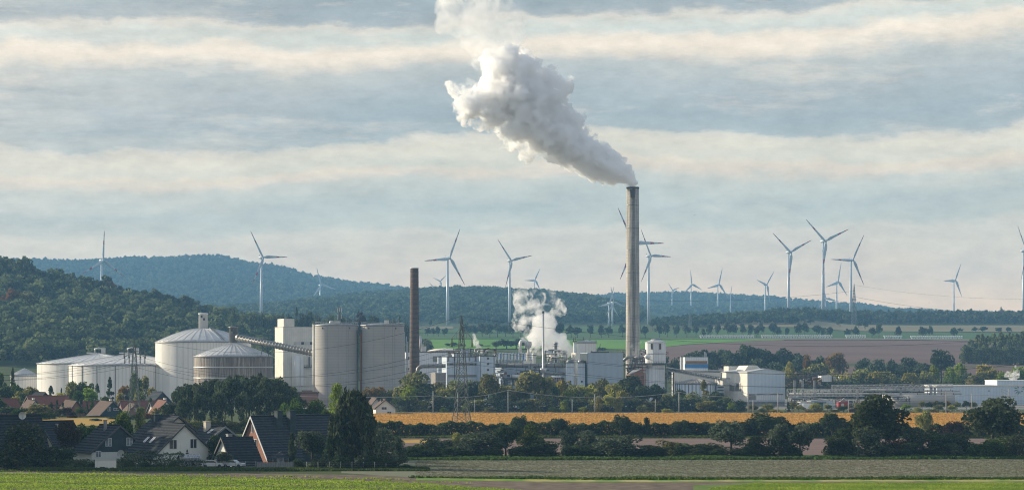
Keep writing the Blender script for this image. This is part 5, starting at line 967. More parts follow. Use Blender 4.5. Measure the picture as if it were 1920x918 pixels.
# gardens in front
def hedge(label, pts, h, w, leafm, leaf=.30, dens=34, name='hedge', seed=1, bumpy=.15):
    rng = np.random.default_rng(seed); pts = np.array(pts, float); Vs = []; tot = 0
    seg = np.hypot(*(pts[1:] - pts[:-1]).T[:2]); L_ = seg.sum(); n = int(L_ * (h + w) * dens); s = rng.uniform(0, L_, n); cs = np.concatenate([[0], np.cumsum(seg)])
    x = np.interp(s, cs, pts[:, 0]); y = np.interp(s, cs, pts[:, 1]); hl = h * (1 + bumpy * (np.sin(s * .9 + seed) * .4 + np.sin(s * .31) * .5 + np.sin(s * 2.3) * .25))
    top = rng.uniform(size=n) < .3; dy = np.where(top, rng.uniform(-.5, .5, n) * w, np.where(rng.uniform(size=n) < .6, -.5, .5) * w + rng.normal(size=n) * .1 * w); z = np.where(top, hl + rng.normal(size=n) * .12, hl * rng.uniform(0, 1, n))
    P = np.stack([x, y + dy, z], 1); a = rng.normal(size=(n, 3)); a /= np.linalg.norm(a, axis=1)[:, None]; c = np.cross(a, rng.normal(size=(n, 3))); c /= np.linalg.norm(c, axis=1)[:, None]
    sc = leaf * rng.uniform(.6, 1.4, n)[:, None]; q = np.stack([P - a * sc * .5, P + c * sc * .4, P + a * sc * .5, P - c * sc * .4], 1).reshape(-1, 3)
    q -= np.array([pts[0, 0], pts[0, 1], 0]); t = np.clip(.5 + .3 * np.sin(s * .7) + rng.normal(size=n) * .25, 0, 1)
    o = bpy.data.objects.new(name, quads_mesh(name, q, t, MT[leafm])); C.objects.link(o); o.location = (pts[0, 0], pts[0, 1], 0); return tag(o, label, 'hedge')
PX = lambda x, D: (X(x, D), D)
hedge('clipped dark garden hedge at the left in front of the big dark-roofed house', [PX(-60, 507), PX(178, 507)], 1.35, 1.0, 'leaf_dark', .22, 60, seed=2, bumpy=.06)
hedge('clipped dark hedge between white garden wall and the wire fence', [PX(219, 505), PX(386, 498)], 1.55, 1.0, 'leaf_dark', .22, 60, seed=3, bumpy=.08)
hedge('loose flowering hedge behind the clipped one below the white gable house', [PX(228, 514), PX(345, 512)], 2.3, 1.4, 'leaf_blue', .3, 40, seed=4, bumpy=.25)
o = thing('garden_wall', 'short whitewashed brick garden wall in the gap of the dark hedge', 'wall', (X(178, 503), 503, 0)); part(o, 'wall', MT['render_white'], lambda b: b.box(0, 4.0, 0, .3, 0, 1.45)); part(o, 'coping', MT['light_metal'], lambda b: b.box(-.05, 4.05, -.06, .36, 1.45, 1.52))
tree('bush', 192, 879, 501, 14, 'leaf_dark', 'little dark shrub growing against the white garden wall', name='shrub', cat='shrub')
o = thing('greenhouse', 'small glass greenhouse with pitched roof below the white gable house', 'greenhouse', (X(338, 511), 511, 0), .35); part(o, 'frame', MT['light_metal'], lambda b: ([b.tube([(x, 0, .0), (x, 0, 1.6), (x, 1.3, 2.3), (x, 2.6, 1.6)], .05, 4) for x in np.linspace(0, 4, 7)], b.tube([(0, 1.3, 2.3), (4, 1.3, 2.3)], .06, 4), b.tube([(0, 0, 1.6), (4, 0, 1.6)], .06, 4))); part(o, 'pane', MT['curtained_glass'], lambda b: b.add([(0, .02, 1.57), (4, .02, 1.57), (4, 1.3, 2.26), (0, 1.3, 2.26), (0, 2.58, 1.57), (4, 2.58, 1.57)], [(0, 1, 2, 3), (3, 2, 5, 4)]))
part(o, 'base', MT['wood_grey'], lambda b: b.box(.02, 3.98, .03, 2.57, 0, 1.5))
o = thing('garden_pavilion', 'little garden pavilion with pointed hexagonal roof beside the brick house', 'pavilion', (X(527, 512), 512, 0)); part(o, 'roof', MT['slate_roof'], lambda b: b.lathe([(2.1, 1.75), (.05, 2.9)], 6, smooth=False)); part(o, 'posts', MT['wood_grey'], lambda b: [b.tube([(1.7 * math.cos(a), 1.7 * math.sin(a), 0), (1.7 * math.cos(a), 1.7 * math.sin(a), 1.8)], .07, 5) for a in np.linspace(.5, 6.78, 7)[:6]]); part(o, 'panel', MT['curtained_glass'], lambda b: b.box(-.7, .7, -1.5, -1.4, 0, 1.6))
o = thing('fence', 'weathered grey board fence in front of the garden pavilion', 'fence', (X(481, 499), 499, 0)); part(o, 'boards', MT['wood_grey'], lambda b: [b.box(i * .235, i * .235 + .21, 0, .04, .05, 1.3 + .04 * math.sin(i * 2.1)) for i in range(29)]); part(o, 'posts', MT['wood_grey'], lambda b: [b.box(x, x + .1, .05, .15, 0, 1.4) for x in np.linspace(0, 6.8, 5)])
o = thing('wire_fence', 'thin wire fence with posts between clipped hedge and board fence', 'fence', (X(386, 499), 499, 0)); part(o, 'posts', MT['wood_grey'], lambda b: [b.tube([(x, 0, 0), (x, 0, 1.5)], .045, 5) for x in np.linspace(0, 9.3, 6)]); part(o, 'wires', MT['grey_metal'], lambda b: [b.tube([(0, 0, z), (9.3, 0, z)], .015, 4) for z in (.3, .6, .9, 1.2, 1.45)])
o = thing('wire_fence', 'sagging post fence in front of the big willow and brushwood', 'fence', (X(575, 497), 497, 0)); part(o, 'posts', MT['concrete_post'], lambda b: [b.tube([(x, 0, 0), (x, 0, 1.45)], .055, 5) for x in np.linspace(0, 19, 10)]); part(o, 'wires', MT['grey_metal'], lambda b: [b.tube([(0, 0, z), (19, 0, z)], .014, 4) for z in (.5, 1, 1.4)]); part(o, 'kerb', MT['concrete_post'], lambda b: b.box(0, 19, .1, .3, 0, .16))
def car(label, px, D, ang):
    o = thing('parked_car', label, 'car', (X(px, D), D, 0), ang)
    part(o, 'body', MT['car_paint'], lambda b: (b.prism([(-2.1, .3), (2.1, .3), (2.15, .65), (1.9, .85), (.9, .95), (.3, 1.42), (-1.1, 1.45), (-1.8, 1.0), (-2.1, .9)], -.82, .82)))
    part(o, 'window', MT['dark_glass'], lambda b: (b.prism([(.75, .97), (.22, 1.36), (-1.05, 1.38), (-1.6, 1.0)], -.84, .84)))
    for x in (-1.3, 1.35): part(o, 'wheel', MT['rubber'], lambda b: b.tube([(x, -.85, .32), (x, .85, .32)], .32, 14))
car('silver car parked behind the thin wire fence near the clipped hedge', 398, 506, .1)
car('pale car parked closer to the low garage house behind the wire fence', 438, 507, -.3)
# field barriers and rows by the road
for k, (x0, x1) in enumerate(((1312, 1415), (1427, 1558), (1585, 1622), (1657, 1690), (1707, 1806))):
    D = 2650; z = gz((x0 + x1) / 2, D) + .9; o = thing('bale_row', '%s row of white wrapped bales from the white tower along the country road' % ordw(k + 1), 'bale row', (X(x0, D), D, z - .2), 0, 'rows of white bales'); L_ = X(x1, D) - X(x0, D)
    part(o, 'upper_bales', MT['white_paint'], lambda b: [b.tube([(x, 0, 2.4), (x + 1.5, 0, 2.4)], .75, 8) for x in np.arange(0, L_, 2.1)]); part(o, 'lower_bales', MT['white_panel'], lambda b: [b.tube([(x, -1, .75), (x + 1.4, -1, .75)], .8, 8) for x in np.arange(.6, L_, 2.6)])
for k, (x, y, s) in enumerate(((1797, 593.5, 1.0), (679, 787.5, .6), (1302, 403, .5), (1742, 567, .35), (720, 786.8, .5))):
    D = 700 if k else 640; o = thing('bird', ['dark bird gliding before the far right tree line', 'dark bird low over the yellow field near the white house', 'tiny bird high right of the tall chimney', 'tiny bird in the pale sky left of the lone turbine', 'second dark bird skimming the yellow field'][k], 'bird', (X(x if k != 1 else 722, D), D, Z(y, D)), .6, 'birds in flight')
    mb = MB(); mb.add([(0, .28 * s, 0), (0, -.3 * s, 0), (.03, 0, .05 * s), (.75 * s, .1 * s, .25 * s), (.35 * s, .16 * s, .14 * s), (-.7 * s, .1 * s, .1 * s), (-.3 * s, .16 * s, .12 * s), (0, 0, -.07 * s)], [(0, 2, 4), (2, 3, 4), (1, 3, 2), (0, 6, 2), (2, 6, 5), (1, 2, 5), (0, 7, 1), (1, 7, 2), (0, 2, 7)]); mb.build('body', MT['dark_metal'], o)
# ------------------------------------------------------------------ trees that stand alone
LC = {'leaf_dark': 'dark green', 'leaf_blue': 'grey-green', 'leaf_mid': 'green', 'leaf_olive': 'olive green', 'leaf_yellow': 'yellow-green', 'leaf_lime': 'bright lime green', 'leaf_orange': 'orange', 'leaf_purple': 'purple-brown', 'leaf_silver': 'silvery green', 'leaf_hill': 'dark green', 'leaf_poplar': 'pale green'}
KC = {'broad': 'spreading', 'round': 'round-crowned', 'bush': 'low', 'column': 'narrow', 'conifer': 'pointed conifer', 'grove': 'bare-stemmed', 'willow': 'weeping'}
def batch(where, group, rows, name='tree', cat='tree', **kw):
    rows = sorted(rows, key=lambda r: r[0])
    for i, (px, yt, D, w, kind, lm) in enumerate(rows):
        tree(kind, px, yt, D, w, lm, '%s %s%s, %s from left %s' % (LC[lm], KC[kind] + ' ' if kind in ('conifer', 'bush', 'column') and cat == 'tree' else '', cat, ordw(i + 1), where), group, name, cat, **kw)
# big trees of the near field boundary
tree('broad', 1646, 733, 566, 132, 'leaf_dark', 'largest round dark tree rising above the bushes right of the pipe bridges', name='broadleaf_tree')
tree('broad', 1861, 738, 572, 128, 'leaf_blue', 'big spreading dark tree before the long pale warehouse', name='broadleaf_tree')
tree('willow', 661, 726, 503, 100, 'leaf_blue', 'huge weeping tree at the end of the village houses', name='weeping_tree')
tree('column', 632, 722, 640, 46, 'leaf_lime', 'sunlit yellow-green tree peeking out behind the huge weeping tree', name='broadleaf_tree')
tree('broad', 585, 796, 508, 66, 'leaf_silver', 'grey-green tree hiding the corner of the brick house roof', name='broadleaf_tree')
tree('conifer', 617, 812, 500, 40, 'leaf_dark', 'very dark pointed conifer in front of the weeping tree', name='conifer_tree')
tree('bush', 716, 799, 516, 66, 'leaf_silver', 'large rounded willow shrub right of the weeping tree', name='broadleaf_tree')
tree('column', 548, 811, 512, 19, 'leaf_dark', 'narrow black-green column of ivy beside the brick house', name='ivy_tree')
tree('bush', 40, 787, 499, 112, 'leaf_blue', 'large dark garden tree covering the leftmost dark roof', name='broadleaf_tree')
tree('bush', 88, 822, 505, 52, 'leaf_blue', 'dark bush at the lower right edge of the leftmost dark roof', name='broadleaf_tree')
tree('round', 128, 786, 548, 56, 'leaf_purple', 'purple-brown tree between the leftmost roof and the slate-clad house', name='broadleaf_tree')
tree('broad', 160, 788, 556, 58, 'leaf_mid', 'mid-green tree directly behind the ridge of the slate-clad house', name='broadleaf_tree')
tree('bush', 120, 832, 520, 54, 'leaf_dark', 'dark shrub at the left foot of the slate-clad house', name='shrub', cat='shrub')
tree('broad', 228, 768, 600, 56, 'leaf_mid', 'fresh green tree behind the right end of the slate-clad house', name='broadleaf_tree')
tree('column', 262, 766, 640, 26, 'leaf_olive', 'olive tree standing at the foot of the village pylon', name='broadleaf_tree')
tree('bush', 404, 812, 524, 36, 'leaf_dark', 'dark shrub between the white gable house and the garage house', name='shrub', cat='shrub')
tree('conifer', 351, 841, 514, 17, 'leaf_dark', 'small dark conifer against the white gable wall', name='conifer_tree')
tree('broad', 421, 843, 507, 38, 'leaf_silver', 'small spiky garden tree before the white gable of the garage house', name='garden_tree')
batch('at the foot of the weeping tree', 'brushwood under the weeping tree', [(560, 858, 501, 34, 'bush', 'leaf_dark'), (598, 853, 500, 36, 'bush', 'leaf_dark'), (640, 846, 499, 46, 'bush', 'leaf_dark'), (682, 858, 498, 40, 'bush', 'leaf_dark'), (706, 846, 500, 44, 'bush', 'leaf_mid'), (735, 856, 498, 46, 'bush', 'leaf_dark'), (765, 868, 496, 40, 'bush', 'leaf_dark'), (790, 880, 492, 30, 'bush', 'leaf_mid'), (745, 815, 530, 40, 'bush', 'leaf_blue'), (690, 810, 520, 44, 'bush', 'leaf_blue')], 'shrub', 'shrub')
batch('along the gardens below the houses', 'garden shrubs', [(20, 858, 509, 40, 'bush', 'leaf_dark'), (60, 860, 509, 36, 'bush', 'leaf_dark'), (105, 864, 510, 34, 'bush', 'leaf_dark'), (150, 862, 511, 26, 'bush', 'leaf_blue'), (172, 865, 510, 22, 'bush', 'leaf_dark'), (205, 866, 510, 26, 'bush', 'leaf_mid'), (240, 858, 512, 28, 'bush', 'leaf_dark'), (272, 864, 511, 26, 'bush', 'leaf_mid'), (300, 866, 511, 24, 'bush', 'leaf_mid'), (322, 862, 510, 18, 'bush', 'leaf_mid'), (412, 868, 509, 22, 'bush', 'leaf_dark'), (496, 866, 510, 20, 'bush', 'leaf_dark'), (235, 842, 530, 18, 'bush', 'leaf_orange')], 'shrub', 'shrub')
# near bush row
rows = [(768, 838, 562, 44, 'bush', 'leaf_dark'), (818, 815, 566, 62, 'bush', 'leaf_blue'), (858, 812, 572, 30, 'round', 'leaf_olive'), (893, 811, 562, 84, 'bush', 'leaf_silver'), (948, 792, 566, 52, 'broad', 'leaf_dark'), (992, 796, 570, 48, 'round', 'leaf_mid'), (975, 778, 700, 34, 'broad', 'leaf_dark'), (1022, 826, 562, 60, 'bush', 'leaf_dark'), (1066, 802, 574, 44, 'round', 'leaf_silver'), (1106, 808, 572, 50, 'bush', 'leaf_silver'),
 (1085, 834, 560, 50, 'bush', 'leaf_dark'), (1160, 810, 560, 88, 'bush', 'leaf_silver'), (1128, 828, 562, 46, 'bush', 'leaf_blue'), (1212, 836, 560, 56, 'bush', 'leaf_dark'), (1258, 822, 566, 52, 'bush', 'leaf_olive'), (1290, 830, 562, 56, 'bush', 'leaf_dark'), (1330, 832, 562, 50, 'bush', 'leaf_dark'), (1371, 787, 560, 66, 'round', 'leaf_silver'), (1415, 818, 562, 46, 'bush', 'leaf_dark'), (1462, 794, 562, 46, 'broad', 'leaf_silver'),
 (1500, 795, 560, 50, 'broad', 'leaf_silver'), (1565, 815, 562, 42, 'bush', 'leaf_dark'), (1588, 803, 566, 44, 'bush', 'leaf_dark'), (1627, 800, 556, 62, 'bush', 'leaf_blue'), (1680, 822, 558, 44, 'bush', 'leaf_purple'), (1716, 808, 562, 56, 'bush', 'leaf_blue'), (1700, 832, 556, 50, 'bush', 'leaf_dark'), (1762, 806, 560, 56, 'bush', 'leaf_dark'), (1800, 812, 562, 50, 'bush', 'leaf_dark'), (1836, 824, 558, 46, 'bush', 'leaf_mid'), (1868, 818, 558, 46, 'bush', 'leaf_mid'), (1905, 816, 560, 48, 'bush', 'leaf_blue'), (1950, 812, 560, 50, 'bush', 'leaf_dark'), (790, 834, 566, 40, 'bush', 'leaf_mid'), (925, 830, 560, 44, 'bush', 'leaf_dark'), (975, 836, 560, 40, 'bush', 'leaf_dark'), (855, 836, 560, 44, 'bush', 'leaf_dark'), (1238, 838, 558, 40, 'bush', 'leaf_dark'), (1185, 840, 558, 40, 'bush', 'leaf_dark'), (1395, 838, 558, 44, 'bush', 'leaf_dark'), (1440, 834, 558, 40, 'bush', 'leaf_dark'), (1480, 828, 557, 50, 'bush', 'leaf_dark'), (1740, 834, 556, 44, 'bush', 'leaf_dark'), (1785, 832, 556, 44, 'bush', 'leaf_blue'), (1655, 828, 556, 50, 'bush', 'leaf_blue'), (1350, 836, 557, 40, 'bush', 'leaf_dark'), (1310, 842, 556, 40, 'bush', 'leaf_dark')]
rows = [(x, y - 4, D, w * (1.28 if k == 'bush' else 1.2), 'bush' if k == 'round' and w < 60 else k, l) for x, y, D, w, k, l in rows]
batch('in the bush row edging the stubble field', 'bush row behind the stubble field', rows, 'shrub', 'bush')
# second hedge line
hedge('long dark wild hedge running along the front of the yellow field', [PX(688, 716), PX(1600, 716)], 3.3, 3.4, 'leaf_dark', .55, 42, 'hedge', 7, .22)
hedge('continuing dark hedge before the yellow field right of the largest round tree', [PX(1600, 716), PX(1990, 716)], 2.7, 3.4, 'leaf_dark', .55, 42, 'hedge', 8, .3)
batch('in the dark hedge along the yellow field', 'taller shrubs in the yellow-field hedge', [(1050, 778, 712, 38, 'broad', 'leaf_dark'), (1112, 794, 714, 44, 'bush', 'leaf_dark'), (1165, 773, 708, 44, 'broad', 'leaf_dark'), (1190, 786, 712, 40, 'bush', 'leaf_dark'), (1212, 782, 714, 20, 'column', 'leaf_dark'), (1275, 788, 712, 46, 'bush', 'leaf_dark'), (1325, 794, 714, 40, 'bush', 'leaf_dark'), (1400, 784, 708, 56, 'bush', 'leaf_dark'), (1432, 770, 706, 72, 'broad', 'leaf_dark'), (1462, 778, 710, 44, 'bush', 'leaf_dark'), (1500, 788, 712, 44, 'bush', 'leaf_dark'), (1560, 770, 704, 56, 'broad', 'leaf_dark'), (1588, 776, 708, 40, 'bush', 'leaf_dark'), (1734, 765, 706, 38, 'round', 'leaf_olive'), (1790, 784, 710, 50, 'bush', 'leaf_purple'), (1830, 790, 712, 40, 'bush', 'leaf_dark'), (1345, 789, 712, 34, 'bush', 'leaf_mid')], 'shrub', 'shrub')
# poplar grove
tops = [(322, 752), (338, 728), (352, 718), (368, 714), (384, 713), (400, 709), (418, 707), (434, 705), (450, 701), (466, 702), (482, 700), (500, 701), (516, 704), (530, 710), (545, 722), (556, 738), (345, 745), (376, 735), (410, 730), (455, 730), (490, 728), (525, 735)]
batch('in the tall grove before the stained tank', 'grove of tall dark trees', [(x, y, 770 + (i * 37) % 50 if i < 16 else 755, 50 if i < 16 else 40, 'grove', 'leaf_blue') for i, (x, y) in enumerate(tops)], 'grove_tree', 'tree')
batch('right of the tall grove', 'green trees beside the grove', [(552, 741, 700, 52, 'round', 'leaf_mid'), (588, 746, 700, 56, 'round', 'leaf_mid'), (612, 762, 690, 40, 'round', 'leaf_mid'), (530, 764, 690, 40, 'bush', 'leaf_mid')], 'broadleaf_tree')
batch('under the tall grove', 'undergrowth of the grove', [(x, 780 + (x * 7) % 9, 750, 42, 'bush', ['leaf_olive', 'leaf_mid', 'leaf_blue'][x % 3]) for x in range(318, 580, 24)], 'shrub', 'shrub')
# village trees
rn = random.Random(8); rows = []
for x, y, D, w, k, l in [(8, 722, 1090, 34, 'round', 'leaf_blue'), (32, 716, 1100, 40, 'round', 'leaf_mid'), (24, 690, 1150, 12, 'column', 'leaf_blue'), (60, 722, 1090, 40, 'round', 'leaf_olive'), (95, 722, 1100, 36, 'conifer', 'leaf_blue'), (112, 735, 1060, 34, 'round', 'leaf_yellow'), (115, 726, 1080, 14, 'conifer', 'leaf_dark'), (138, 710, 1100, 44, 'round', 'leaf_olive'), (160, 712, 1100, 40, 'broad', 'leaf_mid'), (182, 718, 1090, 30, 'conifer', 'leaf_silver'),
 (206, 706, 1090, 34, 'conifer', 'leaf_dark'), (232, 720, 1100, 30, 'round', 'leaf_orange'), (255, 700, 1080, 34, 'column', 'leaf_mid'), (272, 706, 1100, 28, 'column', 'leaf_olive'), (286, 722, 1090, 26, 'round', 'leaf_yellow'), (225, 735, 1060, 20, 'round', 'leaf_yellow'), (12, 760, 960, 50, 'round', 'leaf_blue'), (72, 756, 950, 56, 'round', 'leaf_olive'), (40, 762, 955, 40, 'bush', 'leaf_mid'), (96, 752, 985, 22, 'conifer', 'leaf_blue'), (107, 748, 980, 16, 'conifer', 'leaf_dark'), (118, 752, 975, 16, 'conifer', 'leaf_dark'), (126, 762, 960, 26, 'round', 'leaf_purple'), (136, 768, 955, 22, 'bush', 'leaf_purple'), (163, 750, 1000, 14, 'conifer', 'leaf_dark'), (173, 748, 1000, 24, 'conifer', 'leaf_mid'), (152, 744, 1010, 14, 'conifer', 'leaf_dark'), (292, 764, 940, 22, 'column', 'leaf_olive'), (275, 772, 940, 20, 'bush', 'leaf_orange'), (308, 765, 935, 24, 'bush', 'leaf_mid'), (248, 776, 930, 50, 'bush', 'leaf_mid'), (215, 779, 935, 30, 'bush', 'leaf_mid'), (82, 768, 930, 30, 'bush', 'leaf_mid'), (20, 774, 920, 50, 'bush', 'leaf_dark'), (55, 776, 915, 40, 'bush', 'leaf_blue'), (180, 782, 905, 24, 'bush', 'leaf_dark'), (-15, 730, 1080, 40, 'round', 'leaf_mid'), (48, 736, 1060, 34, 'round', 'leaf_blue')]: rows.append((x, y, D, w, k, l))
rows += [(-5, 745, 1000, 44, 'round', 'leaf_mid'), (30, 742, 1020, 30, 'round', 'leaf_olive'), (58, 764, 948, 34, 'bush', 'leaf_olive'), (92, 770, 940, 30, 'bush', 'leaf_mid'), (112, 764, 960, 26, 'round', 'leaf_blue'), (150, 762, 965, 22, 'round', 'leaf_mid'), (182, 754, 990, 20, 'conifer', 'leaf_blue'), (196, 740, 1050, 30, 'round', 'leaf_mid'), (236, 768, 950, 22, 'round', 'leaf_olive'), (265, 762, 960, 20, 'broad', 'leaf_lime'), (282, 744, 1030, 24, 'conifer', 'leaf_mid'), (168, 726, 1080, 34, 'round', 'leaf_lime'), (148, 732, 1070, 28, 'round', 'leaf_mid'), (262, 730, 1070, 30, 'broad', 'leaf_olive'), (296, 732, 1080, 26, 'round', 'leaf_mid'), (2, 700, 1150, 26, 'column', 'leaf_mid'), (40, 728, 1080, 30, 'broad', 'leaf_olive'), (78, 740, 1050, 26, 'round', 'leaf_mid')]
batch('among the village houses before the tanks', 'village garden trees', rows, 'village_tree')
# belt in front of the works
bel = [(703, 724, 1110, 42, 'broad', 'leaf_orange'), (690, 738, 1090, 26, 'bush', 'leaf_purple'), (728, 732, 1110, 34, 'broad', 'leaf_olive'), (752, 728, 1100, 32, 'round', 'leaf_olive'), (778, 697, 1090, 62, 'broad', 'leaf_olive'), (768, 722, 1072, 34, 'round', 'leaf_lime'), (800, 722, 1085, 44, 'round', 'leaf_blue'), (748, 745, 1075, 26, 'round', 'leaf_mid'), (838, 726, 1100, 50, 'round', 'leaf_olive'), (862, 710, 1110, 50, 'broad', 'leaf_olive'), (880, 716, 1100, 50, 'round', 'leaf_silver'), (914, 703, 1095, 44, 'round', 'leaf_olive'), (936, 722, 1100, 34, 'round', 'leaf_olive'), (960, 724, 1100, 50, 'broad', 'leaf_yellow'), (1003, 699, 1095, 74, 'round', 'leaf_olive'), (1035, 722, 1100, 40, 'round', 'leaf_mid'), (1056, 716, 1110, 34, 'broad', 'leaf_yellow'), (1080, 722, 1100, 36, 'round', 'leaf_olive'), (1102, 722, 1100, 34, 'broad', 'leaf_yellow'), (1126, 710, 1115, 36, 'broad', 'leaf_olive'), (1152, 722, 1105, 36, 'broad', 'leaf_yellow'), (1180, 706, 1120, 56, 'round', 'leaf_blue'), (1204, 724, 1110, 36, 'round', 'leaf_blue'), (1232, 722, 1115, 34, 'round', 'leaf_silver'), (1276, 730, 1105, 26, 'round', 'leaf_blue'), (1320, 715, 1100, 36, 'conifer', 'leaf_olive'), (1300, 738, 1090, 40, 'bush', 'leaf_olive'), (1345, 736, 1095, 34, 'round', 'leaf_blue')]
bel = [(x, y - 4, D, w * 1.18, k, l) for x, y, D, w, k, l in bel] + [(822, 716, 1105, 34, 'broad', 'leaf_olive'), (895, 722, 1100, 30, 'round', 'leaf_yellow'), (980, 716, 1100, 34, 'broad', 'leaf_olive'), (1024, 714, 1098, 36, 'round', 'leaf_yellow'), (1068, 728, 1090, 28, 'broad', 'leaf_lime'), (1115, 728, 1085, 26, 'round', 'leaf_olive'), (1166, 728, 1085, 30, 'round', 'leaf_yellow'), (1252, 734, 1090, 30, 'broad', 'leaf_olive'), (1362, 742, 1080, 28, 'round', 'leaf_olive'), (1390, 746, 1080, 30, 'bush', 'leaf_blue')]
batch('in the belt between works and railway', 'tree belt before the sugar works', bel, 'belt_tree')
rows = []; fill = []
for i, x in enumerate(range(760, 1360, 27)): fill.append((x + (i * 13) % 9, 737 + (i * 7) % 10, 1072, 44, 'bush', ['leaf_blue', 'leaf_olive', 'leaf_blue', 'leaf_silver'][i % 4]))
batch('in the undergrowth between works and railway', 'undergrowth before the sugar works', fill, 'shrub', 'shrub')
rows = [(832, 762, 1062, 16, 'bush', 'leaf_lime'), (855, 765, 1062, 14, 'bush', 'leaf_mid'), (873, 755, 1062, 20, 'column', 'leaf_lime'), (918, 760, 1062, 30, 'bush', 'leaf_olive'), (940, 765, 1062, 12, 'bush', 'leaf_silver'), (990, 766, 1062, 18, 'bush', 'leaf_mid'), (1057, 749, 1062, 20, 'column', 'leaf_lime'), (1038, 760, 1062, 26, 'bush', 'leaf_mid'), (1094, 759, 1062, 22, 'bush', 'leaf_lime'), (1122, 742, 1064, 18, 'column', 'leaf_yellow'), (1140, 738, 1066, 26, 'broad', 'leaf_yellow'), (1160, 742, 1064, 22, 'column', 'leaf_yellow'), (1205, 758, 1062, 26, 'bush', 'leaf_olive'), (1250, 764, 1060, 24, 'bush', 'leaf_yellow'), (1322, 750, 1060, 44, 'round', 'leaf_olive'), (1345, 762, 1060, 20, 'bush', 'leaf_mid'), (1371, 752, 1062, 18, 'broad', 'leaf_lime'), (1386, 762, 1060, 14, 'bush', 'leaf_mid'), (1440, 754, 1066, 30, 'bush', 'leaf_olive'), (1455, 765, 1058, 34, 'bush', 'leaf_yellow'), (1478, 752, 1066, 16, 'conifer', 'leaf_dark'), (1535, 761, 1062, 26, 'bush', 'leaf_olive'), (1600, 762, 1062, 26, 'bush', 'leaf_orange'), (1750, 764, 1060, 26, 'bush', 'leaf_olive'), (1775, 768, 1058, 18, 'bush', 'leaf_mid'), (1708, 769, 1058, 16, 'bush', 'leaf_olive'), (1428, 765, 1060, 20, 'bush', 'leaf_olive'), (1565, 766, 1060, 20, 'bush', 'leaf_mid'), (1487, 752, 1070, 26, 'broad', 'leaf_olive'), (1528, 754, 1070, 24, 'round', 'leaf_yellow'), (1612, 752, 1070, 26, 'broad', 'leaf_olive'), (1700, 756, 1070, 24, 'round', 'leaf_lime'), (1760, 756, 1070, 24, 'broad', 'leaf_olive'), (1785, 758, 1068, 20, 'round', 'leaf_yellow'), (1498, 758, 1064, 24, 'round', 'leaf_yellow'), (1516, 764, 1060, 22, 'bush', 'leaf_olive'), (1552, 756, 1064, 22, 'round', 'leaf_olive'), (1582, 758, 1064, 30, 'broad', 'leaf_mid'), (1410, 756, 1062, 24, 'round', 'leaf_olive'), (1720, 762, 1062, 20, 'bush', 'leaf_yellow'), (1640, 756, 1064, 30, 'round', 'leaf_olive')]
batch('on the railway embankment', 'small trees on the railway bank', rows, 'sapling', 'young tree')
batch('in the clipped line before the basin', 'small ball-crowned trees by the basin', [(x, 750 + (i % 2), 1110, 17, 'round', ['leaf_olive', 'leaf_blue', 'leaf_olive', 'leaf_silver', 'leaf_orange', 'leaf_olive', 'leaf_silver', 'leaf_olive'][i]) for i, x in enumerate((1729, 1742, 1754, 1764, 1777, 1795, 1812, 1825))], 'clipped_tree')
# behind the works
rows = [(1237, 653, 1640, 44, 'round', 'leaf_blue'), (1262, 668, 1620, 36, 'round', 'leaf_blue'), (1278, 690, 1500, 12, 'bush', 'leaf_olive'), (1290, 660, 1680, 40, 'round', 'leaf_blue'), (1318, 655, 1690, 44, 'broad', 'leaf_blue'), (1345, 652, 1690, 46, 'round', 'leaf_blue'), (1372, 650, 1680, 50, 'broad', 'leaf_blue'), (1405, 643, 1680, 56, 'broad', 'leaf_dark'), (1440, 652, 1690, 50, 'round', 'leaf_dark'), (1475, 650, 1680, 50, 'broad', 'leaf_dark'), (1505, 662, 1660, 40, 'round', 'leaf_blue'), (1535, 664, 1660, 40, 'round', 'leaf_blue'), (1566, 660, 1640, 40, 'round', 'leaf_orange'), (1513, 663, 1640, 20, 'round', 'leaf_orange'), (1330, 676, 1560, 40, 'bush', 'leaf_silver'), (1368, 678, 1560, 44, 'bush', 'leaf_silver'), (1458, 678, 1540, 44, 'round', 'leaf_blue'), (1618, 668, 1620, 34, 'round', 'leaf_blue'), (1645, 672, 1600, 40, 'round', 'leaf_blue'), (1674, 670, 1620, 32, 'round', 'leaf_dark'), (1706, 669, 1600, 42, 'round', 'leaf_blue'), (1737, 678, 1580, 56, 'round', 'leaf_blue'), (1765, 654, 1640, 50, 'round', 'leaf_dark'), (1420, 672, 1600, 40, 'round', 'leaf_blue'), (1795, 690, 1540, 36, 'bush', 'leaf_blue')]
rows = [(x, y, D, w * 1.15, k, l) for x, y, D, w, k, l in rows]
batch('below the brown slope behind the works', 'dark trees behind the works', rows, 'background_tree')
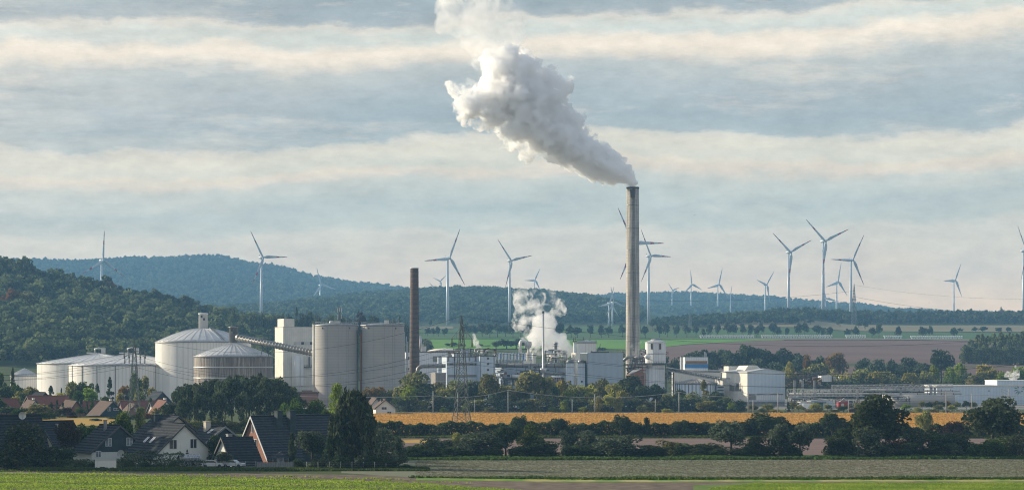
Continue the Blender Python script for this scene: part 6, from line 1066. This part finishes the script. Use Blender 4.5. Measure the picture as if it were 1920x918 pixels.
rows = [(1482, 681, 1470, 26, 'column', 'leaf_yellow'), (1465, 694, 1460, 30, 'bush', 'leaf_olive'), (1505, 690, 1470, 36, 'round', 'leaf_olive'), (1532, 682, 1480, 44, 'round', 'leaf_olive'), (1560, 690, 1470, 40, 'bush', 'leaf_olive'), (1585, 692, 1460, 34, 'bush', 'leaf_yellow'), (1612, 690, 1460, 38, 'round', 'leaf_olive'), (1640, 697, 1450, 32, 'round', 'leaf_yellow'), (1665, 693, 1460, 44, 'round', 'leaf_olive'), (1707, 699, 1450, 30, 'round', 'leaf_yellow'), (1735, 696, 1450, 32, 'broad', 'leaf_olive'), (1752, 686, 1460, 22, 'column', 'leaf_lime'), (1782, 692, 1450, 24, 'column', 'leaf_lime'), (1800, 684, 1460, 28, 'column', 'leaf_lime'), (1818, 698, 1450, 26, 'round', 'leaf_silver'), (1850, 684, 1460, 40, 'round', 'leaf_yellow'), (1838, 700, 1440, 50, 'bush', 'leaf_olive'), (1878, 694, 1450, 30, 'round', 'leaf_lime'), (1910, 688, 1460, 34, 'round', 'leaf_lime'), (1590, 704, 1440, 40, 'bush', 'leaf_blue'), (1630, 706, 1440, 40, 'bush', 'leaf_blue'), (1680, 708, 1440, 44, 'bush', 'leaf_blue'), (1725, 710, 1440, 40, 'bush', 'leaf_blue'), (1770, 710, 1438, 36, 'bush', 'leaf_mid'), (1545, 708, 1440, 40, 'bush', 'leaf_blue'), (1945, 690, 1460, 40, 'round', 'leaf_olive')]
rows = [(x, y - 2, D, w * 1.35, k, l) for x, y, D, w, k, l in rows]
batch('in the sunlit line behind the pipe bridges', 'sunlit trees behind the pipe bridges', rows, 'background_tree')
rows = []
for i in range(13): rows.append((1812 + i * 10.5, [648, 636, 628, 626, 630, 625, 622, 627, 624, 626, 622, 628, 630][i], 1880 + (i % 3) * 20, 24, 'column', 'leaf_poplar'))
for i in range(10): rows.append((1808 + i * 13, 646 + (i % 3) * 4, 1840, 24, 'column', 'leaf_poplar'))
batch('in the dense poplar stand above the long warehouse', 'poplar stand', rows, 'poplar_tree')
# avenue trees
av = [(1071, 608, 22), (1083, 610, 20), (1107, 607, 17), (1128, 609, 17), (1141, 610, 17), (1167, 607, 18), (1210, 608, 18), (1236, 606, 20), (1251, 606, 20), (1268, 608, 15), (1288, 606, 17), (1305, 607, 15), (1319, 614, 12), (1332, 607, 18), (1345, 606, 16), (1365, 602, 18), (1376, 604, 18), (1393, 604, 16), (1408, 608, 16), (1419, 610, 16), (1427, 602, 14), (1449, 601, 18), (1460, 610, 14), (1476, 614, 12), (1497, 603, 16), (1508, 601, 18), (1531, 606, 18), (1544, 612, 14), (1555, 613, 18), (1589, 615, 13), (1603, 611, 18), (1635, 611, 17), (1648, 605, 17), (1683, 612, 18), (1730, 611, 17), (1743, 610, 17), (1787, 611, 18), (1045, 606, 20)]
batch('in the avenue along the country road', 'avenue of roadside trees', [(x, y, 2700 + (i % 3) * 14, w, 'round', 'leaf_dark') for i, (x, y, w) in enumerate(av)], 'avenue_tree')
rows = [(x, 596 + (i * 5) % 7, 3060 + (i % 4) * 30, 18, 'round', 'leaf_dark') for i, x in enumerate([1224, 1240, 1262, 1283, 1300, 1322, 1342, 1356, 1385, 1400, 1440, 1470, 1485, 1520, 1575, 1610, 1622])] + [(1829, 612, 2950, 15, 'round', 'leaf_dark'), (1845, 610, 2950, 17, 'round', 'leaf_dark'), (1872, 613, 2950, 18, 'round', 'leaf_dark'), (1892, 613, 2950, 16, 'round', 'leaf_dark'), (1800, 614, 2950, 12, 'round', 'leaf_dark')]
batch('in the thinner row behind the avenue', 'second row behind the avenue', rows, 'roadside_tree')
rows = [(802, 613, 2800, 13, 'round', 'leaf_dark'), (812, 614, 2800, 12, 'round', 'leaf_dark'), (822, 612, 2800, 14, 'round', 'leaf_dark'), (834, 614, 2800, 14, 'round', 'leaf_dark'), (806, 642, 2250, 10, 'round', 'leaf_dark'), (840, 641, 2250, 14, 'bush', 'leaf_dark'), (852, 640, 2240, 16, 'bush', 'leaf_dark'), (868, 643, 2240, 18, 'bush', 'leaf_dark'), (900, 643, 2240, 20, 'bush', 'leaf_dark'), (914, 646, 2240, 16, 'bush', 'leaf_dark'), (930, 638, 2140, 30, 'round', 'leaf_blue'), (950, 635, 2140, 34, 'round', 'leaf_blue'), (968, 634, 2140, 34, 'round', 'leaf_blue'), (985, 636, 2120, 30, 'round', 'leaf_blue'), (1003, 637, 2120, 34, 'round', 'leaf_blue'), (1022, 642, 2120, 34, 'round', 'leaf_blue'), (1042, 646, 2110, 26, 'bush', 'leaf_blue'), (1128, 650, 2100, 18, 'bush', 'leaf_blue'), (1166, 655, 1900, 18, 'bush', 'leaf_olive'), (808, 597, 3350, 8, 'round', 'leaf_dark')]
rows += [(875 + i * 14.5, 604 + (i * 3) % 6, 2720 + (i % 3) * 25, 24, 'round', 'leaf_dark') for i in range(13)]
batch('in the hedgerows of the green fields', 'field trees behind the works', rows, 'field_tree')
rows = [(440, 580, 2080, 24, 'round', 'leaf_hill'), (455, 587, 2060, 22, 'round', 'leaf_hill'), (472, 588, 2060, 22, 'conifer', 'leaf_hill'), (486, 583, 2060, 26, 'broad', 'leaf_hill'), (503, 585, 2060, 24, 'round', 'leaf_hill'), (517, 588, 2060, 22, 'round', 'leaf_hill'), (528, 591, 2050, 18, 'round', 'leaf_hill'), (541, 588, 2060, 20, 'conifer', 'leaf_hill'), (556, 576, 2060, 24, 'conifer', 'leaf_hill'), (570, 586, 2060, 24, 'round', 'leaf_hill'), (580, 580, 2060, 26, 'broad', 'leaf_hill'), (593, 587, 2050, 26, 'round', 'leaf_hill'), (619, 587, 2050, 28, 'round', 'leaf_hill'), (640, 596, 2050, 24, 'round', 'leaf_hill'), (660, 596, 2050, 26, 'round', 'leaf_hill'), (675, 583, 2050, 36, 'round', 'leaf_purple'), (700, 585, 2050, 34, 'round', 'leaf_hill'), (722, 595, 2050, 26, 'round', 'leaf_hill'), (736, 600, 2050, 20, 'round', 'leaf_hill'), (749, 592, 2050, 24, 'conifer', 'leaf_hill'), (763, 602, 2050, 22, 'round', 'leaf_hill'), (607, 596, 2050, 22, 'round', 'leaf_hill')]
batch('on the rise behind the silos', 'trees on the rise behind the silos', rows, 'hill_tree', ybase=None)
rows = [(4, 476, 2300, 40, 'broad', 'leaf_hill'), (22, 484, 2290, 34, 'broad', 'leaf_hill'), (44, 480, 2280, 44, 'broad', 'leaf_hill'), (58, 496, 2270, 30, 'broad', 'leaf_hill'), (84, 501, 2280, 36, 'broad', 'leaf_hill'), (104, 499, 2280, 32, 'broad', 'leaf_hill'), (122, 514, 2280, 34, 'broad', 'leaf_hill'), (136, 512, 2280, 28, 'broad', 'leaf_hill'), (152, 520, 2280, 28, 'broad', 'leaf_hill'), (168, 511, 2280, 32, 'broad', 'leaf_hill'), (184, 524, 2270, 26, 'broad', 'leaf_hill'), (196, 515, 2270, 30, 'broad', 'leaf_hill'), (212, 524, 2270, 30, 'broad', 'leaf_orange'), (224, 535, 2270, 26, 'broad', 'leaf_hill'), (252, 544, 2260, 28, 'round', 'leaf_hill'), (272, 542, 2260, 34, 'round', 'leaf_hill'), (294, 541, 2260, 36, 'round', 'leaf_hill'), (314, 547, 2260, 34, 'round', 'leaf_hill'), (332, 556, 2260, 28, 'round', 'leaf_hill'), (350, 555, 2260, 32, 'round', 'leaf_hill'), (366, 562, 2260, 30, 'round', 'leaf_hill'), (378, 572, 2250, 24, 'round', 'leaf_hill'), (400, 585, 2240, 24, 'round', 'leaf_hill'), (414, 580, 2240, 26, 'round', 'leaf_hill'), (428, 582, 2240, 26, 'round', 'leaf_hill'), (236, 548, 2250, 30, 'round', 'leaf_hill'), (24, 540, 2080, 34, 'round', 'leaf_orange'), (52, 544, 2080, 30, 'round', 'leaf_olive'), (-20, 482, 2290, 44, 'broad', 'leaf_hill')]
rows = [(x, y, D, w * 1.4, k, l) for x, y, D, w, k, l in rows]
batch('on the crest of the near wooded hill', 'crest trees of the near wooded hill', rows, 'hill_tree')
# far woods as masses
tr = lambda D: D
p = scatter_pts(-420, 640, 1720, 2300, 10.5, 1); rg = np.random.default_rng(2); forest('woodland', p, rg.uniform(0, 1, len(p)) ** 1.5 * 11 + 8, 'leaf_hill', 170, .14, seed=4, k=12, kinds=7)
p = scatter_pts(560, 800, 1950, 2150, 9, 12); forest('woodland', p, rg.uniform(6, 10, len(p)), 'leaf_hill', 90, .18, seed=14)
p = scatter_pts(-300, 2300, 3330, 3620, 12, 3, lambda q, d: (q > 1440) | (q < 780)); forest('woodland', p, rg.uniform(9, 15, len(p)), 'leaf_dark', 70, .22, seed=5)
p = scatter_pts(1200, 1500, 3060, 3320, 11, 6, lambda q, d: (q > 1290 - (d - 3060) * .3)); forest('woodland', p, rg.uniform(9, 13, len(p)), 'leaf_dark', 70, .22, seed=8)
p = scatter_pts(-300, 1200, 3480, 5100, 17, 4, lambda q, d: (d > 3480 + (q > 760) * 60) & ~((q > 760) & (q < 860) & (d < 3700))); forest('woodland', p, rg.uniform(12, 19, len(p)), 'leaf_dark', 44, .28, seed=6)
p = scatter_pts(-500, 2500, 5700, 7700, 21, 5); forest('woodland', p, rg.uniform(10, 17, len(p)), 'leaf_dark', 18, .42, seed=7, k=5)

# tall unseen wood added left of the frame to shade the gardens
rr_ = np.random.default_rng(21); yy_ = rr_.uniform(520, 760, 170); p = np.stack([-yy_ * .192 - 16 - rr_.uniform(0, 1, 170) ** 1.3 * 75, yy_, np.zeros(170)], 1); forest('woodland', p, rr_.uniform(27, 33, 170), 'leaf_dark', 420, .10, seed=22, k=16)
# ------------------------------------------------------------------ grasses and crops
def tufts(name, px0, px1, D0, D1, n, h, w, leafm, seed, cond=None, blades=3):
    rng = np.random.default_rng(seed); D = np.sqrt(rng.uniform(D0 ** 2, D1 ** 2, n)); px = rng.uniform(px0, px1, n)
    if cond is not None: k = cond(px, D); D = D[k]; px = px[k]; n = len(D)
    x = (px - CX) * D / F; Vs = []; Ts = []
    cl = .5 + .5 * np.sin(x * .21 + D * .13) * np.sin(D * .31 - x * .07)
    for b in range(blades):
        a = rng.uniform(0, 6.28, n); hh = h * rng.uniform(.5, 1.3, n) * (.6 + .6 * cl); ww = w * rng.uniform(.6, 1.3, n); dx, dy = np.cos(a) * ww, np.sin(a) * ww; lx, ly = rng.normal(size=n) * hh * .3, rng.normal(size=n) * hh * .3
        x0, y0 = x + rng.normal(size=n) * w, D + rng.normal(size=n) * w; z0 = np.zeros(n)
        Vs.append(np.stack([np.stack([x0 - dx, y0 - dy, z0], 1), np.stack([x0 + dx, y0 + dy, z0], 1), np.stack([x0 + dx * .5 + lx, y0 + dy * .5 + ly, hh], 1), np.stack([x0 - dx * .5 + lx, y0 - dy * .5 + ly, hh * .9], 1)], 1).reshape(-1, 3)); Ts.append(np.clip(cl * .5 + rng.uniform(0, .5, n), 0, 1))
    o = bpy.data.objects.new(name, quads_mesh(name, np.concatenate(Vs), np.concatenate(Ts), MT[leafm])); C.objects.link(o); o['kind'] = 'stuff'
mE = lambda p: np.interp(p, [-900, 0, 300, 600, 820, 1000, 1500], [yD(880), yD(884), yD(892), yD(899), yD(908), yD(921), yD(940)])
tufts('grass', -80, 1200, 405, 478, 30000, .20, .16, 'leaf_grass', 1, lambda p, d: d < mE(p) + .6)
tufts('grass', -80, 900, 440, 510, 6000, .22, .14, 'leaf_grass', 2, lambda p, d: (d > mE(p) - 1) & (d < mE(p) + 14) & (np.sin(p * .05 + d) > .1))
tufts('weeds', 760, 2000, 449, 461, 5000, .42, .25, 'leaf_weed', 3, lambda p, d: np.abs(d - np.interp(p, [760, 1100, 1920], [463, 455, 456])) < 2.2)
tufts('grass', 1330, 2000, 405, 442, 12000, .16, .15, 'leaf_grass', 4, lambda p, d: d < np.interp(p, [1330, 1420, 2000], [422, 441, 441]))
tufts('weeds', 760, 2000, 538, 556, 9000, .55, .35, 'leaf_weed', 5, lambda p, d: np.abs(d - np.interp(p, [760, 1920], [546, 553])) < 4)
tufts('weeds', 690, 1980, 700, 712, 5000, .5, .4, 'leaf_weed', 6)
tufts('crop_leaves', 670, 1980, 725, 1030, 90000, .5, .35, 'leaf_crop', 7)
tufts('stubble_tufts', 780, 2000, 462, 545, 22000, .09, .18, 'leaf_straw', 8)
tufts('dry_grass', -80, 1200, 405, 478, 14000, .22, .16, 'leaf_straw', 21, lambda p, d: (d < mE(p) + .6) & (np.sin(p * .02 + d * .6) + np.sin(d * .23 + p * .007) > .5))
tufts('weeds', 40, 800, 489, 498, 5000, .42, .2, 'leaf_weed', 9)
# ------------------------------------------------------------------ steam
def steam_mat(name, dens, scale, thr, soft, det=6, col=(1, 1, 1), aniso=.25, warp=None):
    m = bpy.data.materials.new(name); m.use_nodes = True; nt = m.node_tree; nt.nodes.clear(); L = nt.links
    out = NN(nt, 'ShaderNodeOutputMaterial'); v = NN(nt, 'ShaderNodeVolumePrincipled'); v.inputs['Color'].default_value = (*col, 1); v.inputs['Anisotropy'].default_value = aniso
    if thr is None: v.inputs['Density'].default_value = dens
    else:
        tc = NN(nt, 'ShaderNodeTexCoord'); n = NN(nt, 'ShaderNodeTexNoise', i_Scale=scale, i_Detail=float(det), i_Roughness=.62); n.inputs['Distortion'].default_value = .6; L.new(tc.outputs['Object'], n.inputs['Vector'])
        L.new(math_(nt, 'MULTIPLY', math_(nt, 'DIVIDE', math_(nt, 'SUBTRACT', n.outputs[0], thr), soft, clamp=True), dens), v.inputs['Density'])
    L.new(v.outputs[0], out.inputs['Volume']); m.cycles.homogeneous_volume = thr is None; return m
def puff_mesh(name, path, D, seed, vox, small=(.14, .4), npuff=16, amp=1.0, depth=.8, nscale=.35, amp2=.4):
    """path: (px, py, r px) ; returns a closed billowing hull around many puffs"""
    rng = random.Random(seed); bm = bmesh.new(); s = D / F; o0 = Vector((X(path[0][0], D), D, Z(path[0][1], D)))
    bmesh.ops.create_icosphere(bm, subdivisions=2, radius=1.0); U = np.array([v.co[:] for v in bm.verts]); FI = np.array([[v.index for v in f.verts] for f in bm.faces]); bm.free(); VV = []
    for px, py, r in path:
        c = Vector((X(px, D), D, Z(py, D))) - o0; rr = r * s
        VV.append(U * rr * .86 + np.array(c))
        for k in range(npuff):
            d = Vector((rng.gauss(0, 1), rng.gauss(0, 1) * depth, rng.gauss(0, 1))).normalized(); q = rr * rng.uniform(*small)
            VV.append(U * q + np.array(c + d * (rr - q * .8)))
    nU = len(U); me = bpy.data.meshes.new(name); me.from_pydata(np.concatenate(VV).tolist(), [], np.concatenate([FI + i * nU for i in range(len(VV))]).tolist()); o = bpy.data.objects.new(name, me); C.objects.link(o); o.location = o0
    md = o.modifiers.new('r', 'REMESH'); md.mode = 'VOXEL'; md.voxel_size = vox
    bpy.context.view_layer.update(); dg = bpy.context.evaluated_depsgraph_get(); me2 = bpy.data.meshes.new_from_object(o.evaluated_get(dg)); o.modifiers.clear(); o.data = me2
    n = len(me2.vertices); co = np.empty(n * 3, np.float32); no = np.empty(n * 3, np.float32); me2.vertices.foreach_get('co', co); me2.vertices.foreach_get('normal', no); co = co.reshape(-1, 3); no = no.reshape(-1, 3)
    for i in range(n):
        p = Vector(co[i]); a = mnoise.fractal(p * nscale * .35, 1.0, 2.0, 3) * amp; b = (1 - abs(mnoise.noise(p * nscale)) * 2) * amp2 + (1 - abs(mnoise.noise(p * nscale * 2.3)) * 2) * amp2 * .5
        co[i] += no[i] * (a + b - amp2 * .6)
    me2.vertices.foreach_set('co', co.ravel()); me2.polygons.foreach_set('use_smooth', [True] * len(me2.polygons)); me2.update(); return o
main = [(1184, 341, 8), (1177, 334, 14), (1166, 325, 18), (1152, 318, 22), (1136, 308, 26), (1118, 300, 29), (1100, 290, 33), (1080, 278, 36), (1065, 262, 38), (1045, 255, 42), (1028, 238, 46), (1042, 215, 32), (1010, 225, 46), (990, 205, 52), (1005, 180, 46), (975, 185, 54), (960, 160, 50), (935, 190, 44), (945, 135, 40), (975, 130, 34), (905, 195, 34), (885, 205, 26), (1042, 188, 22), (1056, 168, 14), (1044, 152, 8), (1070, 154, 7), (950, 105, 24), (1020, 150, 24), (1005, 265, 24), (970, 245, 26), (1060, 290, 22), (1110, 322, 16), (1140, 332, 12), (925, 222, 22), (1075, 230, 20)]
o = puff_mesh('chimney_steam', [(x + (4 if x < 1060 else 0), y, r * (.80 if x < 1040 else .9 if x < 1090 else 1)) for x, y, r in main], 1318, 3, .55, small=(.08, .36), npuff=64, amp=2.0, nscale=.5, amp2=.9)
o.data.materials.clear(); o.data.materials.append(steam_mat('steam_dense', .75, .35, None, .1, aniso=.0)); tag(o, 'dense white steam plume billowing up and left from the tall chimney', 'steam', kind='stuff'); 
fo = puff_mesh('fringe', [(x, y, r * 1.12 + (3 if x < 1100 else 1)) for x, y, r in main + [(868, 170, 12), (855, 164, 10), (844, 160, 7), (862, 205, 10), (880, 222, 10), (905, 228, 14), (950, 262, 14), (985, 285, 12), (940, 100, 16), (965, 95, 14), (990, 112, 12), (1015, 140, 12)]], 1318, 17, .9, small=(.15, .5), npuff=26, amp=2.6, nscale=.35, amp2=1.2)
fo.data.materials.clear(); fo.data.materials.append(steam_mat('steam_fringe', .6, .15, .49, .06, 9)); fo.parent = o; fo.location = fo.location - o.location
wis = [(880, 165, 20), (862, 168, 16), (848, 160, 10), (930, 85, 34), (905, 60, 40), (935, 50, 40), (880, 30, 46), (925, 15, 46), (850, 10, 40), (840, 40, 26), (895, -10, 50), (960, 90, 22), (985, 100, 20), (960, 40, 26), (900, 110, 24), (915, 130, 24), (870, 190, 20), (930, 110, 26), (945, 120, 22), (900, 80, 34), (960, 65, 24)]
o = puff_mesh('thin_steam', wis, 1318, 5, 1.6, npuff=12, amp=3, nscale=.25, amp2=.8)
o.data.materials.clear(); o.data.materials.append(steam_mat('steam_thin', .14, .10, .43, .18, 8)); tag(o, 'thin torn steam drifting off the top of the plume', 'steam', kind='stuff')
low = [(1068, 655, 10), (1060, 650, 14), (1050, 642, 17), (1040, 636, 17), (1028, 640, 16), (1018, 628, 17), (1008, 620, 18), (1012, 605, 15), (1025, 600, 16), (1030, 615, 16), (1000, 632, 14), (1045, 655, 14), (1035, 660, 14), (1005, 640, 14), (1063, 662, 10)]
o = puff_mesh('works_steam', low, 1290, 7, .8, npuff=16, amp=1.2, nscale=.5, amp2=.5)
o.data.materials.clear(); o.data.materials.append(steam_mat('steam_low', .30, .35, None, .1)); tag(o, 'bright steam cloud rising from the works beside the steel stack', 'steam', kind='stuff')
lw = [(995, 640, 16), (985, 620, 20), (975, 608, 18), (968, 595, 12), (990, 595, 22), (985, 575, 20), (980, 560, 18), (975, 545, 12), (1005, 575, 20), (1020, 560, 16), (1035, 555, 14), (1045, 570, 14), (1055, 585, 12), (1000, 550, 14), (1045, 590, 14), (965, 550, 8), (1015, 590, 18), (1010, 655, 16), (1000, 660, 12)]
o = puff_mesh('thin_steam', lw, 1290, 9, 1.2, npuff=12, amp=1.6, nscale=.4, amp2=.6)
o.data.materials.clear(); o.data.materials.append(steam_mat('steam_wisp', .34, .20, .49, .12, 7)); tag(o, 'ragged thin steam curling left over the works', 'steam', kind='stuff')
sm = [(902, 658, 5), (897, 651, 6), (892, 643, 6), (889, 635, 6), (888, 628, 4)]
o = puff_mesh('thin_steam', sm, 1276, 11, .5, npuff=10, amp=.7, nscale=.7, amp2=.4)
o.data.materials.clear(); o.data.materials.append(steam_mat('steam_small', .5, .5, .42, .15, 5)); tag(o, 'small steam puff over the boiler building', 'steam', kind='stuff')
sm = [(1898, 706, 9), (1890, 702, 8), (1904, 701, 9), (1909, 695, 6), (1904, 687, 3), (1900, 682, 2)]
o = puff_mesh('thin_steam', sm, 1262, 12, .5, npuff=10, amp=.7, nscale=.7, amp2=.4)
o.data.materials.clear(); o.data.materials.append(steam_mat('steam_right', .4, .5, .40, .2, 5)); tag(o, 'small white steam puff behind the long warehouse', 'steam', kind='stuff')
o = puff_mesh('thin_steam', [(1190, 660, 8), (1196, 652, 7), (1200, 644, 5), (1186, 650, 6)], 1300, 13, .5, npuff=8, amp=.7, nscale=.7, amp2=.3)
o.data.materials.clear(); o.data.materials.append(steam_mat('steam_foot', .15, .5, .45, .2, 5)); tag(o, 'faint steam at the foot of the tall chimney', 'steam', kind='stuff')
# ------------------------------------------------------------------ air
def haze():
    b = MB(); b.box(-14000, 14000, -60, 9900, -2, 345); m = bpy.data.materials.new('haze_air'); m.use_nodes = True; nt = m.node_tree; nt.nodes.clear()
    v = NN(nt, 'ShaderNodeVolumePrincipled'); v.inputs['Color'].default_value = (.26, .54, .90, 1); v.inputs['Density'].default_value = 9.0e-5; v.inputs['Anisotropy'].default_value = 0.0
    nt.links.new(v.outputs[0], NN(nt, 'ShaderNodeOutputMaterial').inputs['Volume']); m.cycles.homogeneous_volume = True
    o = b.build('haze', m); o['kind'] = 'stuff'
haze()
